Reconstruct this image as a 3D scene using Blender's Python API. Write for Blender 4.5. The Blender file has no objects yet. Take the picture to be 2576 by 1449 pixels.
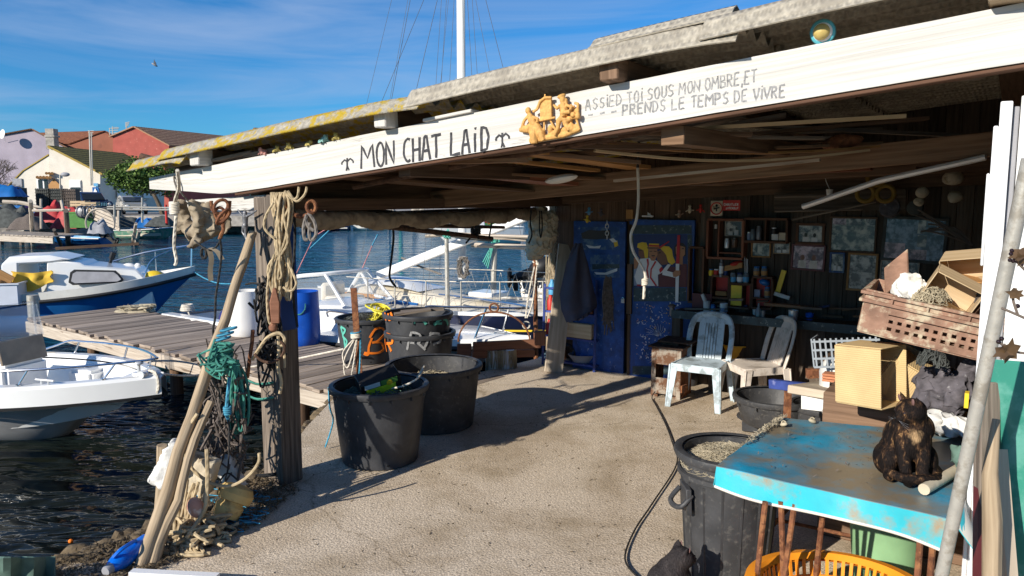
import bpy,bmesh,math,random
from math import sin,cos,pi,radians as R,sqrt,atan2
from mathutils import Vector as V,Matrix,noise as MN
random.seed(7)
rnd,uni=random.random,random.uniform
SC=bpy.context.scene
COL=SC.collection
# camera, sky, sun, exposure
F,HOR,CAMZ=1940.0,495.0,2.2
PITCH=math.atan((724.5-HOR)/F)
cam=bpy.data.cameras.new('camera');camo=bpy.data.objects.new('camera',cam);COL.objects.link(camo)
cam.sensor_width=36;cam.lens=36*F/2576;cam.clip_end=3000;cam.clip_start=.05
camo.location=(0,0,CAMZ);camo.rotation_euler=(pi/2-PITCH,0,0)
SC.camera=camo
SUN_EL,SUN_AZ=R(23.2),R(225)
sdir=V((cos(SUN_AZ)*cos(SUN_EL),sin(SUN_AZ)*cos(SUN_EL),sin(SUN_EL)))
W=bpy.data.worlds.new('World');SC.world=W;W.use_nodes=True
wn=W.node_tree.nodes;wl=W.node_tree.links;wn.clear()
wo=wn.new('ShaderNodeOutputWorld');bg=wn.new('ShaderNodeBackground');sky=wn.new('ShaderNodeTexSky')
sky.sky_type='NISHITA';sky.sun_disc=False;sky.sun_elevation=SUN_EL
sky.sun_rotation=pi/2-SUN_AZ;sky.air_density=1.0;sky.dust_density=0;sky.ozone_density=2.5
bg.inputs[1].default_value=.077
tc=wn.new('ShaderNodeTexCoord');mp=wn.new('ShaderNodeMapping');mp.inputs['Scale'].default_value=(1.6,3.0,14)
mp.inputs['Rotation'].default_value=(0,R(4),0)
nz=wn.new('ShaderNodeTexNoise');nz.inputs['Scale'].default_value=1.5;nz.inputs['Detail'].default_value=7;nz.inputs['Roughness'].default_value=.55
nz.inputs['Distortion'].default_value=.6
cr=wn.new('ShaderNodeValToRGB');cr.color_ramp.elements[0].position=.42;cr.color_ramp.elements[1].position=.78
cr.color_ramp.elements[0].color=(0,0,0,1);cr.color_ramp.elements[1].color=(.62,.62,.62,1)
mx=wn.new('ShaderNodeMixRGB');mx.inputs[2].default_value=(3.6,4.9,7.4,1)
hs=wn.new('ShaderNodeMixRGB');hs.blend_type='MULTIPLY';hs.inputs[0].default_value=1;hs.inputs[2].default_value=(.24,.74,1.22,1)
wl.new(tc.outputs['Generated'],mp.inputs[0]);wl.new(mp.outputs[0],nz.inputs['Vector']);wl.new(nz.outputs[0],cr.inputs[0])
wl.new(cr.outputs[0],mx.inputs[0]);wl.new(sky.outputs[0],hs.inputs[1]);wl.new(hs.outputs[0],mx.inputs[1])
wl.new(mx.outputs[0],bg.inputs[0]);wl.new(bg.outputs[0],wo.inputs[0])
sl=bpy.data.lights.new('sun','SUN');sl.energy=4.6;sl.angle=R(.53);sl.color=(1,.93,.82)
so=bpy.data.objects.new('sun',sl);COL.objects.link(so);so.rotation_euler=(-sdir).to_track_quat('-Z','Y').to_euler();so.location=(-20,-20,30)
SC.view_settings.view_transform='Standard';SC.view_settings.look='None';SC.view_settings.exposure=.42;SC.view_settings.gamma=1
SC.cycles.max_bounces=8;SC.cycles.diffuse_bounces=5;SC.cycles.use_denoising=True;SC.cycles.caustics_reflective=False;SC.cycles.caustics_refractive=False
# where a sight line meets a surface of the place
FWD=V((0,cos(PITCH),-sin(PITCH)));UPV=V((0,sin(PITCH),cos(PITCH)));CAM=V((0,0,CAMZ))
def ray(px,py):return FWD*F+V((1,0,0))*(px-1288)-UPV*(py-724.5)
def at(px,py,z=0.):
 r=ray(px,py);return CAM+r*((z-CAMZ)/r.z)
def pd(px,py,y):
 r=ray(px,py);return CAM+r*(y/r.y)
B0=V((-2.2,5.95,0));U=V((.839,-.545,0)).normalized();N=V((.545,.839,0)).normalized();Z=V((0,0,1))
def S(s,v,z=0.):return B0+U*s+N*v+Z*z
def sh(px,py,v):
 r=ray(px,py);t=((B0-CAM).dot(N)+v)/r.dot(N);p=CAM+r*t
 return(p-B0).dot(U),p.z
def shp(px,py,v):s,z=sh(px,py,v);return S(s,v,z)
# materials
MATS={}
def _nodes(name):
 m=bpy.data.materials.new(name);m.use_nodes=True;MATS[name]=m
 nt=m.node_tree;b=nt.nodes['Principled BSDF'];return m,nt,nt.nodes,nt.links,b
def c4(c):return(c[0],c[1],c[2],1)
def mat(name,col,rough=.5,metal=0,var=.15,vs=5,bump=0,bs=50,col2=None,c2s=4,c2t=(.5,.6),spec=.5,coat=0,alpha=1,trans=0,ior=1.45,uv=False,det=6,st=(1,1,1),sheen=0):
 m,nt,n,l,b=_nodes(name)
 t=n.new('ShaderNodeTexCoord');oi=n.new('ShaderNodeObjectInfo')
 mpp=n.new('ShaderNodeMapping');mpp.inputs['Scale'].default_value=st
 ad=n.new('ShaderNodeVectorMath');ad.operation='ADD';sc=n.new('ShaderNodeMath');sc.operation='MULTIPLY';sc.inputs[1].default_value=31.7
 l.new(oi.outputs['Random'],sc.inputs[0]);l.new(t.outputs['UV' if uv else 'Object'],mpp.inputs[0]);l.new(mpp.outputs[0],ad.inputs[0]);l.new(sc.outputs[0],ad.inputs[1])
 nz=n.new('ShaderNodeTexNoise');nz.inputs['Scale'].default_value=vs;nz.inputs['Detail'].default_value=det;l.new(ad.outputs[0],nz.inputs['Vector'])
 r=n.new('ShaderNodeValToRGB');e=r.color_ramp.elements
 e[0].position=.3;e[1].position=.7
 e[0].color=c4([max(0,x*(1-var))for x in col]);e[1].color=c4([min(1,x*(1+var))for x in col])
 l.new(nz.outputs[0],r.inputs[0]);out=r.outputs[0]
 if col2:
  n2=n.new('ShaderNodeTexNoise');n2 .inputs['Scale'].default_value=c2s;n2 .inputs['Detail'].default_value=9;n2 .inputs['Roughness'].default_value=.65
  l.new(ad.outputs[0],n2 .inputs['Vector'])
  r2=n.new('ShaderNodeValToRGB');r2 .color_ramp.elements[0].position=c2t[0];r2 .color_ramp.elements[1].position=c2t[1]
  l.new(n2 .outputs[0],r2 .inputs[0]);x=n.new('ShaderNodeMixRGB');l.new(r2 .outputs[0],x.inputs[0]);l.new(out,x.inputs[1]);x.inputs[2].default_value=c4(col2);out=x.outputs[0]
 l.new(out,b.inputs['Base Color'])
 b.inputs['Roughness'].default_value=rough;b.inputs['Metallic'].default_value=metal;b.inputs['Specular IOR Level'].default_value=spec
 b.inputs['Coat Weight'].default_value=coat;b.inputs['Alpha'].default_value=alpha;b.inputs['Transmission Weight'].default_value=trans;b.inputs['IOR'].default_value=ior
 if sheen:b.inputs['Sheen Weight'].default_value=sheen
 if bump:
  n3=n.new('ShaderNodeTexNoise');n3 .inputs['Scale'].default_value=bs;n3 .inputs['Detail'].default_value=5;l.new(ad.outputs[0],n3 .inputs['Vector'])
  bp=n.new('ShaderNodeBump');bp.inputs['Strength'].default_value=bump;bp.inputs['Distance'].default_value=.01
  l.new(n3 .outputs[0],bp.inputs['Height']);l.new(bp.outputs[0],b.inputs['Normal'])
 return m
def wood(name,c1,c2,rough=.8,gx=2.5,gy=45,bump=.4,plank=.35,col3=None,t3=(.55,.65),s3=(1.5,12),crack=None):
 m,nt,n,l,b=_nodes(name)
 t=n.new('ShaderNodeTexCoord');oi=n.new('ShaderNodeObjectInfo')
 sc=n.new('ShaderNodeMath');sc.operation='MULTIPLY';sc.inputs[1].default_value=57.3;l.new(oi.outputs['Random'],sc.inputs[0])
 ad=n.new('ShaderNodeVectorMath');ad.operation='ADD';l.new(t.outputs['UV'],ad.inputs[0]);l.new(sc.outputs[0],ad.inputs[1])
 def nzt(sx,sy,scale=1.,det=6,dist=0.):
  mp=n.new('ShaderNodeMapping');mp.inputs['Scale'].default_value=(sx,sy,1);l.new(ad.outputs[0],mp.inputs[0])
  q=n.new('ShaderNodeTexNoise');q.inputs['Scale'].default_value=scale;q.inputs['Detail'].default_value=det;q.inputs['Distortion'].default_value=dist
  l.new(mp.outputs[0],q.inputs['Vector']);return q.outputs[0]
 def ramp(i,a,bb,ca=(0,0,0),cb=(1,1,1)):
  r=n.new('ShaderNodeValToRGB');r.color_ramp.elements[0].position=a;r.color_ramp.elements[1].position=bb
  r.color_ramp.elements[0].color=c4(ca);r.color_ramp.elements[1].color=c4(cb);l.new(i,r.inputs[0]);return r.outputs[0]
 g=nzt(gx,gy,1,8,.3);out=ramp(g,.3,.7,c1,c2)
 pl=nzt(.11,.11,1,1);pv=ramp(pl,.3,.7,(1-plank,)*3,(1+plank*.6,)*3)
 x=n.new('ShaderNodeMixRGB');x.blend_type='MULTIPLY';x.inputs[0].default_value=1;l.new(out,x.inputs[1]);l.new(pv,x.inputs[2]);out=x.outputs[0]
 if col3:
  k=ramp(nzt(s3[0],s3[1],1,9),*t3);y=n.new('ShaderNodeMixRGB');l.new(k,y.inputs[0]);l.new(out,y.inputs[1]);y.inputs[2].default_value=c4(col3);out=y.outputs[0]
 if crack:
  ck=nzt(1.1,26,1,3,.15);w=n.new('ShaderNodeMath');w.operation='SUBTRACT';w.inputs[1].default_value=.5;l.new(ck,w.inputs[0])
  a=n.new('ShaderNodeMath');a.operation='ABSOLUTE';l.new(w.outputs[0],a.inputs[0]);ckm=ramp(a.outputs[0],.0,.014,(1,1,1),(0,0,0))
  gate=ramp(nzt(.9,5,1,3),.48,.62);mm=n.new('ShaderNodeMath');mm.operation='MULTIPLY';l.new(ckm,mm.inputs[0]);l.new(gate,mm.inputs[1])
  y=n.new('ShaderNodeMixRGB');l.new(mm.outputs[0],y.inputs[0]);l.new(out,y.inputs[1]);y.inputs[2].default_value=c4(crack);out=y.outputs[0]
 l.new(out,b.inputs['Base Color']);b.inputs['Roughness'].default_value=rough;b.inputs['Specular IOR Level'].default_value=.25
 bp=n.new('ShaderNodeBump');bp.inputs['Strength'].default_value=bump;bp.inputs['Distance'].default_value=.006
 l.new(g,bp.inputs['Height']);l.new(bp.outputs[0],b.inputs['Normal'])
 return m
def ropem(name,col,k=260.,var=.3):
 m,nt,n,l,b=_nodes(name)
 t=n.new('ShaderNodeTexCoord');wv=n.new('ShaderNodeTexWave');wv.bands_direction='DIAGONAL';wv.inputs['Scale'].default_value=k/20;wv.inputs['Distortion'].default_value=.5
 l.new(t.outputs['UV'],wv.inputs['Vector'])
 nz=n.new('ShaderNodeTexNoise');nz.inputs['Scale'].default_value=9;l.new(t.outputs['Object'],nz.inputs['Vector'])
 r=n.new('ShaderNodeValToRGB');r.color_ramp.elements[0].position=.3;r.color_ramp.elements[1].position=.75
 r.color_ramp.elements[0].color=c4([x*(1-var)for x in col]);r.color_ramp.elements[1].color=c4([min(1,x*(1+var))for x in col]);l.new(nz.outputs[0],r.inputs[0])
 l.new(r.outputs[0],b.inputs['Base Color']);b.inputs['Roughness'].default_value=.85;b.inputs['Specular IOR Level'].default_value=.2
 bp=n.new('ShaderNodeBump');bp.inputs['Strength'].default_value=.6;bp.inputs['Distance'].default_value=.004;l.new(wv.outputs[0],bp.inputs['Height']);l.new(bp.outputs[0],b.inputs['Normal'])
 return m
# mesh builder
def frame(d,up=Z):
 d=V(d).normalized();up=V(up)
 if abs(d.dot(up.normalized()))>.98:up=V((1,0,0))if abs(d.x)<.9 else V((0,1,0))
 s=d.cross(up).normalized();return d,s,s.cross(d).normalized()
def rotm(rx=0,ry=0,rz=0):return(Matrix.Rotation(R(rz),3,'Z')@Matrix.Rotation(R(ry),3,'Y')@Matrix.Rotation(R(rx),3,'X'))
def spl(pts,k=6):
 P=[V(p)for p in pts];n=len(P);out=[]
 if n<3:return P
 for i in range(n-1):
  a,b,c,d=P[max(0,i-1)],P[i],P[i+1],P[min(n-1,i+2)]
  for j in range(k):
   t=j/k;out.append(.5*(2*b+(c-a)*t+(2*a-5*b+4*c-d)*t*t+(3*b-a-3*c+d)*t**3))
 out.append(P[-1]);return out
def circ(c,r,a0=0,a1=360,n=24,ax=(1,0,0),ay=(0,0,1)):
 c,ax,ay=V(c),V(ax),V(ay);return[c+ax*(r*cos(R(a0+(a1-a0)*i/n)))+ay*(r*sin(R(a0+(a1-a0)*i/n)))for i in range(n+1)]
class MB:
 def __init__(s):s.v=[];s.f=[];s.uv=[]
 def add(s,vs,fs,uvs=None):
  o=len(s.v);s.v+=[V(p)for p in vs]
  off=(uni(0,60),uni(0,60))
  for k,f in enumerate(fs):
   s.f.append([o+i for i in f])
   if uvs:s.uv.append([(a[0]+off[0],a[1]+off[1])for a in uvs[k]])
   else:
    P=[V(vs[i])for i in f];nn=V((0,0,0))
    for i in range(1,len(P)-1):nn+=(P[i]-P[0]).cross(P[i+1]-P[0])
    a=max(range(3),key=lambda q:abs(nn[q]));i,j=[(1,2),(0,2),(0,1)][a]
    s.uv.append([(p[i]+off[0],p[j]+off[1])for p in P])
  return s
 def obox(s,c,ax,ay,az):
  c=V(c);A=[V(ax),V(ay),V(az)];L=[a.length for a in A]
  vs=[c+A[0]*i+A[1]*j+A[2]*k for i in(-1,1)for j in(-1,1)for k in(-1,1)]
  idx=lambda i,j,k:i*4+j*2+k
  fs,uvs=[],[]
  sg=[(i,j,k)for i in(-1,1)for j in(-1,1)for k in(-1,1)]
  flip=A[0].cross(A[1]).dot(A[2])<0
  for ax_ in range(3):
   p,q=[(1,2),(0,2),(0,1)][ax_]
   for sd in(0,1):
    ring=[(0,0),(1,0),(1,1),(0,1)]
    f=[]
    for(a,b)in ring:
     ijk=[0,0,0];ijk[ax_]=sd;ijk[p]=a;ijk[q]=b;f.append(idx(*ijk))
    want=(sd==1)if ax_!=1 else(sd==0)
    if want==flip:f=f[::-1]
    lo,sh_=(p,q)if L[p]>=L[q]else(q,p)
    fs.append(f);uvs.append([(sg[i][lo]*L[lo],sg[i][sh_]*L[sh_]+ax_*.37+sd*.21)for i in f])
  return s.add(vs,fs,uvs)
 def box(s,c,d,M=None):
  M=M or Matrix.Identity(3)
  return s.obox(c,M@V((d[0]/2,0,0)),M@V((0,d[1]/2,0)),M@V((0,0,d[2]/2)))
 def bar(s,p0,p1,w,h,up=Z):
  p0,p1=V(p0),V(p1);d,sd,u=frame(p1-p0,up)
  return s.obox((p0+p1)/2,(p1-p0)/2,sd*(w/2),u*(h/2))
 def tube(s,pts,r,n=7,caps=True,flat=1.,closed=False):
  P=[V(p)for p in pts];m=len(P)
  if m<2:return s
  rr=[r(i/(m-1))if callable(r)else(r[i]if isinstance(r,(list,tuple))else r)for i in range(m)]
  d,sd,up=frame(P[1]-P[0]);vs,fs,uvs=[],[],[];L=[0]
  for i in range(1,m):L.append(L[-1]+(P[i]-P[i-1]).length)
  for i in range(m):
   t=(P[min(m-1,i+1)]-P[max(0,i-1)])
   if closed:t=P[(i+1)%m]-P[i-1]
   if t.length>1e-9:
    t.normalize();up=(up-t*up.dot(t));up=up.normalized()if up.length>1e-6 else frame(t)[2];sd=t.cross(up)
   for k in range(n):
    a=2*pi*k/n;vs.append(P[i]+sd*(rr[i]*cos(a))+up*(rr[i]*flat*sin(a)))
  q=2*pi*(sum(rr)/m)/n
  for i in range(m if closed else m-1):
   j=(i+1)%m
   for k in range(n):
    k2=(k+1)%n;fs.append([i*n+k,i*n+k2,j*n+k2,j*n+k])
    li,lj=L[i],(L[i+1]if i+1<m else L[i]+.1);uvs.append([(li,k*q),(li,(k+1)*q),(lj,(k+1)*q),(lj,k*q)])
  if caps and not closed:
   fs.append(list(range(n))[::-1]);uvs.append([(cos(2*pi*k/n)*rr[0],sin(2*pi*k/n)*rr[0])for k in range(n)][::-1])
   fs.append([(m-1)*n+k for k in range(n)]);uvs.append([(cos(2*pi*k/n)*rr[-1],sin(2*pi*k/n)*rr[-1])for k in range(n)])
  return s.add(vs,fs,uvs)
 def lathe(s,prof,c=(0,0,0),n=32,M=None,sx=1.,sy=1.,cap0=True,cap1=True,wob=None):
  c=V(c);M=M or Matrix.Identity(3);vs,fs=[],[];m=len(prof);L=[0];uvs=[]
  for i in range(1,m):L.append(L[-1]+sqrt((prof[i][0]-prof[i-1][0])**2+(prof[i][1]-prof[i-1][1])**2))
  for(r,z)in prof:
   for k in range(n):
    a=2*pi*k/n;rr=r*(wob(a,z)if wob else 1);vs.append(c+M@V((rr*sx*cos(a),rr*sy*sin(a),z)))
  rm=max(p[0]for p in prof)
  for i in range(m-1):
   for k in range(n):
    k2=(k+1)%n;fs.append([i*n+k,i*n+k2,(i+1)*n+k2,(i+1)*n+k])
    u0,u1=2*pi*rm*k/n,2*pi*rm*(k+1)/n;uvs.append([(u0,L[i]),(u1,L[i]),(u1,L[i+1]),(u0,L[i+1])])
  for want,i,rev in((cap0,0,True),(cap1,m-1,False)):
   if want and prof[i][0]>1e-5:
    f=[i*n+k for k in range(n)];g=[(prof[i][0]*cos(2*pi*k/n),prof[i][0]*sin(2*pi*k/n))for k in range(n)]
    fs.append(f[::-1]if rev else f);uvs.append(g[::-1]if rev else g)
  return s.add(vs,fs,uvs)
 def ell(s,c,r,M=None,n=12,m=8):
  M=M or Matrix.Identity(3);r=(r,r,r)if not isinstance(r,(tuple,list))else r;c=V(c)
  vs=[c+M@V((0,0,-r[2]))];fs=[]
  for i in range(1,m):
   t=pi*i/m-pi/2
   for k in range(n):a=2*pi*k/n;vs.append(c+M@V((r[0]*cos(t)*cos(a),r[1]*cos(t)*sin(a),r[2]*sin(t))))
  vs.append(c+M@V((0,0,r[2])));T=len(vs)-1
  for k in range(n):
   k2=(k+1)%n;fs.append([0,1+k2,1+k]);fs.append([T,1+(m-2)*n+k,1+(m-2)*n+k2])
   for i in range(m-2):fs.append([1+i*n+k,1+i*n+k2,1+(i+1)*n+k2,1+(i+1)*n+k])
  return s.add(vs,fs)
 def prism(s,pts,o,ax,ay,t):
  o,ax,ay=V(o),V(ax),V(ay);nn=ax.cross(ay).normalized()*t;m=len(pts)
  ar=sum(pts[i][0]*pts[(i+1)%m][1]-pts[(i+1)%m][0]*pts[i][1]for i in range(m))
  if ar<0:pts=pts[::-1]
  a=[o+ax*p[0]+ay*p[1]for p in pts];b=[p+nn for p in a]
  fs=[list(range(m))[::-1],list(range(m,2*m))]+[[i,(i+1)%m,m+(i+1)%m,m+i]for i in range(m)]
  if t<0:fs=[f[::-1]for f in fs]
  return s.add(a+b,fs)
 def grid(s,f,nu,nv,th=0.,flip=False):
  vs=[V(f(i/nu,j/nv))for i in range(nu+1)for j in range(nv+1)];w=nv+1
  fs=[[i*w+j,(i+1)*w+j,(i+1)*w+j+1,i*w+j+1]for i in range(nu)for j in range(nv)]
  if flip:fs=[q[::-1]for q in fs]
  lu=(vs[w*nu]-vs[0]).length;lv=(vs[nv]-vs[0]).length
  def uvf(F_):return[[((q//w%(nu+1))/nu*lu,(q%w)/nv*lv)for q in f]for f in F_]
  if not th:return s.add(vs,fs,uvf(fs))
  nr=[V((0,0,0))for _ in vs]
  for q in fs:
   k=(vs[q[1]]-vs[q[0]]).cross(vs[q[3]]-vs[q[0]])+(vs[q[3]]-vs[q[2]]).cross(vs[q[1]]-vs[q[2]])
   for i in q:nr[i]+=k
  vb=[p-(k.normalized()*th if k.length>0 else V((0,0,-th)))for p,k in zip(vs,nr)];m=len(vs)
  fb=[[i+m for i in q[::-1]]for q in fs];rim=[i*w for i in range(nu+1)]+[nu*w+j for j in range(1,w)]+[i*w+nv for i in range(nu-1,-1,-1)]+[j for j in range(nv-1,0,-1)]
  rf=[[rim[i-1],rim[i],rim[i]+m,rim[i-1]+m]for i in range(len(rim))]
  if not flip:rf=[q[::-1]for q in rf]
  rf=[q[::-1]for q in rf]
  return s.add(vs+vb,fs+fb+rf,uvf(fs)+uvf([[i-m for i in q]for q in fb])+[[(0,0)]*4]*len(rf))
 def build(s,name,m,parent=None,bev=0,ang=38,jit=0,label=None,world=True,seg=1):
  vs=s.v
  if jit:vs=[p+V((MN.noise(p*7),MN.noise(p*7+V((9,3,1))),MN.noise(p*7+V((2,8,5)))))*jit for p in vs]
  if parent is None:o0=V(((min(p.x for p in vs)+max(p.x for p in vs))/2,(min(p.y for p in vs)+max(p.y for p in vs))/2,min(p.z for p in vs)))
  else:o0=ORG.get(parent.name,V((0,0,0)))
  me=bpy.data.meshes.new(name);me.from_pydata([p-o0 for p in vs],[],s.f)
  uvl=me.uv_layers.new(name='UVMap');flat=[]
  for u in s.uv:
   for a in u:flat+=[a[0],a[1]]
  uvl.data.foreach_set('uv',flat)
  if bev:
   bm=bmesh.new();bm.from_mesh(me);ed=[e for e in bm.edges if len(e.link_faces)==2 and e.calc_face_angle(0)>R(50)]
   bmesh.ops.bevel(bm,geom=ed,offset=bev,segments=seg,affect='EDGES',clamp_overlap=True);bm.to_mesh(me);bm.free()
  me.shade_smooth();me.set_sharp_from_angle(angle=R(ang));me.materials.append(MATS[m]if isinstance(m,str)else m)
  o=bpy.data.objects.new(name,me);COL.objects.link(o)
  if parent is None:o.location=o0;ORG[o.name]=o0
  else:o.parent=parent;ORG[o.name]=o0
  if label:o['label']=label
  return o
ORG={}
def thing(name,label,cat,loc=(0,0,0),rz=None,group=None):
 o=bpy.data.objects.new(name,None);COL.objects.link(o);o.empty_display_size=.1;o.location=loc
 if rz is not None:o.rotation_euler=(0,0,rz);ORG[o.name]=V((0,0,0))
 else:ORG[o.name]=V(loc)
 return tag(o,label,cat,group)
def tag(o,label,cat,group=None):
 o['label']=label;o['category']=cat
 if group:o['group']=group
 return o
def struct(o,kind='structure'):o['kind']=kind;return o
def dup(root,loc,rz,label=None,group=None):
 def cp(o,par):
  c=o.copy();COL.objects.link(c);c.parent=par
  for ch in[x for x in o.children]:cp(ch,c)
  return c
 r=cp(root,None);r.location=loc;r.rotation_euler=(0,0,rz)
 if label:r['label']=label
 if group:r['group']=group
 return r
def fuse(mb,vox=.01,sm=4,jit=0):
 me=bpy.data.meshes.new('tmp');me.from_pydata(mb.v,[],mb.f);o=bpy.data.objects.new('tmp',me);COL.objects.link(o)
 md=o.modifiers.new('r','REMESH');md.mode='VOXEL';md.voxel_size=vox
 if sm:q=o.modifiers.new('s','SMOOTH');q.iterations=sm;q.factor=.5
 dg=bpy.context.evaluated_depsgraph_get();m2=bpy.data.meshes.new_from_object(o.evaluated_get(dg));bpy.data.objects.remove(o);bpy.data.meshes.remove(me)
 r=MB();vs=[v.co.copy()for v in m2 .vertices]
 if jit:vs=[p+V((MN.noise(p*25),MN.noise(p*25+V((9,3,1))),MN.noise(p*25+V((2,8,5)))))*jit for p in vs]
 r.add(vs,[list(p.vertices)for p in m2 .polygons]);bpy.data.meshes.remove(m2);return r
def solo(mb,name,m,label,cat,group=None,**k):return tag(mb.build(name,m,**k),label,cat,group)
def arch(*P):return P
# the palette
mat('concrete',(.63,.525,.40),.95,var=.42,vs=85,bump=.7,bs=75,col2=(.44,.35,.24),c2s=2.2,c2t=(.46,.74),spec=.2)
mat('seaweed',(.13,.095,.055),.95,var=.5,vs=20,bump=.8,bs=40)
wood('white_beam',(.47,.455,.42),(.64,.62,.585),.7,1.2,60,.7,.04,crack=(.16,.14,.12))
wood('grey_wood',(.09,.07,.055),(.27,.22,.175),.85,2.5,55,.9,.3)
wood('deck_wood',(.20,.155,.12),(.46,.37,.29),.8,1.6,45,.6,.45)
wood('brown_wood',(.08,.04,.024),(.17,.085,.05),.75,2,40,.4,.35)
wood('dark_wood',(.095,.056,.034),(.20,.125,.08),.8,2,40,.5,.5)
wood('roof_wood',(.15,.085,.048),(.30,.18,.105),.8,2,40,.5,.5)
wood('wall_wood',(.055,.042,.032),(.13,.10,.075),.85,2,35,.5,.5)
wood('red_board',(.14,.05,.025),(.28,.11,.06),.6,1.5,50,.3,.3)
wood('orange_board',(.34,.17,.06),(.48,.26,.10),.7,1.5,40,.3,.2)
wood('pale_wood',(.48,.34,.19),(.64,.49,.31),.75,1.5,30,.3,.12)
wood('plank_wood',(.38,.31,.23),(.58,.49,.38),.8,1.5,22,.4,.1,col3=(.25,.17,.1),t3=(.66,.72),s3=(3,9))
wood('drift_wood',(.26,.19,.12),(.50,.39,.26),.85,3,50,.8,.1)
wood('bleached_wood',(.40,.33,.26),(.62,.54,.44),.85,2,40,.5,.15,col3=(.18,.13,.09),t3=(.6,.68),s3=(2,20))
wood('rust_brown_wood',(.19,.085,.05),(.30,.14,.085),.8,2,40,.4,.15)
mat('roof_sheet',(.38,.34,.27),.95,var=.3,vs=30,bump=1,bs=45,col2=(.30,.265,.21),c2s=5)
mat('lichen_sheet',(.34,.31,.25),.95,var=.3,vs=30,bump=1,bs=45,col2=(.42,.29,.02),c2s=11,c2t=(.47,.56))
mat('black_plastic',(.046,.047,.051),.45,var=.3,vs=7,bump=.12,bs=30,col2=(.085,.083,.078),c2s=16,c2t=(.58,.82),spec=.4)
mat('worn_plastic',(.046,.046,.048),.5,var=.3,vs=7,bump=.2,bs=30,col2=(.15,.14,.125),c2s=26,c2t=(.55,.8),spec=.4)
mat('blue_plastic',(.006,.075,.42),.35,var=.2,vs=5,bump=.05,col2=(.05,.16,.5),c2s=11,c2t=(.62,.75))
mat('bright_blue',(.0,.13,.62),.35,var=.2,vs=6,col2=(.3,.35,.4),c2s=18,c2t=(.64,.72))
mat('white_plastic',(.72,.71,.68),.4,var=.05)
mat('gelcoat',(.80,.80,.78),.22,var=.03,vs=3,coat=.3)
mat('gelcoat_old',(.72,.70,.64),.4,var=.08,vs=4,col2=(.5,.45,.36),c2s=5,c2t=(.6,.8))
mat('cream_deck',(.70,.63,.50),.5,var=.08,vs=3,col2=(.55,.45,.3),c2s=3,c2t=(.55,.8))
mat('hull_grey',(.42,.42,.42),.4,var=.1)
mat('hull_blue',(.012,.12,.36),.3,var=.15,vs=2)
mat('hull_navy',(.018,.026,.07),.2,var=.15,vs=2,coat=.4)
mat('hull_green',(.16,.36,.26),.5,var=.2,vs=4,col2=(.4,.42,.33),c2s=5)
mat('hull_sky',(.08,.33,.58),.45,var=.2,vs=4,col2=(.5,.55,.6),c2s=6,c2t=(.55,.7))
mat('antifoul',(.55,.48,.33),.6,var=.2)
mat('black_rubber',(.012,.012,.013),.5,var=.3)
mat('dark_blue_fender',(.02,.02,.12),.35)
mat('chrome',(.72,.72,.72),.18,1,var=.05)
mat('galvanised',(.46,.44,.39),.5,.35,var=.2,vs=14,col2=(.33,.3,.25),c2s=14,bump=.15,bs=60)
mat('alu',(.75,.75,.74),.35,.4,var=.05)
mat('rust',(.17,.065,.03),.9,var=.5,vs=22,bump=.6,bs=60,col2=(.28,.12,.05),c2s=20)
mat('dark_rust',(.085,.045,.028),.9,var=.5,vs=22,bump=.6,bs=60)
mat('stove_rust',(.36,.31,.25),.85,var=.25,vs=14,bump=.3,bs=40,col2=(.13,.06,.03),c2s=7,c2t=(.42,.54))
mat('canvas',(.33,.27,.19),.95,var=.15,vs=7,bump=.3,bs=25,col2=(.22,.17,.12),c2s=4)
mat('canvas_light',(.56,.48,.35),.95,var=.12,vs=7,bump=.3,bs=25)
mat('jacket',(.055,.055,.085),.75,var=.2,bump=.3,bs=25)
mat('styrofoam',(.74,.73,.69),.9,var=.08,vs=14,bump=.5,bs=45,col2=(.45,.42,.36),c2s=9,c2t=(.56,.7))
mat('foam_tan',(.58,.50,.37),.9,var=.15,vs=14,bump=.5,bs=45,col2=(.25,.19,.12),c2s=7,c2t=(.55,.66))
mat('buoy_yellow',(.60,.42,.16),.8,var=.15,vs=9,bump=.3,col2=(.3,.2,.09),c2s=9,c2t=(.58,.7))
mat('buoy_pink',(.50,.27,.2),.85,var=.2,vs=12,bump=.4,col2=(.66,.55,.47),c2s=11)
mat('yellow',(.80,.55,.03),.45,var=.1)
mat('yellow_cloth',(.66,.42,.05),.9,var=.2,bump=.3)
mat('hose_yellow',(.72,.62,.05),.5,var=.1)
mat('orange_paint',(.85,.20,.01),.7,var=.1)
mat('teal_paint',(.10,.42,.33),.7,var=.15)
mat('chalk',(.27,.27,.27),.9,var=.3,vs=40)
mat('clear_plastic',(.62,.65,.72),.3,var=.05)
mat('glass',(.55,.62,.66),.05,trans=.0,alpha=.28,var=0)
mat('screen_glass',(.62,.66,.68),.05,alpha=.22,var=0)
mat('window_dark',(.03,.035,.04),.08,var=.2)
mat('bronze_screen',(.24,.18,.12),.25,var=.2)
mat('white',(.80,.79,.77),.5,var=.03)
mat('upvc',(.80,.80,.80),.3,var=.02)
mat('shadow_grey',(.30,.30,.32),.7)  # plain grey of many things, also used for the door's painted shadow band
mat('black',(.012,.012,.012),.5)
mat('gold',(.60,.33,.10),.75,var=.25,vs=60,bump=.2)
mat('ink',(.045,.045,.05),.85,var=.5,vs=60)
mat('faded_ink',(.27,.27,.27),.9,var=.35,vs=70)
mat('frog_green',(.42,.34,.1),.5,var=.3,vs=40)
mat('frog_red',(.6,.3,.26),.5,var=.2)
mat('frog_teal',(.2,.4,.38),.5,var=.2)
mat('shell_blue',(.10,.42,.50),.5,var=.2,vs=20)
mat('shell_tan',(.56,.42,.14),.6,var=.2,vs=20)
mat('pewter',(.20,.20,.21),.45,.5,var=.15)
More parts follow.
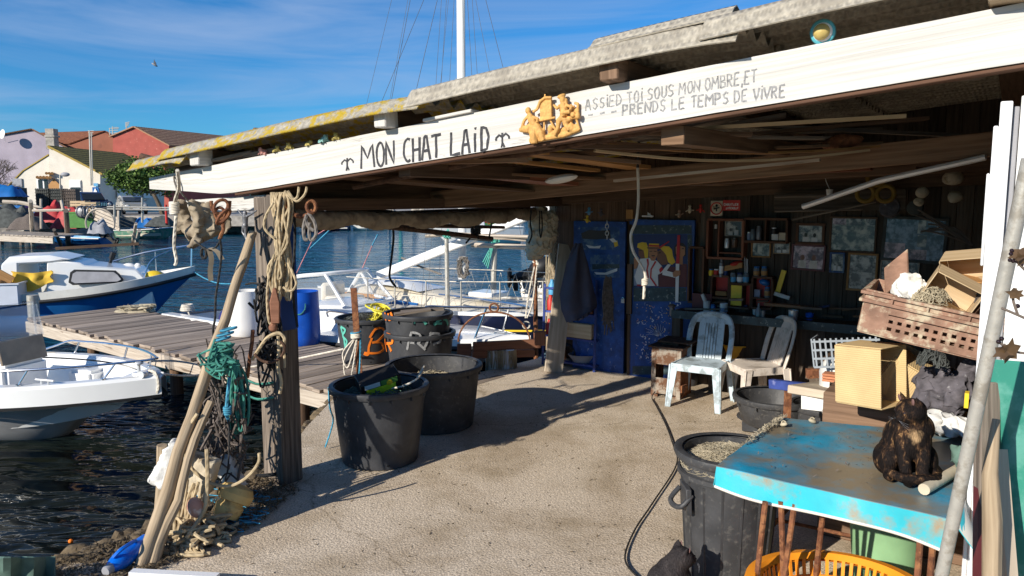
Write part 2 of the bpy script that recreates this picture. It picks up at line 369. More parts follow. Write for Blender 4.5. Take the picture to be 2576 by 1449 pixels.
mat('blue_paint',(.006,.05,.22),.4,var=.3,vs=4)
mat('blue_metal',(.035,.06,.24),.5,var=.3,vs=10,col2=(.18,.2,.4),c2s=12,c2t=(.6,.7))
mat('chair_blue',(.52,.62,.68),.45,var=.06,col2=(.30,.35,.37),c2s=9)
mat('chair_white',(.68,.60,.52),.45,var=.06,col2=(.5,.43,.36),c2s=9)
mat('basin_yellow',(.62,.33,.02),.4,var=.15)
mat('basket_orange',(.86,.30,.02),.4,var=.08)
mat('bin_green',(.24,.42,.22),.5,var=.12)
mat('cardboard',(.60,.43,.21),.9,var=.1,vs=6,st=(1,1,1),bump=.2,bs=60)
mat('crate_brown',(.28,.16,.11),.85,var=.3,vs=12,bump=.5,bs=40,col2=(.50,.42,.30),c2s=11,c2t=(.5,.62))
mat('crate_grey',(.26,.29,.32),.5,var=.1)
mat('brick',(.50,.20,.10),.9,var=.2,bump=.3)
mat('foil',(.6,.55,.48),.3,.6,bump=1,bs=30)
mat('net_tan',(.42,.36,.25),.95,var=.3)
mat('net_dark',(.07,.075,.07),.9,var=.4)
mat('net_brown',(.13,.105,.09),.95,var=.4,vs=30,bump=.8,bs=30)
mat('net_green',(.10,.17,.14),.9,var=.4)
mat('cloth_white',(.66,.65,.62),.9,var=.06,bump=.3,bs=15)
mat('cloth_grey',(.10,.09,.10),.95,var=.4,vs=20,bump=.6,bs=40,col2=(.35,.34,.34),c2s=9,c2t=(.6,.66))
mat('tarp',(.015,.26,.42),.4,var=.3,vs=5,bump=.25,bs=12,col2=(.21,.17,.115),c2s=2.1,c2t=(.41,.61),spec=.4)
mat('tarp_clean',(.03,.42,.50),.4,var=.15,vs=5,bump=.25,bs=12,col2=(.30,.23,.145),c2s=4,c2t=(.52,.66))
mat('tarp_back',(.72,.68,.60),.7,var=.1)
mat('teal_sheet',(.05,.27,.20),.3,var=.15,vs=3,bump=.1,bs=8,col2=(.12,.36,.29),c2s=5)
mat('red',(.5,.03,.02),.5,var=.1);mat('red_tarp',(.42,.03,.03),.6,var=.2,bump=.4,bs=8)
mat('green',(.10,.26,.06),.5,var=.15);mat('lime',(.52,.70,.03),.5)
mat('dark_blue_car',(.010,.022,.075),.2,coat=.6,var=.05);mat('silver_car',(.42,.43,.43),.25,.4,coat=.5,var=.03)
mat('tyre',(.015,.015,.016),.8)
mat('stone',(.34,.31,.27),.9,var=.3,vs=3,bump=.6,bs=6)
mat('cream_wall',(.70,.64,.54),.9,var=.06,vs=1.5)
mat('mauve_wall',(.36,.31,.36),.9,var=.12,vs=.6)
mat('brown_wall',(.27,.10,.06),.9,var=.2,vs=.6,col2=(.13,.055,.04),c2s=.7,c2t=(.55,.75))
mat('red_wall',(.42,.10,.075),.9,var=.1,vs=1.5,col2=(.60,.22,.16),c2s=2.5,c2t=(.6,.7))
mat('leaf',(.055,.11,.015),.7,var=.5,vs=1.5);mat('leaf_lit',(.11,.18,.03),.7,var=.4,vs=1.5)
mat('bark',(.11,.085,.06),.95,var=.3,bump=.5);mat('twig',(.16,.125,.10),.9,var=.2)
mat('holly',(.10,.06,.03),.4,var=.5,vs=30);mat('berry',(.02,.01,.012),.3)
mat('cable',(.02,.018,.016),.7)
for nm,c in dict(rope_tan=(.46,.36,.22),rope_white=(.66,.60,.50),rope_green=(.06,.24,.19),rope_blue=(.07,.30,.44),rope_dark=(.035,.035,.035),rope_grey=(.20,.18,.16),rope_pink=(.55,.22,.22)).items():ropem(nm,c)
def tiles(name,col,dark,k):
 m,nt,n,l,b=_nodes(name);t=n.new('ShaderNodeTexCoord');w=n.new('ShaderNodeTexWave');w.inputs['Scale'].default_value=k;w.bands_direction='X'
 l.new(t.outputs['UV'],w.inputs['Vector']);q=n.new('ShaderNodeTexNoise');q.inputs['Scale'].default_value=3.5;q.inputs['Detail'].default_value=6;l.new(t.outputs['UV'],q.inputs['Vector'])
 r=n.new('ShaderNodeValToRGB');r.color_ramp.elements[0].position=.35;r.color_ramp.elements[1].position=.65;r.color_ramp.elements[0].color=c4(dark);r.color_ramp.elements[1].color=c4(col)
 l.new(q.outputs[0],r.inputs[0]);w2=n.new('ShaderNodeTexWave');w2 .inputs['Scale'].default_value=k*.8;w2 .bands_direction='Y';l.new(t.outputs['UV'],w2 .inputs['Vector']);rr=n.new('ShaderNodeValToRGB');rr.color_ramp.elements[0].position=.15;rr.color_ramp.elements[0].color=(.35,.33,.33,1);rr.color_ramp.elements[1].position=.5;l.new(w2 .outputs[0],rr.inputs[0]);mt=n.new('ShaderNodeMixRGB');mt.blend_type='MULTIPLY';mt.inputs[0].default_value=1;l.new(r.outputs[0],mt.inputs[1]);l.new(rr.outputs[0],mt.inputs[2]);l.new(mt.outputs[0],b.inputs['Base Color']);b.inputs['Roughness'].default_value=.9
 bp=n.new('ShaderNodeBump');bp.inputs['Strength'].default_value=1;bp.inputs['Distance'].default_value=.12;l.new(w.outputs[0],bp.inputs['Height']);l.new(bp.outputs[0],b.inputs['Normal'])
tiles('tile_red',(.48,.18,.085),(.28,.095,.05),.8);tiles('tile_pale',(.58,.33,.19),(.34,.17,.09),.8);tiles('tile_moss',(.46,.33,.07),(.24,.16,.04),.8)
def hatch(name,dirs=('X','Y'),k=8.5,dist=.012):
 m=MATS[name];n=m.node_tree.nodes;l=m.node_tree.links;b=n['Principled BSDF'];t=n.new('ShaderNodeTexCoord');hs_=[]
 for d in dirs:
  w=n.new('ShaderNodeTexWave');w.bands_direction=d;w.inputs['Scale'].default_value=k;w.inputs['Distortion'].default_value=.6;l.new(t.outputs['UV'],w.inputs['Vector']);hs_.append(w.outputs[0])
 mu=n.new('ShaderNodeMath');mu.operation='MULTIPLY';l.new(hs_[0],mu.inputs[0]);l.new(hs_[-1],mu.inputs[1])
 bp=n.new('ShaderNodeBump');bp.inputs['Strength'].default_value=.8;bp.inputs['Distance'].default_value=dist;l.new(mu.outputs[0],bp.inputs['Height']);l.new(bp.outputs[0],b.inputs['Normal'])
hatch('roof_sheet')
hatch('cardboard',('X',),26,.0015)
def cracks(name):
 m=MATS[name];n=m.node_tree.nodes;l=m.node_tree.links;b=n['Principled BSDF'];src=b.inputs['Base Color'].links[0].from_socket;t=n.new('ShaderNodeTexCoord')
 w=n.new('ShaderNodeTexNoise');w.inputs['Scale'].default_value=3;w.inputs['Detail'].default_value=5;l.new(t.outputs['Object'],w.inputs['Vector']);mx_=n.new('ShaderNodeMixRGB');mx_.inputs[0].default_value=.3;l.new(t.outputs['Object'],mx_.inputs[1]);l.new(w.outputs[1],mx_.inputs[2])
 v=n.new('ShaderNodeTexVoronoi');v.feature='DISTANCE_TO_EDGE';v.inputs['Scale'].default_value=.33;l.new(mx_.outputs[0],v.inputs['Vector']);r=n.new('ShaderNodeValToRGB');r.color_ramp.elements[0].position=0;r.color_ramp.elements[0].color=(.70,.68,.65,1);r.color_ramp.elements[1].position=.004;l.new(v.outputs['Distance'],r.inputs[0])
 w2=n.new('ShaderNodeTexNoise');w2 .inputs['Scale'].default_value=.8;w2 .inputs['Detail'].default_value=8;w2 .inputs['Roughness'].default_value=.7;w2 .inputs['Distortion'].default_value=.8;l.new(t.outputs['Object'],w2 .inputs['Vector']);r2=n.new('ShaderNodeValToRGB');r2 .color_ramp.elements[0].position=.38;r2 .color_ramp.elements[0].color=(.80,.77,.73,1);r2 .color_ramp.elements[1].position=.56;l.new(w2 .outputs[0],r2 .inputs[0])
 a=n.new('ShaderNodeMixRGB');a.blend_type='MULTIPLY';a.inputs[0].default_value=1;l.new(src,a.inputs[1]);l.new(r.outputs[0],a.inputs[2]);c=n.new('ShaderNodeMixRGB');c.blend_type='MULTIPLY';c.inputs[0].default_value=1;l.new(a.outputs[0],c.inputs[1]);l.new(r2 .outputs[0],c.inputs[2]);l.new(c.outputs[0],b.inputs['Base Color'])
cracks('concrete')
# water
def water():
 m,nt,n,l,b=_nodes('water');t=n.new('ShaderNodeTexCoord')
 b.inputs['Base Color'].default_value=(.002,.012,.02,1);b.inputs['Roughness'].default_value=.06;b.inputs['IOR'].default_value=1.33
 hsum=None
 for sc,sx,sy,k,rot in((.55,1,1.8,.42,20),(1.7,1,2.3,.15,12),(5.,1,1.8,.014,30)):
  mp=n.new('ShaderNodeMapping');mp.inputs['Scale'].default_value=(sx,sy,1);mp.inputs['Rotation'].default_value=(0,0,R(rot));l.new(t.outputs['Object'],mp.inputs[0])
  q=n.new('ShaderNodeTexNoise');q.inputs['Scale'].default_value=sc;q.inputs['Detail'].default_value=2;q.inputs['Distortion'].default_value=.5;l.new(mp.outputs[0],q.inputs['Vector'])
  mu=n.new('ShaderNodeMath');mu.operation='MULTIPLY';mu.inputs[1].default_value=k;l.new(q.outputs[0],mu.inputs[0])
  if hsum is None:hsum=mu.outputs[0]
  else:a=n.new('ShaderNodeMath');a.operation='ADD';l.new(hsum,a.inputs[0]);l.new(mu.outputs[0],a.inputs[1]);hsum=a.outputs[0]
 bp=n.new('ShaderNodeBump');bp.inputs['Strength'].default_value=1;bp.inputs['Distance'].default_value=1;l.new(hsum,bp.inputs['Height']);l.new(bp.outputs[0],b.inputs['Normal'])
 q=n.new('ShaderNodeTexNoise');q.inputs['Scale'].default_value=.35;q.inputs['Detail'].default_value=3;l.new(t.outputs['Object'],q.inputs['Vector'])
 r=n.new('ShaderNodeValToRGB');r.color_ramp.elements[0].position=.4;r.color_ramp.elements[1].position=.65;r.color_ramp.elements[0].color=(.004,.050,.095,1);r.color_ramp.elements[1].color=(.010,.085,.13,1)
 l.new(q.outputs[0],r.inputs[0])
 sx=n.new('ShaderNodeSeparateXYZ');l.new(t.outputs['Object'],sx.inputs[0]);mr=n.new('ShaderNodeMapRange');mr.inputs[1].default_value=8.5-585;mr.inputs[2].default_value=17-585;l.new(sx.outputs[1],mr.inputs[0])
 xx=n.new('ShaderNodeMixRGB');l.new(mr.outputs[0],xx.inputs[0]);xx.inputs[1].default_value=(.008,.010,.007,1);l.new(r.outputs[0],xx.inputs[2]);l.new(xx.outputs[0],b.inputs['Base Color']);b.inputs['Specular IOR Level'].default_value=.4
water()
WZ=-.7
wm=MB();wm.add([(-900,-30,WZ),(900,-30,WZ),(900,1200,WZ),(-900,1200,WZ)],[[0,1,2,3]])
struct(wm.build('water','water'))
QO=[(-6.5,2.2),(-4.2,3.3),(-3.0,4.2),(-2.35,4.85),(-2.02,5.5),(-1.93,6.2),(-1.98,7.2),(-1.95,8.62),(-.7,9.25),(-.25,9.7),(.5,10.55),(1.1,11.6),(3,14),(14,8),(14,-12),(-6.5,-12)]
def quay():
 bm=bmesh.new();f=bm.faces.new([bm.verts.new((x,y,0))for x,y in QO]);bm.normal_update()
 if f.normal.z<0:f.normal_flip()
 r=bmesh.ops.extrude_face_region(bm,geom=[f]);vs=[e for e in r['geom']if isinstance(e,bmesh.types.BMVert)]
 for v in vs:v.co.z=0
 for v in f.verts:v.co.z=-2.2
 me=bpy.data.meshes.new('quay');bm.to_mesh(me);bm.free();me.uv_layers.new(name='UVMap');me.materials.append(MATS['concrete'])
 o=bpy.data.objects.new('quay',me);COL.objects.link(o);struct(o)
quay()
# far shore
GZ=.25
fs=MB()
sh_pts=[at(-700,622,WZ),at(0,606,WZ),at(330,598,WZ),at(700,566,WZ),at(1000,561,WZ),at(1330,556,WZ),at(1800,553,WZ),at(2700,556,WZ)]
sh_pts=[V((p.x,p.y,0))for p in sh_pts]
nsh=len(sh_pts)
fs.add([p+Z*(WZ-.5)for p in sh_pts]+[p+V((0,.6,0))+Z*GZ for p in sh_pts]+[p+V((0,260,0))+Z*(GZ+1)for p in sh_pts],
 [[i,i+1,nsh+i+1,nsh+i]for i in range(nsh-1)]+[[nsh+i,nsh+i+1,2*nsh+i+1,2*nsh+i]for i in range(nsh-1)])
struct(fs.build('far_shore','stone'))
rb=MB()
for i in range(170):
 k=uni(.5,nsh-1.6);a=int(k);p=sh_pts[a].lerp(sh_pts[a+1],k-a)
 rb.ell(p+V((uni(-1,1),uni(-.3,2.5),uni(WZ,GZ+.5))),(uni(.3,.8),uni(.3,.7),uni(.2,.5)),rotm(uni(0,60),uni(0,60),uni(0,180)),6,5)
struct(rb.build('riprap_rocks','stone',jit=.15),'stuff')
def prof3(pts,y,back,mb):
 a=[pd(px,py,y)for px,py in pts];b=[p+V(back)for p in a];m=len(a)
 mb.add(a+b,[list(range(m)),list(range(m,2*m))[::-1]]+[[(i+1)%m,i,m+i,m+(i+1)%m]for i in range(m)])
 return a
def roofslab(mb,p,q,back,ov=.25,th=.14,endo=.3):
 d=(q-p).normalized();bk=V(back);bn=bk.normalized();nn=d.cross(bn).normalized();nn=nn if nn.z>0 else-nn
 a=p-bn*endo+nn*.03;b=q+d*ov-bn*endo+nn*.03;L=bk.length+2*endo;w=(b-a).length
 vs=[a,b,b+bn*L,a+bn*L];vs+=[x+nn*th for x in vs]
 fsx=[[3,2,1,0],[4,5,6,7],[0,1,5,4],[1,2,6,5],[2,3,7,6],[3,0,4,7]]
 mb.add(vs,fsx,[[(0,0),(0,w),(L,w),(L,0)]]*2+[[(0,0)]*4]*4)
def house(name,label,y,outline,apex,back,wallm,roofm):
 t=thing(name,label,'house',pd(outline[0][0],outline[0][1],y)*1)
 w=MB();a=prof3(outline,y,back,w);w.build('wall',wallm,t)
 r=MB()
 if apex>0:roofslab(r,a[apex],a[apex-1],back)
 if apex<len(a)-1:roofslab(r,a[apex],a[apex+1],back)
 ro=r.build('roof',roofm,t);return t,a,ro
t,a,ro=house('house','mauve rendered house with a pale tiled roof at the far left',92,[(-150,560),(-150,400),(-60,352),(80,327),(170,375),(210,398),(210,560)],3,(-7,14,0),'mauve_wall','tile_pale')
r=MB();roofslab(r,a[3],a[2],(-7,14,0));r.build('roof','tile_pale',t)
d=MB();d.lathe([(0,0),(.3,.04),(.55,.16)],pd(9,338,90.5),16,rotm(80,0,-30));d.tube([pd(9,338,91),pd(13,356,91.8)],.03);d.build('satellite_dish','white',t)
t,a,ro=house('house','brown rendered house with a red tiled roof behind the cream building',99,[(175,470),(175,362),(262,331),(284,346),(284,470)],2,(-16,5,0),'brown_wall','tile_red')
c=MB();c.box(pd(131,350,86),(.9,.9,2.2));c.box(pd(131,343,86),(1.1,1.1,.2));c.build('chimney','stone',ro)
t,a,ro=house('house','brick red rendered house with a gabled tiled roof',95,[(284,520),(284,344),(340,321),(425,366),(425,520)],2,(5.2,14,0),'red_wall','tile_pale')
w=MB();w.box(pd(452,372,99),(2.2,.1,1.0));f=w.build('window','white',t);w=MB();w.box(pd(452,372,98.9),(1.9,.06,.8));w.build('pane','window_dark',f)
t=thing('building','low cream building with a mossy tiled roof across the water','building',pd(120,540,75))
w=MB();back=(.6,12.5,0);a=prof3([(124,545),(124,371),(252,437),(252,545)],75,back,w);b=prof3([(18,560),(18,474),(60,431),(123.8,391),(123.8,560)],75.2,back,w);w.build('wall','cream_wall',t)
r=MB();roofslab(r,a[1],a[2],back,.35,.18,.35);roofslab(r,b[3],b[2],back,0,.1,.1);roofslab(r,b[2],b[1],back,.3,.1,.1)
r.tube([pd(124,371,74.8)+V(back)*k for k in(0,.5,1)],.14,6);r.build('roof','tile_moss',t)
def rect(px0,py0,px1,py1,y,th=.1):
 A,B=pd(px0,py0,y),pd(px1,py1,y);m=MB();m.box(((A.x+B.x)/2,y,(A.z+B.z)/2),(abs(B.x-A.x),th,abs(A.z-B.z)));return m
f=rect(92,448,124,485,74.95).build('door','white',t);rect(96,452,108,484,74.9).build('pane','window_dark',f);rect(111,452,122,484,74.9).build('pane','window_dark',f)
f=rect(175,453,205,482,74.95).build('window','white',t);rect(177,455,203,471,74.9).build('shutter','white_plastic',f);rect(177,472,203,480,74.9).build('pane','window_dark',f)
f=rect(30,449,56,470,75.1).build('window','shadow_grey',t)
s=MB()
for k in range(5):s.tube([pd(94+k*8,446+k*.4,74.9),pd(94+k*8,446,74.4)],.15,8)
for k in range(3):s.tube([pd(117+k*7,436,74.9),pd(117+k*7,436,74.4)],.14,8)
s.build('door_canopy','orange_board',t)
s=MB();s.prism([(-.45,-.8),(.45,-.8),(.55,.4),(0,1.0),(-.55,.4)],pd(138,476,74.9),(1,0,0),(0,0,1),.08);s.build('wall_ornament','orange_board',t)
for k,(x0,x1)in enumerate(((283,312),(350,388))):
 A,B=pd(x0,470,79+k*6),pd(x1,490,82+k*6)
sx=a[2].x
for k,y in enumerate((78.5,83.5)):
 m=MB();m.box((sx+.6*(y-75)/12.5+.03,y,2.7),(.1,1.7,1.3));f=m.build('window','white_plastic',t)
m=MB();m.box((sx+.07,75.6,2.3),(.06,.9,.9));
A=pd(241,479,74.85);s=MB();s.box(A,(.62,.06,.62));s.build('crossing_sign','hull_blue',t)
s=MB();s.prism([(-.2,-.2),(.2,-.2),(0,.22)],A+V((0,-.1,0)),(1,0,0),(0,0,1),.02);s.build('sign_triangle','white',t)
rect(236,461,247,469,74.85).build('street_name_plate','hull_sky',t)
m=MB();m.tube([pd(229,466,74.3),pd(225,329,74.3)],.07);m.tube([pd(233,466,74.3),pd(230,333,74.3)],.05);m.bar(pd(226,447,74.3),pd(235,447,74.3),.05,.05);m.bar(pd(226,466,74.3),pd(235,466,74.3),.05,.05)
for k in range(4):m.bar(pd(221+k,329+k*4,74.3),pd(236-k,329+k*4,74.3),.03,.03)
solo(m,'aerial_mast','galvanised','tall twin tube aerial mast in front of the cream building','mast')
t=thing('street_lamp','thin street lamp with an oval head before the cream wall','street lamp',at(152,541,GZ))
m=MB();m.tube([pd(152,543,71),pd(151,442,71),pd(153,439,71),pd(163,439,71)],.07);m.build('post','galvanised',t);m=MB();m.ell(pd(164,439,71),(.42,.25,.2));m.build('lamp_head','shadow_grey',t)
m=MB();p=pd(284,345,96)
m.tube([p,pd(283,318,96)],.06);m.tube([pd(276,340,96),pd(276,322,96)],.05)
for k,yy in enumerate((322,328,334)):m.tube([pd(274,yy+1,96),pd(300-k*3,yy,96)],.04);
for k in range(6):m.tube([pd(284+k*2.5,319,96),pd(284+k*2.5,326,96)],.03)
solo(m,'roof_aerial','galvanised','comb shaped roof aerial between the brown and brick red houses','aerial')
m=MB();m.tube([pd(318,330,96),pd(318,310,96)],.06)
for k in range(4):m.tube([pd(315,309+k*3,96),pd(326-k,307+k*3,96)],.04)
solo(m,'roof_aerial','galvanised','small bristly roof aerial beside the brick red gable','aerial')
# trees
def crown(mb,blobs,n,sz,seed):
 rs=random.Random(seed);tot=sum(b[1]**2 for b in blobs)
 for c,r,fl in blobs:
  for _ in range(int(n*r*r/tot)):
   d=V((rs.gauss(0,1),rs.gauss(0,1),rs.gauss(0,1))).normalized()*(rs.random()**.4)*r;d.z*=fl
   if rs.random()<.12:d*=1.15
   p=c+d;a=V((rs.gauss(0,1),rs.gauss(0,1),rs.gauss(0,.6))).normalized();b=a.cross(V((rs.gauss(0,1),rs.gauss(0,1),rs.gauss(0,1)))).normalized();s=sz*rs.uniform(.6,1.5)
   mb.add([p-a*s-b*s*.4,p+a*s-b*s*.4,p+a*s*.7+b*s*.7,p-a*s*.7+b*s*.7],[[0,1,2,3]])
t=thing('pine_tree','round dark green umbrella pine beside the cream building','tree',pd(408,545,62))
bl=[]
for(px,py,r)in((300,455,1.0),(325,432,1.0),(318,468,.9),(350,445,1.15),(352,415,.8),(378,430,1.1),(400,455,1.2),(370,468,1.0),(340,475,.8),(420,470,1.1),(430,440,1.0),(290,445,.7)):
 bl.append((pd(px,py,62+uni(-.8,.8)),r,.75))
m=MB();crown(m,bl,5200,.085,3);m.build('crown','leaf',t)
m=MB();crown(m,[(c+V((-.25,-.3,.3)),r*.85,.7)for c,r,f in bl],1500,.08,5);m.build('crown','leaf_lit',t,label='sunlit lighter needles of the crown')  # second needle layer, shifted sunward, paints the lit side in lighter green
m=MB();m.tube(spl([pd(412,548,62),pd(402,520,62),pd(386,488,62),pd(360,460,62)]),lambda q:.22-.12*q)
for px,py in((320,450),(345,425),(395,440),(410,470)):m.tube(spl([pd(386,488,62),pd((386+px)/2,(488+py)/2+6,62),pd(px,py,62)]),lambda q:.11-.08*q,5)
m.build('trunk','bark',t)
t=thing('bare_tree','leafless tree with fine twigs at the left edge','tree',pd(-15,560,66))
m=MB();m.tube([pd(-15,560,66),pd(-12,500,66),pd(-5,440,66)],lambda q:.25-.12*q);m.build('trunk','bark',t)
m=MB();rs=random.Random(11)
def branch(p,d,L,r,k):
 q=p+d*L;m.tube([p,(p+q)/2+V((rs.gauss(0,.05),0,rs.gauss(0,.05)))*L,q],[r,r*.8,r*.6],3,False)
 if k:
  for _ in range(4 if k>1 else 5):branch(p.lerp(q,rs.uniform(.45,1)),(d+V((rs.gauss(0,.55),rs.gauss(0,.5),rs.gauss(0,.45)))).normalized(),L*rs.uniform(.55,.75),r*.55,k-1)
for px,py in((20,425),(-5,405),(35,470),(10,450),(25,395)):
 p=pd(-10,480-(470-py)*.3,66);q=pd(px,py,66);branch(p,(q-p).normalized(),(q-p).length*.6,.06,4)
m.build('crown','twig',t)
# parked cars
def car(name,label,loc,rz,body,suv):
 t=thing(name,label,'car',loc,rz,'cars parked beyond the water');L,Wd,H=(4.5,1.85,1.78)if suv else(4.2,1.75,1.5)
 if suv:low=[(-2.2,.4),(-2.25,.75),(-2.2,1.1),(.75,1.12),(2.05,1.03),(2.25,.85),(2.27,.5),(2.2,.35),(-2.1,.35)];cab=[(-2.15,1.1),(-1.95,1.7),(-1.6,1.78),(.05,1.78),(.3,1.7),(.95,1.1)]
 else:low=[(-2.0,.35),(-2.1,.7),(-2.0,1.0),(.9,1.0),(1.9,.82),(2.1,.6),(2.1,.35),(1.9,.25),(-1.9,.25)];cab=[(-2.0,.98),(-1.5,1.42),(-1.0,1.5),(-.1,1.48),(.25,1.38),(1.1,.98)]
 b=MB();b.prism(low,(0,Wd/2,0),(1,0,0),(0,0,1),Wd);bo=b.build('body',body,t,bev=.07,seg=2)
 c=MB();w2=Wd*.43
 pl=[V((x,w2 if z>1.3 else Wd*.47,z))for x,z in cab];pr=[V((p.x,-p.y,p.z))for p in pl];k=len(cab)
 c.add(pl+pr,[list(range(k))[::-1],list(range(k,2*k))]+[[i,(i+1)%k,k+(i+1)%k,k+i]for i in range(k)]);c.build('cabin',body,t,bev=.03)
 zt=H-.14;z0=(1.16 if suv else 1.04)
 for sd in(1,-1):
  for(x0,x1,xt0,xt1)in((-1.85,-1.0,-1.72,-1.0),(-.9,-.05,-.9,-.05),(.05,.75,.05,.28))if suv else((-1.6,-.85,-1.2,-.85),(-.75,.75,-.75,.1)):
   g=MB();yb,yt=Wd*.472*sd+.012*sd,w2*sd+.012*sd
   g.add([(x0,yb,z0),(x1,yb,z0),(xt1,yt,zt),(xt0,yt,zt),(x0,yb-.02*sd,z0),(x1,yb-.02*sd,z0),(xt1,yt-.02*sd,zt),(xt0,yt-.02*sd,zt)],[[0,1,2,3],[7,6,5,4],[0,4,5,1],[1,5,6,2],[2,6,7,3],[3,7,4,0]]);g.build('side_window','window_dark',t)
 g=MB();xb,xt=(.93,.34)if suv else(1.08,.3);h_=zt-z0
 g.add([(xb,-Wd*.42,z0),(xb,Wd*.42,z0),(xt,w2*.9,zt),(xt,-w2*.9,zt)]+[(xb+.03,-Wd*.42,z0+.02),(xb+.03,Wd*.42,z0+.02),(xt+.03,w2*.9,zt+.02),(xt+.03,-w2*.9,zt+.02)],[[3,2,1,0],[4,5,6,7],[0,1,5,4],[1,2,6,5],[2,3,7,6],[3,0,4,7]]);g.build('windscreen','window_dark',t)
 for x in(-1.35,1.4):
  for sd in(1,-1):
   w=MB();w.lathe([(.22,-.1),(.34,-.1),(.36,-.06),(.36,.06),(.34,.1),(.22,.1)],(x,sd*Wd*.46,.36),20,rotm(90));wo_=w.build('wheel','tyre',t);w=MB();w.lathe([(0,-.07),(.22,-.07),(.22,.07),(0,.07)],(x,sd*Wd*.46,.36),12,rotm(90));w.build('rim','alu',wo_)
 for sd in(1,-1):
  q=MB();q.ell((2.24 if suv else 2.0,sd*.62,.82 if suv else .68),(.07,.14 if suv else .2,.12 if suv else .09));q.build('headlight','white',t)
  q=MB();q.ell((.75,sd*(Wd*.5+.08),1.12),(.08,.1,.08));q.build('mirror',body,t)
 q=MB()
 if suv:
  for k in range(7):q.box((2.285,-.36+k*.12,.82),(.03,.05,.26))
  q.build('grille','chrome',t)
 else:q.box((2.1,0,.5),(.03,1,.12));q.build('grille','black',t)
 q=MB();q.box((2.3 if suv else 2.12,0,.45),(.03,.5,.11));q.build('number_plate','white',t)
 return t
GC=.62
GC=.8;pc=pd(228,530,62);car('parked_car','dark blue off-road car with a slatted chrome grille',(pc.x,pc.y,GC),R(-42),'dark_blue_car',True)
pc=pd(312,536,63);car('parked_car','silver hatchback car beside the dark blue one',(pc.x+.4,pc.y+.5,GC),R(-55),'silver_car',False)
m=MB();pc=pd(240,540,60)
m.box((pc.x,pc.y+4,.40),(30,12,.78));struct(m.build('road','stone'))
# clutter on the far quay
def heap(name,m_,label,cat,px,py,y,sx,sy,sz,seed=0,group=None):
 c=pd(px,py,y);q=MB()
 def f(a,b):
  x,yy=(a-.5)*2,(b-.5)*2;h=max(0,1-(abs(x)**4))*max(0,1-abs(yy)**4);nn=MN.noise(V((x*2+seed,yy*2,seed*3.1)))
  return c+V((x*sx,yy*sy,sz*(h*(.8+.45*nn))-sz*.5+.06*sz*nn))
 q.grid(f,14,10,.05);return solo(q,name,m_,label,cat,group)
heap('tarpaulin','red_tarp','bright red tarpaulin bundle beside the blue drum','tarpaulin',128,535,52,1.1,.8,1.3,2)
heap('tarpaulin','red_tarp','red tarpaulin hanging over crates next to the green tub','tarpaulin',176,548,50,1.0,.7,1.3,5)
heap('tarpaulin','hull_blue','blue sheet over a stack at the far left edge','tarpaulin',8,478,54,1.3,.8,.9,8)
heap('net_pile','net_dark','dark brown heap of fishing net on the far jetty','fishing net',22,538,48,1.5,.9,1.7,12)
m=MB();m.box(pd(10,505,54.5),(2.6,1.2,1.8));solo(m,'shelving','net_dark','dark stack under the blue sheet at the far left','stack')
t_=MB();t_.lathe([(.38,0),(.44,.3),(.44,.8),(.4,1.0),(.34,1.0),(.34,.9)],at(107,553,.0)+V((0,-1,0)),16);solo(t_,'drum','bright_blue','small upright blue drum in front of the red tarpaulin','drum')
def box_thing(name,m_,label,cat,px,py,y,d,rz=0,group=None,slats=False):
 q=MB();c=pd(px,py,y);M=rotm(0,0,rz)
 if slats:
  for k in range(4):
   for sd in(-1,1):q.box(c+M@V((0,sd*d[1]/2,(k-1.5)*d[2]/4)),(d[0],.03,d[2]/5),M)
   for sd in(-1,1):q.box(c+M@V((sd*d[0]/2,0,(k-1.5)*d[2]/4)),(.03,d[1]-.04,d[2]/5),M)
  for sx in(-1,1):
   for sy in(-1,1):q.box(c+M@V((sx*(d[0]/2-.04),sy*(d[1]/2-.05),0)),(.05,.06,d[2]),M)
 else:q.box(c,d,M);q.box(c+Z*(d[2]/2-.04),(d[0]+.06,d[1]+.06,.07),M)
 return solo(q,name,m_,label,cat,group,bev=.02)
box_thing('fish_tub','green','green plastic tub with dark round lids on the far quay','tub',209,553,49,(1.4,.9,1.0),10)
q=MB();p=pd(206,535,48.4)
for k in range(4):q.tube(circ(p+V((k*.28,.1*k,.05)),.36,n=18,ax=(.5,.86,0)),.05,5)
q.ell(p,(.36,.08,.36));solo(q,'reel','pewter','round grey and black reels lying on the green tub','reel')
for k,(px,py,w,h)in enumerate(((113,500,1.05,1.5),(145,500,1.15,1.5),(177,505,1.05,1.7))):
 q=MB();c=pd(px,py,56)
 for i in range(7):q.box(c+V((0,-.3,(i-3)*h/7)),(w,.04,.03));q.box(c+V(((i-3)*w/7,-.3,0)),(.03,.04,h))
 q.box(c+V((0,.1,0)),(w*.97,.6,h*.97));solo(q,'trap_stack',('net_dark','net_dark','net_brown')[k],('black lobster trap stack, leftmost of three','black lobster trap stack between two others','brown netted trap stack beside the blue car')[k],'traps','stacked traps on the far quay')
for k,(px,py)in enumerate(((203,519),(228,522))):box_thing('wooden_crate','pale_wood',('pale slatted crate before the blue car bonnet','pale slatted crate next to the car headlight')[k],'crate',px,py,52,(1.0,.7,.75),k*8,'slatted crates on the far quay',True)
q=MB();A,B_=pd(228,520,49),pd(300,552,46)
for k in range(4):q.bar(A+V((0,0,-.22*k)),B_+V((0,0,-.2*k)),.06,.16)
q.bar(pd(298,530,46),pd(298,568,46),.12,.12);solo(q,'board_fence','bleached_wood','sloping weathered board fence behind the hoop','fence')
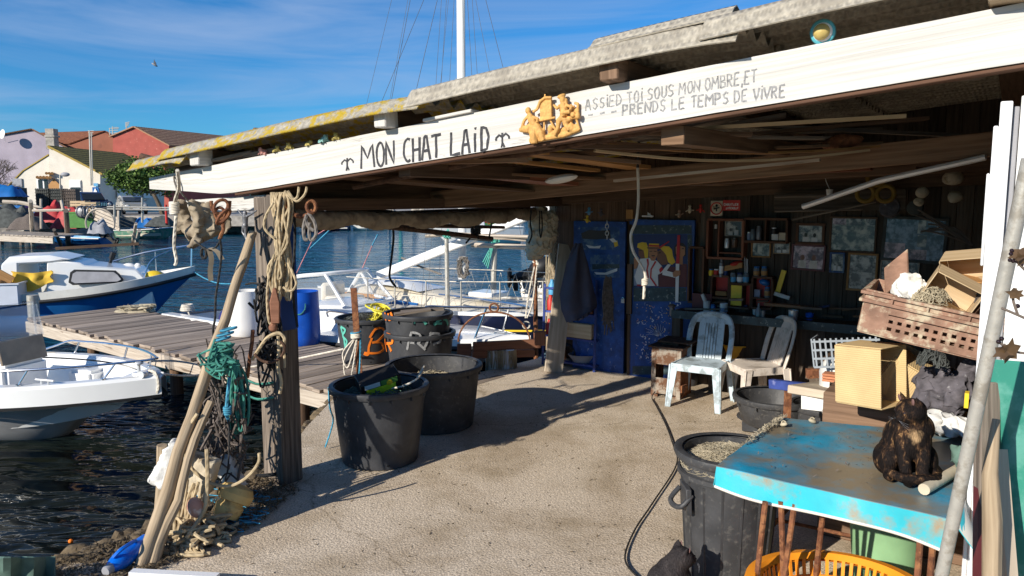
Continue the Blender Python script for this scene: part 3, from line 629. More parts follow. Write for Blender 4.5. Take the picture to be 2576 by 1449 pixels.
for k,(px,w)in enumerate(((338,122),(390,115))):
 q=MB();c=at(px,545+k*2,GC-.1);q.lathe([(.5,0),(.62,.75),(.68,.78),(.66,.82),(.58,.8),(.5,.1),(0,.1)],c-V((0,6,0)),20,sx=1.0*w/120,sy=1);solo(q,'tub','black_plastic',('black tub on the far quay behind the thin rail','black tub farther right near the hanging canvas')[k],'tub','black tubs on the far quay')
q=MB();q.box(pd(0,520,50.5),(3.4,1.2,.16));solo(q,'blue_table','hull_blue','dark blue plank bed under the net heap at far left','bench')
for k,(px,py,y,sx,sy,sz,m,lb)in enumerate(((318,556,49,.9,.6,.7,'net_dark','black net heap under the long rail near the silver car'),(368,560,47,.7,.5,.6,'hull_blue','blue tarpaulin bundle under the rail right part'),(275,548,51,.9,.6,.8,'net_brown','brown net heap right of the green tub'),(405,556,47,.8,.6,.6,'net_dark','black covered heap next to the thin red post'),(70,560,47,1.0,.6,.8,'net_brown','brown net heap left of the blue drum'))):heap('net_pile',m,lb,'heap',px,py,y,sx,sy,sz,40+k)
q=MB()
for yy in(520,525.5):q.tube([pd(270,yy,44),pd(440,yy+3,41)],.04,5)
for px in(288,358):q.tube([pd(px,497+(px==288)*18,43),pd(px,560,43)],.06,6)
solo(q,'railing','galvanised','pale two bar railing above the green boat','railing')
def pole(name,m_,label,cat,a,b,r,group=None):
 q=MB();q.tube([a,a.lerp(b,.5)+V((0,0,.01)),b],[r,r*.95,r*.85],8);return solo(q,name,m_,label,cat,group)
pole('mooring_pole','bleached_wood','grey pole with a turquoise band on the far jetty','pole',at(83,612,WZ)-Z*.4,pd(77,506,42.5),.13)
pole('mooring_pole','bleached_wood','thin pole standing before the blue drum','pole',pd(104,575,46),pd(103,500,46),.08)
pole('mooring_pole','grey_wood','dark stout post before the hanging red tarpaulin','pole',at(172,616,WZ)-Z*.4,pd(166,530,42),.15)
pole('mooring_pole','bleached_wood','leaning pole resting against the stout dark post','pole',pd(160,530,42.2),pd(154,505,42.5),.09)
pole('mooring_pole','bleached_wood','pale stake in the water leaning right','pole',at(338,614,WZ)-Z*.3,pd(351,580,41.3),.11,'stakes leaning together in the water')
pole('mooring_pole','bleached_wood','pale stake in the water, more upright of the leaning pair','pole',at(331,612,WZ)-Z*.3,pd(342,563,41.6),.1,'stakes leaning together in the water')
pole('mooring_pole','grey_wood','dark slanting stake beside the far jetty end','pole',at(158,620,WZ)-Z*.2,pd(136,578,41),.1)
q=MB();q.tube(spl([pd(8,507,43.5),pd(60,511,43.5),pd(105,525,43.5)]),.11,6);solo(q,'spar','bleached_wood','pale curved spar held up across the far jetty','spar')
q=MB();q.tube([pd(82,530,43),pd(176,528,43)],.08,6);solo(q,'spar','bleached_wood','straight pale rail between the two far jetty poles','spar')
pole('red_post','red','thin red post on the far shore next to the hanging rope','post',pd(420,566,45),pd(417,515,45),.08)
q=MB();q.tube(circ(pd(252,562,42),.78,-20,200,24),.05,5);solo(q,'hoop','bleached_wood','bent pale hoop standing over the boats','hoop')
q=MB();q.bar(pd(140,625,40),pd(350,613,41),.14,.14);solo(q,'floating_beam','dark_wood','dark beam floating in front of the far jetty','beam')
t=thing('far_jetty','low weathered plank jetty on the far left','jetty',at(60,612,WZ))
m=MB();A,B_=pd(-60,588,43),pd(134,596,41)
for k in range(18):p=A.lerp(B_,(k+.5)/18);m.box(p+V((0,1.5,0)),(.2,3,.06))
m.build('deck','bleached_wood',t);m=MB();m.bar(A+V((0,0,-.2)),B_+V((0,0,-.2)),.1,.3);m.build('edge_beam','bleached_wood',t)
for px in(3,55,120):
 m=MB();p=at(px,616,WZ);m.tube([p-Z*.5,p+Z*.55],.14,7);m.build('pile','grey_wood',t)
# boats: one hull builder, many boats
class Hull:
 def __init__(s,L,B,D,rise=.3,rake=.12,full=.42,flare=.72,tr=.82,sh=1.8):
  s.L,s.B,s.D,s.rise,s.rake,s.full,s.flare,s.tr,s.sh=L,B,D,rise,rake,full,flare,tr,sh
 def hb(s,t):return s.B/2*(s.tr+(1-s.tr)*min(1,t/s.full))if t<s.full else s.B/2*(1-((t-s.full)/(1-s.full))**2.3)
 def zs(s,t):return s.D*(1+s.rise*max(0,t)**s.sh)
 def xs(s,t,f):return s.L*(t-(1-f)*s.rake*max(0,(t-.55)/.45)**1.5)
 def zk(s,t):return s.D*.9*max(0,(t-.62)/.38)**2.2*.8
 def edge(s,t,sd=1,inset=0,dz=0):return V((s.xs(t,1),sd*max(.0,s.hb(t)-inset),s.zs(t)+dz))
 def hull(s,mb,n=22):
  vs=[];q=6
  for i in range(n+1):
   t=i/n;b,zt,zb=s.hb(t),s.zs(t),s.zk(t)
   for sd in(1,-1):
    for k in range(q):
     f=1-k/q;fl=s.flare-(s.flare-.12)*max(0,(t-.4)/.6)**1.1;w=fl+(1-fl)*max(0,(f-.35)/.65)if f>.35 else fl*(f/.35)**.7*.995
     vs.append(V((s.xs(t,f),sd*b*w,zb+(zt-zb)*(f if f>.35 else .35*(f/.35)**1.3))))
    if sd==1:vs.append(V((s.xs(t,0),0,zb)))
  w=2*q+1
  ring=[]
  for i in range(n+1):st=vs[i*w:(i+1)*w];ring.append(st[:q+1]+st[q+1:][::-1])
  P=[p for r_ in ring for p in r_];fs=[[i*w+j,i*w+j+1,(i+1)*w+j+1,(i+1)*w+j]for i in range(n)for j in range(w-1)]
  fs=[f[::-1]for f in fs];fs.append(list(range(w)));mb.add(P,fs)
 def strip(s,mb,a,b,t0=0,t1=1,n=24,dza=0,dzb=0):
  for sd in(1,-1):
   vs=[]
   for i in range(n+1):t=t0+(t1-t0)*i/n;vs+=[s.edge(t,sd,a,dza),s.edge(t,sd,b,dzb)]
   mb.add(vs,[([2*i,2*i+1,2*i+3,2*i+2]if sd<0 else[2*i+2,2*i+3,2*i+1,2*i])for i in range(n)])
 def deck(s,mb,t0,t1,inset=0,dz=0,camber=.04,n=14,nv=8):
  mb.grid(lambda a,b:(lambda t,y:V((s.xs(t,1),(s.hb(t)-min(inset,s.hb(t)))*y,s.zs(t)+dz+camber*(1-y*y))))(t0+(t1-t0)*a,b*2-1),n,nv)
 def bot(s,t,sd,inset,depth):k=max(0,(t-.45)/.55);return V((s.xs(t,.55),sd*max(0,s.hb(t)-inset)*(.90-.62*k),max(s.D*.42,s.D-depth)+.3*s.D*max(0,(t-.6)/.4)**2))
 def well(s,mb,t0,t1,inset,depth,n=14):
  for sd in(1,-1):
   vs=[]
   for i in range(n+1):
    t=t0+(t1-t0)*i/n;vs+=[s.edge(t,sd,inset),s.bot(t,sd,inset,depth)]
   mb.add(vs,[([2*i,2*i+1,2*i+3,2*i+2]if sd>0 else[2*i+2,2*i+3,2*i+1,2*i])for i in range(n)])
  vs=[]
  for i in range(n+1):
   t=t0+(t1-t0)*i/n
   for sd in(1,-1):vs.append(s.bot(t,sd,inset,depth))
  mb.add(vs,[[2*i,2*i+1,2*i+3,2*i+2]for i in range(n)])
  for t in(t0,t1):
   mb.add([s.edge(t,1,inset),s.edge(t,-1,inset),s.bot(t,-1,inset,depth),s.bot(t,1,inset,depth)],[[0,1,2,3]])
 def rub(s,mb,r,dz=-.03,n=30,out=.0):
  L_=[s.edge(i/n,1,-out,dz)for i in range(n+1)];R_=[s.edge(i/n,-1,-out,dz)for i in range(n,-1,-1)]
  mb.tube(L_+R_[1:],r,6)
def outboard(t,loc,M=None,m1='black',m2='black_rubber',sc=1.,tilt=0):
 q=MB();Mx=rotm(0,tilt,0);loc=V(loc)
 q.ell(loc+Mx@V((-.12,0,.32))*sc,(.28*sc,.17*sc,.2*sc),Mx);q.box(loc+Mx@V((-.1,0,.16))*sc,(.42*sc,.28*sc,.16*sc),Mx)
 e=q.build('engine',m1,t,bev=.02)
 q=MB();q.box(loc+Mx@V((-.14,0,-.2))*sc,(.17*sc,.12*sc,.7*sc),Mx);q.box(loc+Mx@V((-.2,0,-.5))*sc,(.42*sc,.05*sc,.05*sc),Mx);q.ell(loc+Mx@V((-.18,0,-.62))*sc,(.22*sc,.06*sc,.06*sc),Mx)
 for k in range(3):q.box(loc+Mx@V((-.4,.1*cos(k*2.1),-.62+.1*sin(k*2.1)))*sc,(.03,.1*sc,.1*sc),Mx)
 q.build('engine_leg',m2,e)
def open_boat(name,label,px,py,rz,L,B,D,hm,inm='gelcoat_old',eng=None,engm='black',cabin=False,z0=WZ,group='boats moored along the far shore',tilt=0,rubm='white',console=False):
 p=at(px,py,WZ);t=thing(name,label,'boat',(p.x,p.y,WZ-.12),R(rz),group);h=Hull(L,B,D)
 m=MB();h.hull(m,14);m.build('hull',hm,t);m=MB();h.strip(m,0,.12);h.deck(m,.72,1,0,.005);h.well(m,.02,.73,.1,D*.75);m.build('deck',inm,t)
 m=MB();h.rub(m,.035);m.build('rub_rail',rubm,t)
 for f in(.25,.5):m=MB();m.box((L*f,0,D*.82),(.25,h.hb(f)*1.85,.04));m.build('thwart',inm,t)
 if cabin:
  m=MB();m.prism([(L*.4,D*.9),(L*.42,D+.75),(L*.62,D+.7),(L*.78,D*1.1)],(0,B*.33,0),(1,0,0),(0,0,1),B*.66);m.build('cabin','gelcoat',t,bev=.05)
  m=MB();m.box((L*.53,-B*.335,D+.42),(L*.16,.03,.25));m.box((L*.53,B*.335,D+.42),(L*.16,.03,.25));m.build('window','window_dark',t)
 if console:m=MB();m.box((L*.42,0,D+.12),(.5,.6,.7));m.build('console','gelcoat',t,bev=.04);m=MB();m.box((L*.47,0,D+.6),(.04,.62,.3),rotm(0,-20));m.build('windshield','screen_glass',t)
 if eng:outboard(t,(-.02,0,D*.9),m1=engm,m2=engm,tilt=tilt,sc=eng)
 return t
open_boat('boat','faded green open boat with a white gunwale',300,600,-3,4.4,1.6,.75,'hull_green','cream_deck',None)
open_boat('boat','dull blue dinghy with a tilted black outboard',268,618,168,4.2,1.5,.6,'hull_blue','hull_sky',1.15,tilt=55)
open_boat('boat','long white and blue boat below the red tarpaulins',225,594,172,5.4,1.7,.7,'gelcoat_old','hull_sky',1.1,'shadow_grey',tilt=-20)
open_boat('boat','light blue boat lying under the railing',392,588,165,4.8,1.6,.7,'hull_sky','hull_sky',.9)
open_boat('boat','white boat with a grey outboard beside the far jetty',122,598,185,4.0,1.5,.65,'gelcoat_old','gelcoat_old',1.1,'shadow_grey',tilt=20)
open_boat('boat','white boat behind the hanging canvas',560,584,8,4.4,1.6,.8,'gelcoat','gelcoat_old',None,cabin=True)
heap('covered_engine','shadow_grey','grey plastic wrapped outboard engine behind the hoop','engine',250,570,42.5,.5,.4,.75,21)
mats=['gelcoat','hull_navy','gelcoat','hull_sky','gelcoat','hull_sky','gelcoat','gelcoat_old']
labs=['long white boat with a white outboard right of the hanging cables','dark navy boat with a white engine under the canopy','white open boat with two engines beside the navy boat','light blue boat beached behind the long white one','small white boat left of the green floats','turquoise boat farther back under the rolled canvas','white boat half hidden by the canvas roll, left of the mast','grey white boat at the far shore behind the dark spars']
for k,(px,py,rz,L,D,e)in enumerate(((742,584,185,6.2,.9,1.3),(880,580,182,5,.75,1.2),(975,579,186,4.6,.75,1.2),(770,572,170,6.5,1.1,0),(1050,575,178,4.4,.7,0),(840,570,5,5.5,1.0,0),(1150,570,175,6,.9,0),(1010,568,12,5,.8,0))):
 open_boat('boat',labs[k],px,py,rz,L,1.9,D,mats[k],'gelcoat_old',e or None,'white' if k<2 else 'pewter',console=k in(0,4,6))
for k,px in enumerate((1008,1062)):
 q=MB();c=at(px,577,WZ);q.ell(c+Z*.5,(.22,.22,.5));solo(q,'green_float','teal_paint',('green float left of the hanging cord','green float right of the hanging cord')[k],'float','green floats on the far water')
open_boat('boat','small white cabin boat near the canvas bag',1245,600,195,4.6,1.7,.8,'gelcoat','gelcoat',.8,cabin=True)
open_boat('boat','white cabin cruiser right behind the canvas bag',1305,612,200,6.0,2.1,1.2,'gelcoat','gelcoat',None,cabin=True)
open_boat('boat','red topped boat far behind the white cabin boat',1262,577,185,4.8,1.8,.8,'green','red',None,rubm='red')
open_boat('boat','white fishing boat at anchor beside the sailboat mast',1190,580,190,6,2.0,1.1,'gelcoat','gelcoat_old',None,cabin=True)
open_boat('boat','turquoise hull far away left of the mast',1118,568,180,5,1.8,.8,'hull_sky','hull_sky',None)
open_boat('boat','white sailing dinghy moored behind the dark spars',1060,567,175,4.5,1.7,.8,'gelcoat','gelcoat',None)
for k,(px,py,rz,L,m,e,lb)in enumerate(((330,590,172,4.6,'hull_sky',.9,'pale blue boat moored beyond the green boat'),(430,596,176,4.2,'gelcoat_old',.9,'white dinghy behind the thin red post'),(60,592,178,4.6,'hull_blue',0,'blue boat lying beyond the far jetty'),(370,578,168,5,'gelcoat',0,'white boat high on the far bank under the rail'))):open_boat('boat',lb,px,py,rz,L,1.6,.7,m,'gelcoat_old',e or None,'pewter')
def gull(px,py,y,s,label,tilt):
 t=MB();c=pd(px,py,y);M=rotm(0,tilt,20);t.ell(c,(.18*s,.06*s,.06*s),M,8,6)
 for sd in(1,-1):t.prism([(-.06,0),(.09,0),(.03,.3),(-.1,.62),(-.08,.3)],c+M@V((0,0,.0)),M@V((s,0,0)),M@V((0,.8*sd*s,.35*s)),.015)
 solo(t,'gull','shadow_grey',label,'gull')
gull(389,163,45,1.0,'small gull gliding in the sky above the houses',30)
gull(1152,201,60,1.0,'tiny far gull just left of the tall mast',0)
# the fisherman's shed
SL=.102
def zb(s):return 2.22+SL*s
def ztp(s):return zb(s)+.235
shed=thing('fishing_shed','open wooden fishing shed with a corrugated roof and white lettered beam on the quay','shed',S(2.5,2.5))
def sbar(name,m,a,b,w,h,parent=shed,bev=.004,up=Z,label=None):
 q=MB();q.bar(S(*a),S(*b),w,h,up);return q.build(name,m,parent,bev=bev,label=label)
q=MB();OL=[(-.98,2.265),(0,2.222),(6.4,zb(6.4)),(6.4,ztp(6.4)),(-.98,2.352)];nB=40
def bl_(s):return 2.265-.043*(s+.98)/.98 if s<0 else zb(s)
vs,fs_,uv_=[],[],[]
for v_ in(0,.085):
 for i in range(nB+1):
  s_=-.98+7.38*i/nB;j=.004*MN.noise(V((s_*3,v_,0)));vs+=[S(s_,v_,bl_(s_)+j),S(s_,v_,ztp(s_)+.004*MN.noise(V((s_*3,5,v_))))]
w_=2*(nB+1)
for i in range(nB):
 a=2*i;u0,u1=7.38*i/nB,7.38*(i+1)/nB
 for F4,vv in(([a,a+2,a+3,a+1],(0,0,.235,.235)),([w_+a+1,w_+a+3,w_+a+2,w_+a],(.5,.5,.7,.7)),([a+1,a+3,w_+a+3,w_+a+1],(.235,.235,.32,.32)),([w_+a,w_+a+2,a+2,a],(.8,.8,.9,.9))):
  fs_.append(F4);uv_.append([(u0 if(x%w_)//2==i else u1,y)for x,y in zip(F4,vv)])
fs_+=[[1,w_+1,w_,0],[w_-2,2*w_-2,2*w_-1,w_-1]];uv_+=[[(0,0),(.08,0),(.08,.1),(0,.1)]]*2
q.add(vs,fs_,uv_);fascia=q.build('fascia_beam','white_beam',shed)
q=MB();q.bar(S(-.86,.13,2.105),S(.35,.13,2.16),.09,.11,Z);q.build('lower_beam','white_beam',shed,bev=.006)
sbar('beam_underside_board','brown_wood',(.1,.05,zb(.1)-.012),(6.3,.05,zb(6.3)-.012),.075,.02)
def rib(mb,pts,w,v,t=.0015,lay=[0]):
 P=[V((a,b,0))for a,b in pts];n=len(P);L,Rr=[],[]
 for i in range(n):
  d=(P[min(n-1,i+1)]-P[max(0,i-1)]);d=d.normalized()if d.length else V((1,0,0));nn=V((-d.y,d.x,0))*(w/2*uni(.85,1.15));L.append(P[i]+nn);Rr.append(P[i]-nn)
 lay[0]=(lay[0]+1)%12;o=v-.0008-lay[0]*.00022
 vs=[S(p.x,o,p.y)for p in L]+[S(p.x,o,p.y)for p in Rr]+[S(p.x,v+.004,p.y)for p in L]+[S(p.x,v+.004,p.y)for p in Rr]
 fs=[]
 for i in range(n-1):fs+=[[i,n+i,n+i+1,i+1],[2*n+i,i,i+1,2*n+i+1],[n+i,3*n+i,3*n+i+1,n+i+1]]
 fs+=[[0,2*n,3*n,n],[n-1,2*n-1,4*n-1,3*n-1]]
 mb.add(vs,fs)
def oval(cx,cy,rx,ry,a0=0,a1=360,n=14):return[(cx+rx*cos(R(a0+(a1-a0)*i/n)),cy+ry*sin(R(a0+(a1-a0)*i/n)))for i in range(n+1)]
GL={'M':[[(0,0),(.1,1),(.5,.42),(.88,1),(1,0)]],'O':[oval(.5,.5,.42,.5,90,450)],'N':[[(.02,0),(.04,1),(.92,.02),(.96,1)]],'C':[oval(.6,.5,.52,.5,60,300)],
 'H':[[(.05,0),(.05,1)],[(.92,0),(.92,1)],[(.05,.5),(.92,.52)]],'A':[[(0,0),(.3,.95),(.55,1),(.95,0)],[(.12,.38),(.8,.38)]],'T':[[(0,.97),(1,1)],[(.52,1),(.5,0)]],
 'L':[[(.08,1),(.05,.02),(.95,.04)]],'I':[[(.5,0),(.5,.86)],[(.45,1.08),(.58,1.12)]],'D':[[(.05,0),(.08,1),(.6,.92),(.92,.55),(.7,.1),(.05,0)]],'S':[[(.9,.85),(.55,1),(.15,.82),(.3,.56),(.75,.45),(.88,.2),(.5,0),(.08,.12)]],
 'E':[[(.9,1),(.08,.98),(.06,0),(.92,.02)],[(.07,.52),(.72,.53)]],'U':[[(.05,1),(.08,.25),(.5,0),(.9,.25),(.93,1)]],'B':[[(.06,0),(.06,1),(.65,.92),(.68,.62),(.08,.52),(.85,.4),(.82,.08),(.06,0)]],
 'R':[[(.06,0),(.06,1),(.7,.92),(.75,.6),(.08,.48)],[(.3,.48),(.92,0)]],'P':[[(.06,0),(.06,1),(.75,.92),(.8,.58),(.08,.45)]],'V':[[(0,1),(.5,0),(1,1)]],',':[[(.6,.1),(.4,-.2)]],'-':[[(.1,.45),(.9,.47)]],'.':[[(.4,.05),(.6,.08)]],
 'F':[[(.9,1),(.08,.98),(.06,0)],[(.07,.5),(.7,.5)]],'4':[[(.7,0),(.7,1),(0,.35),(1,.35)]],'9':[oval(.5,.7,.4,.3,0,360,10),[(.9,.7),(.8,0)]],'0':[oval(.5,.5,.4,.5)],'8':[oval(.5,.74,.35,.26),oval(.5,.24,.42,.25)],'2':[[(.05,.8),(.5,1),(.9,.75),(.05,.02),(.95,.02)]],'6':[[(.8,1),(.2,.5),(.1,.2)],oval(.5,.27,.4,.27)]}
def letters(mb,items,w,v):
 for ch,x0,x1,yt,yb in items:
  s0,z0=sh(x0,yb,v);s1,z1=sh(x1,yb-(x1-x0)*.14,v);_,zt_=sh((x0+x1)/2,yt,v);h=zt_-(z0+z1)/2
  for st in GL[ch]:
   st2=[(s0+(s1-s0)*a+uni(-.002,.002),z0+(z1-z0)*a+h*b+uni(-.002,.002))for a,b in(st if len(st)>6 else[p for i in range(len(st)-1)for p in((st[i][0]+(st[i+1][0]-st[i][0])*k/3,st[i][1]+(st[i+1][1]-st[i][1])*k/3)for k in range(3))]+[st[-1]])]
   rib(mb,st2,w,v)
def z7(x,y):return 383.4+x*.3473,223.65+y*.3473
q=MB();its=[]
for ch,x0,x1,y0,y1 in(('M',1512,1608,405,580),('O',1622,1685,388,566),('N',1692,1755,375,552),('C',1818,1878,362,532),('H',1886,1942,352,532),('A',1955,2015,340,518),('T',2022,2092,333,505),('L',2160,2232,310,483),('A',2244,2302,295,475),('I',2325,2352,300,462),('D',2380,2442,272,455)):
 a,b=z7(x0,y0);c,d=z7(x1,y1);its.append((ch,a,c,b,d-0))
its=[(c,a,b,y0,y1+.0)for c,a,b,y0,y1 in its];letters(q,its,.017,0)
q.build('lettering','ink',fascia,ang=10)
q=MB();lt='ASSIED TOI SOUS MON OMBRE,ET';W1={' ':.55,'I':.45,',':.5,'M':1.25}
def line(mb,txt,x0,yb0,x1,yb1,h0,h1,w):
 ws=[W1 .get(c,1)for c in txt];T_=sum(ws);x=0
 for c,ww in zip(txt,ws):
  f0,f1=x/T_,(x+ww*.8)/T_;x+=ww
  if c==' ':continue
  X0,X1=x0+(x1-x0)*f0,x0+(x1-x0)*f1;yb=yb0+(yb1-yb0)*f0;letters(mb,[(c,X0,X1,yb-h0-(h1-h0)*f0-(X1-X0)*.07,yb)],w,0)
def z8(x,y):return 1214.1+x*.3473,95.85+y*.3473
a,b=z8(745,524),z8(1995,318);line(q,lt,a[0],a[1],b[0],b[1],26,33,.0075)
a,b=z8(760,592),z8(2200,425);line(q,'- - - PRENDS LE TEMPS DE VIVRE',a[0],a[1],b[0],b[1],26,31,.0085)
q.build('motto','faded_ink',fascia,ang=10)
q=MB()
for(cx,cy,k)in((1412,545,1.),(2535,370,1.15)):
 def g(a,b):X,Y=z7(cx+a*k,cy+b*k);return sh(X,Y,0)
 for pl in([(0,-45),(0,20),(-6,48)],[(-2,-20),(-20,-30),(-42,-8)],[(2,-22),(22,-40),(42,-24)],[(0,15),(14,45)],[(-42,-8),(-36,4)],[(42,-24),(44,-8)]):rib(q,[g(*p)for p in pl],.013,0)
q.build('winged_figure','ink',fascia,ang=10)
def zr(s):return ztp(s)+.175
def sheet(name,m,s0,s1,dz,v0,v1,label=None,curl=0.,seed=0):
 q=MB();ns,nv=16,int((v1-v0)/.0295)
 def f(a,b):
  s_=s0+(s1-s0)*a;v_=v0+(v1-v0)*b;wv=.032*-cos((v_-v0)*2*pi/.177);
  return S(s_+.02*MN.noise(V((v_*4,seed,0))),v_,zr(s_)+dz+wv+.006*MN.noise(V((s_*1.3,v_*.7,seed)))-(curl*max(0,.11-(v_-v0))/.11)-.03*(a**8 if curl else 0))
 q.grid(f,ns,nv,-.007);return q.build(name,m,shed,ang=60,label=label)
sheet('roof_sheet','lichen_sheet',-.62,2.05,-.025,-.16,5.5,'yellow lichen grown corrugated sheet',.03,1)
sheet('roof_sheet','lichen_sheet',-1.02,-.3,-.06,-.17,.5,'broken lower lip of the sheet',.03,4)
sheet('roof_sheet','roof_sheet',1.93,3.95,.0,-.15,5.5,None,.06,2)
sheet('roof_sheet','roof_sheet',3.15,3.9,.05,-.07,2.5,None,.0,5)
sheet('roof_sheet','roof_sheet',3.78,5.3,.01,-.15,5.5,None,.06,3)
sheet('roof_sheet','roof_sheet',4.55,7.2,.045,-.16,5.5,None,.06,6)
q=MB();q.box(S(5.1,.25,zr(5.1)+.13),(.5,.5,.03),rotm(0,-6,-33));solo(q,'roof_board','orange_paint','orange red board lying on the roof edge at the top','board')
for k,(s_,m,w,h)in enumerate(((-.22,'white_beam',.12,.125),(1.69,'white_beam',.10,.13),(3.28,'dark_wood',.11,.12),(5.02,'drift_wood',.16,.12),(6.1,'dark_wood',.12,.12))):
 e=sbar('rafter','dark_wood',(s_,.03,ztp(s_)+h/2+.003),(s_,5.0,ztp(s_)+h/2+.003),w,h,label=None)
 q=MB();q.bar(S(s_,-.10,ztp(s_)+h/2+.004),S(s_,.028,ztp(s_)+h/2+.004),w*1.0,h*.99);q.build('rafter_end',m,e,bev=.008,jit=.006)
sbar('trim_board','white_beam',(1.98,.02,ztp(1.98)+.012),(2.35,.02,ztp(2.35)+.012),.09,.02)
for(a,b,w,h)in(((-.95,.25,2.44),(-.1,.25,2.53),.06,.05),((-1.05,.35,2.41),(-.35,.35,2.45),.05,.04),((-.35,.06,2.46),(.3,.06,2.53),.1,.025),((.2,.08,2.505),(.95,.08,2.58),.12,.03)):sbar('loose_board','grey_wood',a,b,w,h)
q=MB();q.tube([shp(355,393,.2),shp(430,412,.3),S(.5,.4,2.5)],.028,8);solo(q,'iron_pipe','dark_rust','dark pipe sticking out under the roof corner on the left','pipe')
sbar('tie_beam','roof_wood',(.2,2.3,2.17),(5.6,2.3,2.60),.12,.16)
sbar('side_plate','dark_wood',(.22,.1,2.22),(.05,5.3,2.22),.1,.19)
sbar('side_plate','dark_wood',(.42,.1,2.14),(.25,5.3,2.13),.06,.1)
sbar('rafter','roof_wood',(3.55,.12,2.52),(3.62,4.9,2.60),.13,.1)
sbar('rafter','dark_wood',(1.7,.12,2.38),(1.7,4.9,2.40),.1,.1)
sbar('tie_beam','dark_wood',(.1,4.78,2.20),(5.6,4.78,2.45),.1,.2)
sbar('tie_beam','dark_wood',(.1,4.2,2.28),(5.6,4.2,2.52),.08,.12)
def stored(label,m,a,b,w,h,bow=0,name='stored_board',cat='board',grp='boards stored under the roof',up=Z):
 q=MB();A,B_=S(*a),S(*b)
 if bow:
  P=[A.lerp(B_,k/8)-Z*(bow*sin(pi*k/8))for k in range(9)]
  for k in range(8):q.bar(P[k],P[k+1],w,h,up)
 else:q.bar(A,B_,w,h,up)
 return solo(q,name,m,label,cat,grp)
stored('wide reddish board stored under the roof behind the words','red_board',(1.25,.55,2.43),(1.75,2.2,2.31),.34,.03)
stored('bright orange brown board stored under the roof beside the hanging rope','orange_board',(2.05,.5,2.54),(2.45,2.2,2.44),.24,.03)
stored('narrow orange board lying behind the gilded plaque under the roof','orange_board',(1.75,.45,2.50),(2.1,2.1,2.42),.1,.025)
stored('pale plywood sheet stored under the roof at the beam left half','roof_wood',(.55,.6,2.36),(1.2,2.3,2.25),.5,.02)
stored('long thin board bowing down behind the tie beam','pale_wood',(2.75,.8,2.50),(4.2,2.1,2.52),.06,.015,.07)
stored('second bowed lath just above the thin bowed board','orange_board',(2.75,1.0,2.55),(4.25,2.2,2.55),.07,.015,.05)
stored('third bowed lath highest of the bundle near the rafter','roof_wood',(2.6,1.1,2.58),(4.25,2.3,2.58),.08,.018,.04)
stored('brown board stored low over the workbench side','red_board',(2.2,3.0,2.36),(4.1,3.0,2.44),.16,.06)
stored('pale edge board lying along the tie beam','bleached_wood',(2.3,2.05,2.33),(3.9,2.05,2.46),.05,.02)
stored('thick dark board stored at the far end of the ceiling','dark_wood',(2.4,3.5,2.33),(4.4,3.4,2.42),.3,.05)
stored('grey sheet of plywood stored near the shed back','roof_wood',(1.5,1.2,2.38),(2.6,3.8,2.32),.35,.02)
stored('dark plank stored close behind the white beam','dark_wood',(.6,.3,2.36),(2.6,.5,2.52),.16,.03)
stored('slim lath sticking out to the right below the corrugated roof','pale_wood',(3.3,.7,2.60),(4.55,1.0,2.64),.03,.02)
stored('grey lath stored beside the big rafter','grey_wood',(2.9,.5,2.57),(4.0,1.6,2.58),.05,.02)
for k in range(22):
 s0=uni(.7,3.9);v0=uni(.35,2.5);stored('dark weathered offcut in the jumble of timber under the roof',('dark_wood','roof_wood','grey_wood')[k%3],(s0,v0,zb(s0)+uni(.05,.2)),(s0+uni(.6,1.6),v0+uni(-.4,1.2),zb(s0)+uni(.05,.25)),uni(.05,.18),.025)
q=MB();q.tube([shp(890,470,.55),shp(1200,408,.55),shp(1545,345,.6),shp(1720,310,.65)],.022,8);solo(q,'metal_pipe','dark_rust','long dark pipe hung behind the white beam along its lower edge','pipe')
q=MB();q.tube([shp(2020,520,2.6),shp(2210,455,2.4),shp(2480,395,2.2)],.022,8);solo(q,'grey_tube','alu','straight pale tube slanting under the right tie beam','tube')
q=MB();q.ell(shp(1412,450,1.2),(.13,.1,.03),rotm(0,-10,-30));solo(q,'white_float','cloth_white','white plastic disc tucked between the ceiling boards','disc')
q=MB();q.ell(shp(2120,357,2.1),(.13,.06,.05),rotm(0,-8,-30),12,8);solo(q,'orange_bag','rust','dim red bundle lying on the ceiling timbers at right','bundle',jit=.02)
fp=thing('shed_post','weathered grey double timber post carrying the left end of the white beam','post',S(.43,.13))
def pst(s0,s1,v0,v1,z0,z1,name,m,lean=.0,jit=.0):
 q=MB();q.obox(S((s0+s1)/2,(v0+v1)/2,(z0+z1)/2),U*((s1-s0)/2),N*((v1-v0)/2),Z*((z1-z0)/2));return q.build(name,m,fp,bev=.008)
pst(.30,.445,.02,.2,0,2.2,'timber','grey_wood');pst(.449,.535,.012,.21,0,2.215,'timber','grey_wood');pst(.538,.55,.03,.2,1.2,2.0,'blue_board','blue_paint')
sbar('gable_board','dark_wood',(.12,.2,2.52),(-.02,5.4,2.5),.03,.42)
cp=at(1393,905,0);q=MB();q.tube([cp,cp+V((.02,0,1.2)),cp+V((.03,.02,2.2))],[.11,.10,.095],10);bp_=q.build('corner_post','drift_wood',shed,jit=.02)
q=MB()
for k in range(140):
 a=uni(0,2*pi);z0=uni(.75,1.9);rr=.115;pts=[cp+V((cos(a+j*.25)*rr,sin(a+j*.25)*rr,z0+j*uni(-.06,.06)*3))for j in range(4)];q.tube(pts,.003,3,False)
solo(q,'net_wrap','net_tan','beige netting wound round the rear corner post','netting')
def wallboards(name,m,s0,s1,v,z0,z1,n,th=.03):
 q=MB();w=(s1-s0)/n
 for k in range(n):q.obox(S(s0+w*(k+.5),v+th/2+uni(0,.004),(z0+z1)/2),U*(w/2-.003),N*(th/2),Z*((z1-z0)/2+uni(-.01,.01)))
 return q.build(name,m,shed)
WV=4.92
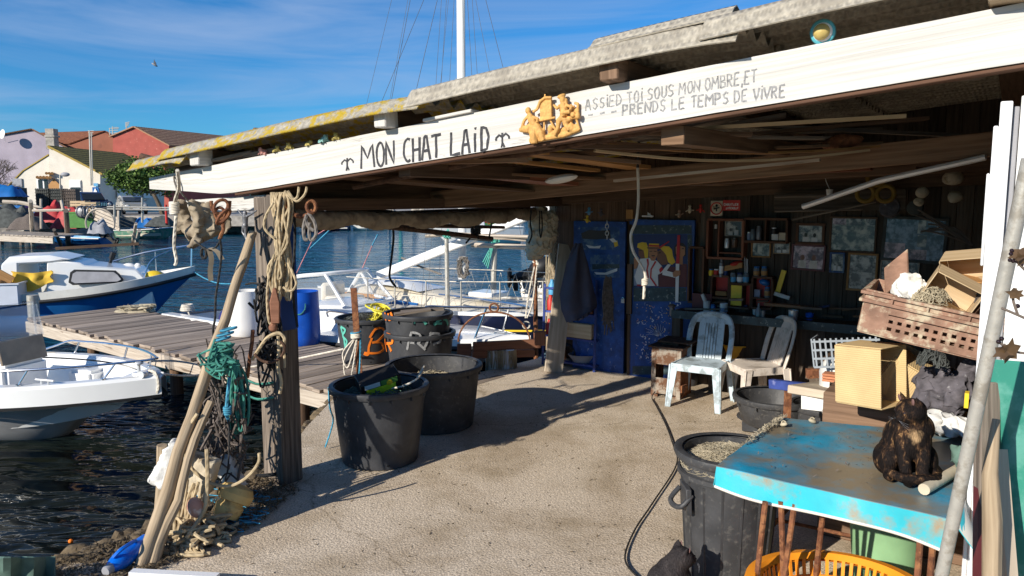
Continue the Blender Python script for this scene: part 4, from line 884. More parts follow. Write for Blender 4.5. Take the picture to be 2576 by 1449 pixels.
wallboards('rear_wall','wall_wood',2.03,5.75,WV,0,3.3,26);wallboards('rear_wall','dark_wood',.12,2.03,WV+.01,1.9,2.9,10,.03)
wallboards('rear_wall','dark_wood',.1,2.03,WV+.1,0,2.1,4,.03)
q=MB()
for k in range(18):q.obox(S(5.75+.006*(k%2),.35+.27*k,1.65),U*.015,N*.137,Z*1.65)
q.obox(S(5.79,2.8,1.65),U*.01,N*2.6,Z*1.65);q.build('side_wall','dark_wood',shed)
q=MB();q.obox(S(2.9,WV+.16,1.6),U*2.9,N*.01,Z*1.65);q.build('rear_wall','dark_wood',shed)
fr=thing('door_frame','white plastic door frame standing under the right end of the beam','door frame',S(5.0,.2))
def fbox(p,s0,s1,v0,v1,z0,z1,name,m,bev=.004):q=MB();q.obox(S((s0+s1)/2,(v0+v1)/2,(z0+z1)/2),U*((s1-s0)/2),N*((v1-v0)/2),Z*((z1-z0)/2));return q.build(name,m,p,bev=bev)
fbox(fr,5.005,5.05,.12,.2,.0,2.60,'jamb','upvc');fbox(fr,4.985,5.004,.13,.19,.0,2.50,'stop','upvc');fbox(fr,4.972,4.984,.14,.19,1.9,2.3,'hinge','upvc');fbox(fr,5.052,5.075,.16,.22,0,2.58,'shadow_strip','shadow_grey')  # the grey strip between jamb and panel paints the shadow band there
fbox(fr,5.078,5.9,.13,.2,0,2.62,'panel','white_plastic')
# things on the beam
q=MB()
def G(x,y,o=.02):a,b=z8(x,y);return shp(a,b,-o)
kz=.00079
def gt(pts,r,o=.02):q.tube([G(x,y,o if len(p)<1 else p[0])for x,y,*p in pts],[k*kz for k in r]if isinstance(r,list)else r*kz,8)
gt([(345,745),(460,722),(590,700),(700,655)],22,.012);gt([(480,700),(600,660),(690,640)],20,.012);q.ell(G(640,650),(.03,.02,.025));q.ell(G(490,660),(.016,.016,.025))
q.ell(G(330,525,.035),(.017,.017,.02));gt([(338,548),(352,590),(375,625)],[16,28,26],.035);gt([(375,620),(330,660),(270,665)],[26,34,16],.025);gt([(380,620),(370,690),(375,765)],[28,36,24],.03);gt([(385,620),(420,690),(440,745)],[26,30,18],.03);gt([(330,565),(300,600),(285,650)],12,.035);gt([(360,570),(400,585),(395,610)],12,.045)
a4=[G(420,445,.02),G(505,430,.02),G(508,575,.02),G(425,590,.02)];q.add(a4+[p-N*.015 for p in a4],[[0,1,2,3],[7,6,5,4],[0,4,5,1],[1,5,6,2],[2,6,7,3],[3,7,4,0]])
gt([(410,598),(525,575)],9,.035);gt([(452,405),(452,440)],7);gt([(447,600),(445,710)],8);gt([(488,590),(525,660)],8);gt([(500,430),(450,432),(415,460),(395,515),(365,535)],11,.04)
q.ell(G(580,445,.04),(.018,.02,.022));q.ell(G(572,420,.04),(.026,.022,.012),rotm(0,-20));gt([(600,440),(605,475)],15,.035);gt([(585,470),(592,520),(590,565)],[24,32,30],.035);gt([(560,490),(540,510),(512,482)],[14,13,9],.05);gt([(605,485),(645,500),(625,540)],13,.045);gt([(585,570),(552,600),(545,650),(520,705)],[25,22,16,12],.04);gt([(600,580),(600,620),(625,670)],[25,20,13],.035);gt([(560,545),(635,532)],[8,18],.055);gt([(570,560),(600,600),(640,580)],22,.03)
gt([(640,480),(640,575)],10);gt([(665,470),(690,475)],10);gt([(640,520),(690,520)],10);gt([(635,580),(705,570)],11,.03);gt([(690,470),(690,570)],10);gt([(640,590),(650,680)],9);gt([(680,590),(702,665)],9);q.ell(G(690,560,.04),(.013,.013,.02));q.ell(G(655,555,.04),(.016,.016,.016));gt([(655,490),(665,560)],14)
g=fuse(q,.0034,1);tag(g.build('gilded_plaque','gold',ang=50),'ochre relief plaque of a painter, easel and seated lady nailed to the white beam','plaque')
def frog(mtl,label,x,y,rz,sc=1.):
 f=MB();f.ell((0,0,.018),(.017,.022,.016));f.ell((0,-.02,.028),(.013,.014,.011));
 for sd in(-1,1):
  f.ell((sd*.008,-.022,.039),.0055);f.tube([(sd*.012,.008,.015),(sd*.026,-.002,.013),(sd*.022,.014,.004),(sd*.026,-.012,.003)],.006,6);f.tube([(sd*.011,-.014,.018),(sd*.02,-.02,.01),(sd*.018,-.03,.003)],.0045,6)
 f=fuse(f,.0045,1);a,b=z7(x,y);s_,_=sh(a,b,.03);p=S(s_,.008,ztp(s_)-.001);M_=rotm(0,0,rz);f.v=[M_@(v*sc*1.15)+p for v in f.v]
 tag(f.build('frog_figurine',mtl),label,'figurine','little frogs on top of the white beam')
frog('frog_red','pinkish red toy frog, leftmost of the row on the beam',828,500,-50,1.15);frog('frog_green','olive toy frog just right of the pinkish red one',922,482,20);frog('frog_green','yellowish toy frog third along the beam',1018,462,-20,1.05);frog('frog_green','flat olive toy frog fourth along the beam',1150,436,60,.9);frog('frog_teal','blue green toy frog raised beside the last yellow one',1260,413,40,1.2);frog('frog_green','yellow toy frog, rightmost of the row beside the white block',1357,398,-10,1.05)
s_,_=sh(2065,120,0);c=S(s_,.02,ztp(s_));t=thing('shell_ornament','round turquoise ornament with a tan dome sitting on the beam top at right','ornament',c)
M_=frame(-N+V((.15,0,-.15)))[0];d_,sd_,up_=frame(-N+V((.2,0,-.1)));MM=Matrix((sd_,up_,d_)).transposed()
q=MB();q.lathe([(.02,-.05),(.045,-.03),(.056,.0),(.052,.022),(.042,.03)],c+Z*.05,20,MM,1,1.05);q.build('shell','shell_blue',t,jit=.004)
q=MB();q.lathe([(.043,.028),(.038,.034),(.0385,.036),(.0,.036)],c+Z*.05,20,MM);q.build('ring','white',t)
q=MB();q.lathe([(.036,.036),(.032,.052),(.018,.066),(0,.07)],c+Z*.05+sd_*.004,20,MM);q.build('dome','shell_tan',t,jit=.004)
# jetty
J0=at(835,985,0);J1=at(65,800,0);jd=(J1-J0).normalized();jn=V((jd.y,-jd.x,0));jn=jn if jn.y>0 else-jn;JL=(J1-J0).length;JW=1.75
jt=thing('jetty','weathered grey plank jetty running from the quay to the left','jetty',(J0+J1)/2)
q=MB();rs=random.Random(4);x=-1.25
while x<JL:
 w=rs.uniform(.13,.19);c=J0+jd*(x+w/2);o0,o1=rs.uniform(-.06,.05),rs.uniform(-.05,.08);L=JW+o0+o1
 q.obox(c+jn*(JW/2+(o1-o0)/2)+Z*(-.022+rs.uniform(-.005,.006)),jn*(L/2)+Z*rs.uniform(-.004,.004),jd*(w/2-.006),Z*.022);x+=w+.004
q.build('deck','deck_wood',jt,bev=.005)
q=MB();q.bar(J0-jd*.25+jn*.02-Z*.14,J0+jd*3.55+jn*.02-Z*.14,.09,.18);q.bar(J0+jd*3.58+jn*.03-Z*.15,J1+jn*.03-Z*.16,.09,.2);q.build('side_beam','bleached_wood',jt,bev=.008)
q=MB();q.bar(J0+jn*(JW-.1)-Z*.15,J1+jn*(JW-.1)-Z*.15,.09,.18);q.build('side_beam','dark_wood',jt)
q=MB();c=J0+jd*2.4-Z*.12-jn*.035;q.obox(c,jd*.12,jn*.02,Z*.06);q.build('rusty_plate','rust',jt)
for k in(.9,3.9,6.6):
 for o in(.25,JW-.3):q=MB();p=J0+jd*k+jn*o;q.tube([p-Z*2.2,p-Z*.1],.09,10);q.build('pile','dark_wood',jt)
p=at(85,790,0);q=MB();q.tube([p-Z*1.5,p+Z*.36],.1,12);solo(q,'mooring_post','galvanised','short grey concrete post at the far left jetty corner','post')
q=MB();p=at(340,783,0)
for k in range(26):a=uni(0,6.28);q.tube(spl([p+V((uni(-.35,.35),uni(-.25,.25),uni(0,.12)))for _ in range(4)],4),.012,4)
q.ell(p,(.4,.25,.06));solo(q,'net_bundle','net_tan','small beige rope and net bundle on the jetty far edge','net')
# white open boat in front
t=thing('open_boat','white open motor boat with a steel bow rail, nearest at the left','boat',(0,0,0),0)
hd=V((.955,-.30,0)).normalized();LB=5.2;bow=V((-4.02,8.72,0));st=bow-hd*LB;t.location=(st.x,st.y,WZ-.16);t.rotation_euler=(0,0,atan2(hd.y,hd.x));h=Hull(LB,2.05,.84,.16,.24,.5,.80,.9,2.0)
q=MB();h.hull(q,30);q.build('hull','hull_grey',t,ang=60)
q=MB();h.strip(q,-.045,-.045,0,1,40,.02,-.17);h.strip(q,-.045,.0,0,1,40,.02,.055);h.strip(q,0.,.13,0,1,40,.055,.06);h.strip(q,.13,.17,0,1,40,.06,.02);q.build('gunwale','gelcoat',t,ang=50)
q=MB();h.strip(q,-.05,-.046,0,1,40,-.17,-.205);h.strip(q,-.046,.02,0,1,40,-.205,-.21);q.build('rub_rail','black_rubber',t)
q=MB();h.well(q,.02,.965,.17,.6,26);q.build('cockpit','gelcoat',t,ang=50)
q=MB();q.grid(lambda a,b:(lambda t_,y:V((h.xs(t_,1),max(0,h.hb(t_)-.17)*.6*y,.66)))(.70+.2*a,b*2-1),10,6);e=h.edge(.70,1,.17);q.add([(e.x,e.y*.6,.66),(e.x,-e.y*.6,.66),(e.x,-e.y*.5,.40),(e.x,e.y*.5,.40)],[[0,1,2,3]]);q.build('bow_locker','gelcoat',t)
q=MB();h.deck(q,.93,1.,0,.06,.02,8);q.build('foredeck','gelcoat',t)
for sd in(1,-1):
 q=MB();P=[h.edge(.45+.52*k/12,sd,.06,.10+.13*min(1,k/2))for k in range(13)];q.tube(spl(P,3),.014,8)
 for f in(.55,.75,.9):q.tube([h.edge(f,sd,.06,.06),h.edge(f+.02,sd,.06,.225)],.012,8);q.lathe([(0,0),(.03,0),(.03,.012),(0,.012)],h.edge(f,sd,.06,.06),10)
 q.build('bow_rail','chrome',t)
q=MB();q.tube(spl([h.edge(.97,1,.06,.23),V((h.xs(.985,1),0,h.zs(1)+.235)),h.edge(.97,-1,.06,.23)],5),.014,8);q.build('bow_rail','chrome',t)
q=MB();e=V((h.xs(.955,1),-.12,h.zs(.96)+.07));q.box(e,(.16,.06,.05));q.tube([e+V((0,0,.02)),e+V((0,0,.12))],.018,8);q.lathe([(0,0),(.05,0),(.055,.015),(.04,.03),(0,.03)],e+V((0,0,.12)),14);q.lathe([(.015,-.03),(.045,-.03),(.03,0),(.045,.03),(.015,.03)],e+V((.07,-.02,.01)),14,rotm(90));q.build('anchor_roller','alu',t,bev=.004)
q=MB()
for f in(.80,):e=h.edge(f,-1,.06,.06);q.tube([e+V((-.13,0,.045)),e+V((.13,.0,.045))],.012,8);q.tube([e+V((-.05,0,0)),e+V((-.05,0,.045))],.012,6);q.tube([e+V((.05,0,0)),e+V((.05,0,.045))],.012,6)
q.build('cleat','alu',t)
q=MB();q.box((LB*.515,.08,.62),(.75,.62,.82));q.build('console','gelcoat',t,bev=.05,seg=2)
q=MB();q.box((LB*.575,.08,1.17),(.03,.62,.3),rotm(0,-12));q.build('console_screen','bronze_screen',t);q=MB();q.box((LB*.565,.08,1.5),(.025,.64,.4),rotm(0,-12));q.tube([(LB*.55,-.24,1.3),(LB*.545,-.24,1.72),(LB*.545,.4,1.72),(LB*.55,.4,1.3)],.014);q.build('windshield','screen_glass',t)
q=MB();q.box((LB*.66,.62,.62),(.4,.3,.45));q.build('seat','gelcoat',t,bev=.04,seg=2)
q=MB();q.tube(spl([h.edge(.965,-1,.05,.09)*1+V((0,.05,0)),V((LB*.985,-.0,h.zs(1)+.06))],3),.01);q.build('bow_shackle','chrome',t)
bw=t.matrix_world
def loc2w(o,p):return Matrix.Rotation(o.rotation_euler.z,3,'Z')@V((p[0]*o.scale[0],p[1]*o.scale[1],p[2]*o.scale[2]))+o.location
bp=loc2w(t,(h.xs(.97,1),-.05,h.zs(.98)+.1))
q=MB();e=at(535,938,-.05);P=[bp.lerp(e,k/8)-Z*.05*sin(pi*k/8)for k in range(9)];q.tube(P,.014,6);e2=shp(700,905,.0);q.tube([e,e.lerp(at(860,880,.2),.5)-Z*.02,at(865,878,.28)],.014,6)
q.tube(spl([bp,bp+V((.1,-.05,-.02)),bp+V((.13,-.06,-.15)),bp+V((.1,-.05,-.25))],4),.018,6);solo(q,'mooring_rope','rope_white','white mooring rope from the bow past the leaning pole to the rusty stake','rope')
# blue cabin boat
t=thing('cabin_boat','blue and white cabin boat moored behind the jetty at left','boat',(0,0,0),0);hd=V((.965,.26,0)).normalized();LB=6.0;bow=pd(492,700,17.3);st=bow-hd*LB*.78;t.scale=(.78,.95,.95)
t.location=(st.x,st.y,WZ-.15);t.rotation_euler=(0,0,atan2(hd.y,hd.x));h=Hull(LB,2.2,.95,.50,.16,.55,.80,.9,2.2)
q=MB();h.hull(q,26);q.build('hull','hull_blue',t,ang=60)
q=MB();h.rub(q,.045,-.04,40);q.build('rub_rail','black_rubber',t)
q=MB();h.strip(q,0,-.02,0,1,30,-.01,.16);h.strip(q,-.02,.1,0,1,30,.16,.16);h.strip(q,.1,.12,0,1,30,.16,-.05);q.build('bulwark','gelcoat_old',t)
q=MB();h.deck(q,.66,.99,.1,.02,.03);q.build('foredeck','cream_deck',t);q=MB();h.well(q,.02,.70,.12,.75);q.build('cockpit','gelcoat_old',t)
def cabin(parent,xs_,wl,wr,z0,name,m):
 q=MB();n=len(xs_);A=[V((x,-w,z))for x,z,w in xs_];B_=[V((x,w,z))for x,z,w in xs_]
 q.add(A+B_,[list(range(n)),list(range(n,2*n))[::-1]]+[[(i+1)%n,i,n+i,n+(i+1)%n]for i in range(n)]);return q.build(name,m,parent,bev=.03)
cb=cabin(t,[(2.35,.5,.8),(2.42,1.84,.62),(3.2,1.76,.62),(3.3,1.70,.62),(4.55,1.58,.5),(4.95,1.2,.55),(4.95,.6,.6)],0,0,0,'cabin','gelcoat')
cabin(t,[(1.4,.5,.86),(1.35,1.75,.68),(1.55,1.92,.66),(2.5,1.94,.66),(3.0,1.84,.64),(2.5,1.78,.66),(1.75,1.76,.68),(1.75,.5,.86)],0,0,0,'cabin_roof','gelcoat')
for sd in(-1,):
 o=[(2.95,1.34),(3.0,1.56),(3.1,1.62),(4.1,1.58),(4.2,1.5),(4.3,1.36),(4.2,1.30),(3.05,1.28)]
 q=MB();q.prism(o,(0,-.905,0),(1,0,0),(0,.12,1),.03);f=q.build('window_frame','black_rubber',cb);q=MB();q.prism([(3.7+(x-3.7)*.9,1.45+(z-1.45)*.74)for x,z in o],(0,-.937,0),(1,0,0),(0,.12,1),.03);q.build('pane','shadow_grey',cb)
q=MB();P=[h.edge(.62+.37*k/10,-1,.06,.16+(.48 if k>1 else .3*k))for k in range(11)];P2=[h.edge(.62+.37*k/10,1,.06,.16+(.48 if k>1 else .3*k))for k in range(11)]
q.tube(spl([h.edge(.80,-1,.06,.16),h.edge(.83,-1,.06,.5),h.edge(.90,-1,.05,.64),V((h.xs(.995,1),0,h.zs(1)+.66))],4),.022,6);q.tube(spl([h.edge(.55,1,.06,.5),h.edge(.75,1,.06,.66),V((h.xs(.995,1),0,h.zs(1)+.66))],4),.022,6);q.tube([h.edge(.985,-1,.02,.16),V((h.xs(.99,1),0,h.zs(1)+.66))],.022,6);q.tube([h.edge(.80,1,.06,.16),h.edge(.8,1,.06,.66)],.02,6);q.build('bow_rail','chrome',t)
q=MB();q.box((2.5,-.2,1.25),(.3,.2,.12));q.box((2.45,-.25,1.0),(.12,.12,.4));q.build('winch','pewter',t)
q=MB();q.tube([(1.15,-.55,1.0),(1.05,-.6,1.45)],.07,8);q.ell((1.05,-.6,1.5),(.11,.09,.06));q.build('vent_pipe','gelcoat_old',t)
cl=lambda x,y,z:loc2w(t,(x,y,z))
q=MB();q.grid(lambda a,b:cl(1.62+.95*a+.04*sin(b*9),-.74-.03*sin(a*14),1.62-(.34+.08*sin(a*5))*b-.05*sin(a*pi)),14,8,.02);solo(q,'towel','yellow_cloth','ochre yellow cloth hung under the cabin roof edge','cloth')
q=MB();c=cl(1.35,-.95,.95);M=rotm(0,0,15)
for sx,sy,d in((0,-1,(.9,.02,.42)),(0,1,(.9,.02,.42)),(-1,0,(.02,.6,.42)),(1,0,(.02,.6,.42))):q.box(c+M@V((sx*.45,sy*.3,.21)),d,M)
q.box(c+Z*.02,(.88,.58,.02),M);
for sy in(-1,1):q.box(c+M@V((0,sy*.32,.42)),(.98,.04,.03),M);q.box(c+M@V((sy*.47,0,.42)),(.04,.6,.03),M)
solo(q,'storage_box','clear_plastic','clear plastic storage box in the blue boat cockpit','box')
q=MB();q.box(c+V((.1,0,.5)),(.35,.05,.3),rotm(0,35,20));q.ell(c+V((-.1,0,.42)),(.28,.2,.1));solo(q,'box_contents','orange_board','brown gear sticking out of the clear storage box','gear')
q=MB();c=cl(4.95,-.25,1.36);q.ell(c,(.22,.15,.15),rotm(0,0,15));q.ell(c+V((-.22,-.05,0)),(.05,.05,.05));solo(q,'buoy','yellow','bright yellow buoy on the blue boat foredeck','buoy')
q=MB();c=cl(4.2,.25,1.55);q.ell(c,(.17,.1,.11));q.ell(c+V((.2,0,.06)),(.07,.05,.05));q.tube([c+V((-.1,0,-.1)),c+V((-.25,0,-.08))],.03);solo(q,'fender','white_plastic','white fender bundle on the blue boat cabin top','fender')
q=MB();a=cl(3.6,.4,1.5);q.tube([a,a+V((.12,0,.3))],.035,6);q.tube([a+V((.1,0,.25)),a+V((.16,0,.4))],.06,6);solo(q,'hand_lamp','black','black handled brush standing on the blue boat cabin','brush')
q=MB();a=cl(5.95,0,1.45);e=pd(600,712,15.5);q.tube([a.lerp(e,k/8)-Z*.12*sin(pi*k/8)for k in range(9)],.014,4);solo(q,'mooring_rope','rope_blue','thin pale blue line from the blue boat bow to the right','rope')
# white sports boat with a windscreen
t=thing('sports_boat','white motor boat with a framed windscreen lying behind the jetty','boat',(0,0,0),0);bow=pd(1335,842,10.9);stern=pd(530,775,15.2);hd=(bow-stern);hd.z=0;LB=hd.length;hd.normalize()
t.location=(stern.x,stern.y,WZ-.30);t.rotation_euler=(0,0,atan2(hd.y,hd.x));h=Hull(LB,2.3,.92,.18,.14,.5,.8,.92,2)
q=MB();h.hull(q,26);q.build('hull','gelcoat',t,ang=60);q=MB();h.rub(q,.04,-.03,44);q.build('rub_rail','black_rubber',t)
q=MB();h.strip(q,0,.02,0,1,30,-.0,.1);h.strip(q,.02,.22,0,.62,30,.1,.1);h.well(q,.03,.46,.22,.6);h.deck(q,.45,1,.02,.09,.05,18,10);q.build('deck','gelcoat',t,ang=60)
q=MB();x0,x1,x2,x3=LB*.40,LB*.52,LB*.66,LB*.74
q.grid(lambda a,b:(lambda x,y:V((x,(.93-.45*max(0,(a-.2)/.8)**1.5)*y,1.0+(.46*min(1,a*4+.4)*(1-max(0,(a-.25)/.75)**1.4))*(1-abs(y)**5*.9))))(x0+(x3-x0)*a,b*2-1),22,14);q.build('coachroof','gelcoat',t,ang=60)
q=MB();Wp=lambda x,y,z:V((LB*x,y,z))
fr_b=[Wp(.38,-.93,1.36),Wp(.47,-.92,1.42),Wp(.58,-.55,1.44),Wp(.60,0,1.45),Wp(.58,.55,1.44),Wp(.47,.92,1.42),Wp(.38,.93,1.36)]
fr_t=[Wp(.385,-.92,1.40),Wp(.44,-.86,1.84),Wp(.51,-.48,1.94),Wp(.525,0,1.95),Wp(.51,.48,1.94),Wp(.44,.86,1.84),Wp(.385,.92,1.40)]
q.tube(spl(fr_t,4),.035,6);q.tube(fr_b,.03,6)
for i in(1,2,4,5):q.tube([fr_b[i],fr_t[i]],.03,6)
q.build('windscreen_frame','gelcoat',t);q=MB()
for i in range(6):q.add([fr_b[i],fr_b[i+1],fr_t[i+1],fr_t[i]],[[0,1,2,3]])
q.build('windscreen','screen_glass',t)
q=MB();q.box((LB*.44,.45,1.2),(.5,.6,.5));q.box((LB*.40,.45,1.5),(.12,.55,.35));q.build('seat','cream_deck',t,bev=.05)
q=MB();q.box((LB*.475,-1.0,1.22),(.14,.03,.18));q.build('vent','black',t)
q=MB();q.tube([Wp(.42,-1.03,1.03),Wp(.72,-.86,1.06)],.012,5);q.build('side_stripe','shadow_grey',t)
q=MB();q.tube(spl([Wp(.56,-.78,1.3),Wp(.57,-.8,1.4),Wp(.66,-.7,1.36),Wp(.74,-.58,1.28),Wp(.745,-.57,1.15)],4),.018,6);q.build('grab_rail','chrome',t)
q=MB();q.tube(spl([Wp(.80,-.58,1.1),Wp(.80,-.58,1.55),Wp(.86,-.45,1.6),Wp(.995,0,1.62),Wp(.86,.45,1.6),Wp(.70,.7,1.58)],5),.018,6);q.tube([Wp(.90,-.36,1.1),Wp(.925,-.3,1.6)],.016,6);q.tube([Wp(.90,.36,1.1),Wp(.925,.3,1.6)],.016,6);q.build('bow_rail','chrome',t)
q=MB();q.box(Wp(.93,-.0,1.2),(.2,.05,.04));q.build('cleat','chrome',t)
q=MB();c=pd(573,800,13.9);q.ell(c+V((.05,-.25,0)),(.12,.12,.2));solo(q,'fender','dark_blue_fender','dark blue fender hanging beside the white barrel','fender')
q=MB();c=loc2w(t,(.15,-.6,1.05))
for k in range(4):q.tube(circ(c+Z*.03*k,.12-.01*k,n=14,ax=(1,0,0),ay=(0,1,0)),.02,5)
q.tube(spl([c,c+V((.3,-.5,-.2)),c+V((.6,-.9,-.45))],4),.015);solo(q,'stern_rope','rope_white','white rope coil on the stern corner of the white motor boat','rope')
# navy sailing yacht
t=thing('sailing_yacht','navy blue sailing yacht with a cream deck and tall mast','boat',(0,0,0),0);bow=pd(1580,785,11.9);stern=pd(720,712,15.9);hd=bow-stern;hd.z=0;LB=hd.length;hd.normalize()
t.location=(stern.x,stern.y,WZ-.19);t.rotation_euler=(0,0,atan2(hd.y,hd.x));h=Hull(LB,2.3,1.12,.14,.16,.5,.82,.75,2);inv=Matrix.Rotation(-t.rotation_euler.z,3,'Z')
def lcl(px,py,y):return inv@(pd(px,py,y)-t.location)
q=MB();h.hull(q,26);q.build('hull','hull_navy',t,ang=60);q=MB();h.strip(q,-.008,-.008,0,1,30,-.22,-.25);q.build('yellow_stripe','yellow',t);q=MB();h.strip(q,-.012,-.012,0,1,30,0,.06);h.strip(q,-.012,.03,0,1,30,.06,.06);q.build('toe_rail','alu',t)
q=MB();h.deck(q,.0,1,.02,.01,.05,20,8);q.build('deck','cream_deck',t)
q=MB();q.grid(lambda a,b:(lambda x,y:V((x,(.72-.35*a)*y,1.05+(.42*(1-a**2.2))*(1-abs(y)**4))))(LB*(.3+.48*a),b*2-1),18,12);cr_=q.build('coachroof','cream_deck',t,ang=60)
q=MB();q.grid(lambda a,b:(lambda x,y:V((x,.42*y,1.42+.2*sin(pi*min(1,.25+a*.75))*(1-y*y*.6))))(LB*(.32+.18*a),b*2-1),8,8);q.build('sliding_hatch','gelcoat',cr_)
q=MB();q.box((LB*.66,0,1.42),(.55,.5,.09));q.build('deck_hatch','gelcoat',cr_,bev=.02);q=MB();q.box((LB*.36,-.6,1.3),(1.2,.03,.07));q.build('grab_handle','orange_board',cr_)
q=MB();q.box((LB*.45,-.585,1.2),(1.0,.03,.14),rotm(0,3));q.build('cabin_window','hull_blue',cr_)
mb_=lcl(1163,702,13.4);q=MB();mt=lcl(1157,-420,13.4);q.tube([mb_,mt],.058,12,flat=1.35);q.build('mast','white_plastic',t)
q=MB();be=lcl(950,694,14.0);q.bar(mb_+V((-.1,-.0,1.0))*0+lcl(1150,622,13.5),be,.11,.15);q.build('boom','white',t,bev=.02)
q=MB()
for(a,b)in(((1060,775,12.8),(1130,-300,13.4)),((1240,775,13.2),(1168,-300,13.4)),((1075,770,13.9),(1148,-400,13.4)),((1340,745,12.4),(1120,-400,13.4)),((1105,690,13.6),(1165,-420,13.4)),((900,700,15.5),(1080,-300,14)),((918,280,14.4),(985,0,14)),((1268,180,13),(1222,0,13.1))):q.tube([lcl(*a),lcl(*b)],.0045,4)
q.build('rigging','pewter',t)
for(a,b,r)in(((960,262,14),(1085,-100,13.8),.005),((1048,222,14),(1135,-150,13.7),.005)):pass
q=MB();q.tube([lcl(960,256,14.5),lcl(1066,0,14.2)],.005,4);q.tube([lcl(985,250,14.5),lcl(1032,0,14.3)],.006,4);q.tube([lcl(1048,222,14),lcl(1100,0,14)],.005,4);q.tube([lcl(1108,215,14),lcl(1128,0,14)],.004,4);q.tube([lcl(1187,190,13),lcl(1176,0,13)],.005,4);q.tube([lcl(1170,190,13),lcl(1164,0,13)],.004,4);q.build('rigging','pewter',t)
for k in range(7):
 f=.42+.085*k;q=MB();q.tube([h.edge(f,-1,.05,0),h.edge(f,-1,.05,.55)],.012,5);q.build('stanchion','galvanised',t)
q=MB();q.tube([h.edge(.35+.6*k/10,-1,.05,.54)for k in range(11)],.008,4);q.tube([h.edge(.35+.6*k/10,-1,.05,.28)for k in range(11)],.006,4);q.tube([h.edge(.3+.65*k/10,1,.05,.54)for k in range(11)],.008,4)
for k in range(22):f=.42+.5*k/22;q.tube([h.edge(f,-1,.05,.02 if k%2 else .5),h.edge(f+.5/22,-1,.05,.5 if k%2 else .02)],.004,3)
for k in range(22):f=.42+.5*k/22;q.tube([h.edge(f,1,.05,.02 if k%2 else .5),h.edge(f+.5/22,1,.05,.5 if k%2 else .02)],.004,3)
q.build('lifeline','rope_white',t)
q=MB();c=lcl(1168,665,13.3)
for k in range(16):q.tube([c+V((cos(a)*.09+uni(-.05,.05),uni(-.07,.0),.18*sin(a)-.05+uni(-.02,.02)))for a in[2*pi*i/10 for i in range(11)]],.008,4)
q.build('halyard_coil','rope_grey',t)
q=MB();q.tube(spl([lcl(1010,648,13.8),lcl(1050,668,13.7),lcl(1110,690,13.6)],4),.02,6);q.build('mainsheet','rope_grey',t)
for k,(L_,lb)in enumerate(((((740,700,15),(790,595,15),(880,540,15)),'thin pinkish mooring line bent over the windscreen, left one'),(((905,690,15),(945,598,15)),'thin pinkish mooring line rising right of the windscreen'))):
 q=MB();q.tube([pd(*a)for a in L_],.009,4);solo(q,'mooring_rope','rope_pink',lb,'rope')
q=MB()
for(a,b)in(((780,625,14.9),(836,572,14.9)),((936,618,14.9),(950,590,14.9))):q.tube([pd(*a),pd(*b)],.012,4)
solo(q,'mooring_rope','rope_blue','turquoise spliced lines tied into the pinkish mooring lines','rope')
t=thing('stern_boat','white boat seen from its numbered stern, black outboard tilted up','boat',pd(1350,760,15.5))
q=MB();A=[pd(1303,697,15.6),pd(1385,697,15.2),pd(1390,760,15.2),pd(1312,755,15.6)];bk=V((1.2,4.0,.15));q.add(A+[p+bk for p in A],[[0,1,2,3],[7,6,5,4],[0,4,5,1],[1,5,6,2],[2,6,7,3],[3,7,4,0]]);q.build('hull','gelcoat',t,bev=.05,seg=2)
q=MB();q.bar(pd(1300,693,15.55),pd(1390,693,15.15),.1,.07);q.bar(pd(1308,735,15.52),pd(1388,738,15.12),.01,.02);q.build('gunwale','cream_deck',t,bev=.01)
q=MB();A0,B_=pd(1306,727,15.45),pd(1382,723,15.05);dx=(B_-A0)/11;
for k,ch in enumerate('ST 8 419'):
 if ch==' ':continue
 for stx in([[(0,.9),(1,.9)],[(.5,.9),(.5,0)]]if ch=='T' else[[(0,0),(.5,0),(.5,1),(0,1)]]if ch=='1' else GL[ch]):q.tube([A0+dx*(k*1.3+p[0]*.9)+Z*(p[1]*.16)for p in stx],.016,4)
q.build('registration','ink',t)
e0=pd(1350,690,15.3);q=MB();q.ell(pd(1365,672,15.2),(.3,.2,.2),rotm(0,-25));q.box(pd(1340,683,15.2),(.3,.25,.16),rotm(0,-25));e=q.build('outboard','black',t);q=MB();q.tube([pd(1335,688,15.2),pd(1290,700,15.1)],[.12,.07],8);
for k in range(3):q.ell(pd(1282,698,15.1)+V((0,.1*cos(2.1*k),.12*sin(2.1*k))),(.05,.1,.1))
q.box(pd(1297,712,15.1),(.1,.1,.3));q.build('propeller_leg','black_rubber',e)
pole('mooring_pole','galvanised','grey pole with a turquoise rope collar left of the mast','pole',pd(1127,790,12.2)-Z*.9,pd(1123,582,12.2),.04)
pole('mooring_pole','galvanised','grey leaning pole with green rope right of the mast','pole',pd(1236,735,14.6)-Z*.8,pd(1246,598,14.6),.06)
pole('mooring_pole','rust','rusty lower pole standing right of the tall tubs','pole',at(1350,905,-.2)-Z*.6,pd(1346,652,10.9),.035)
q=MB();q.tube([pd(1070,594,13.0),pd(1140,590,13.0),pd(1345,596,11.6)],.055,7,flat=.5);q.tube([pd(1135,588,12.9),pd(1330,602,11.8)],.04,6);solo(q,'outrigger_spar','bleached_wood','pale split spar lashed to the poles, the upper one','spar')
q=MB();q.tube([pd(1188,616,13.6),pd(1330,622,12.4)],.045,7);solo(q,'outrigger_spar','bleached_wood','lower weathered spar lashed to the leaning pole','spar')
q=MB();q.tube([pd(1062,575,13),pd(1100,588,12.9),pd(1180,600,12.6),pd(1240,605,12.6)],.06,6,flat=.4);solo(q,'rolled_net','net_dark','dark net roll sagging under the upper spar','netting')
q=MB();c=pd(1246,600,14.5)
for k in range(14):q.tube(spl([c+V((uni(-.1,.1),uni(-.08,.08),uni(-.08,.08)))for _ in range(4)],3),.01,4)
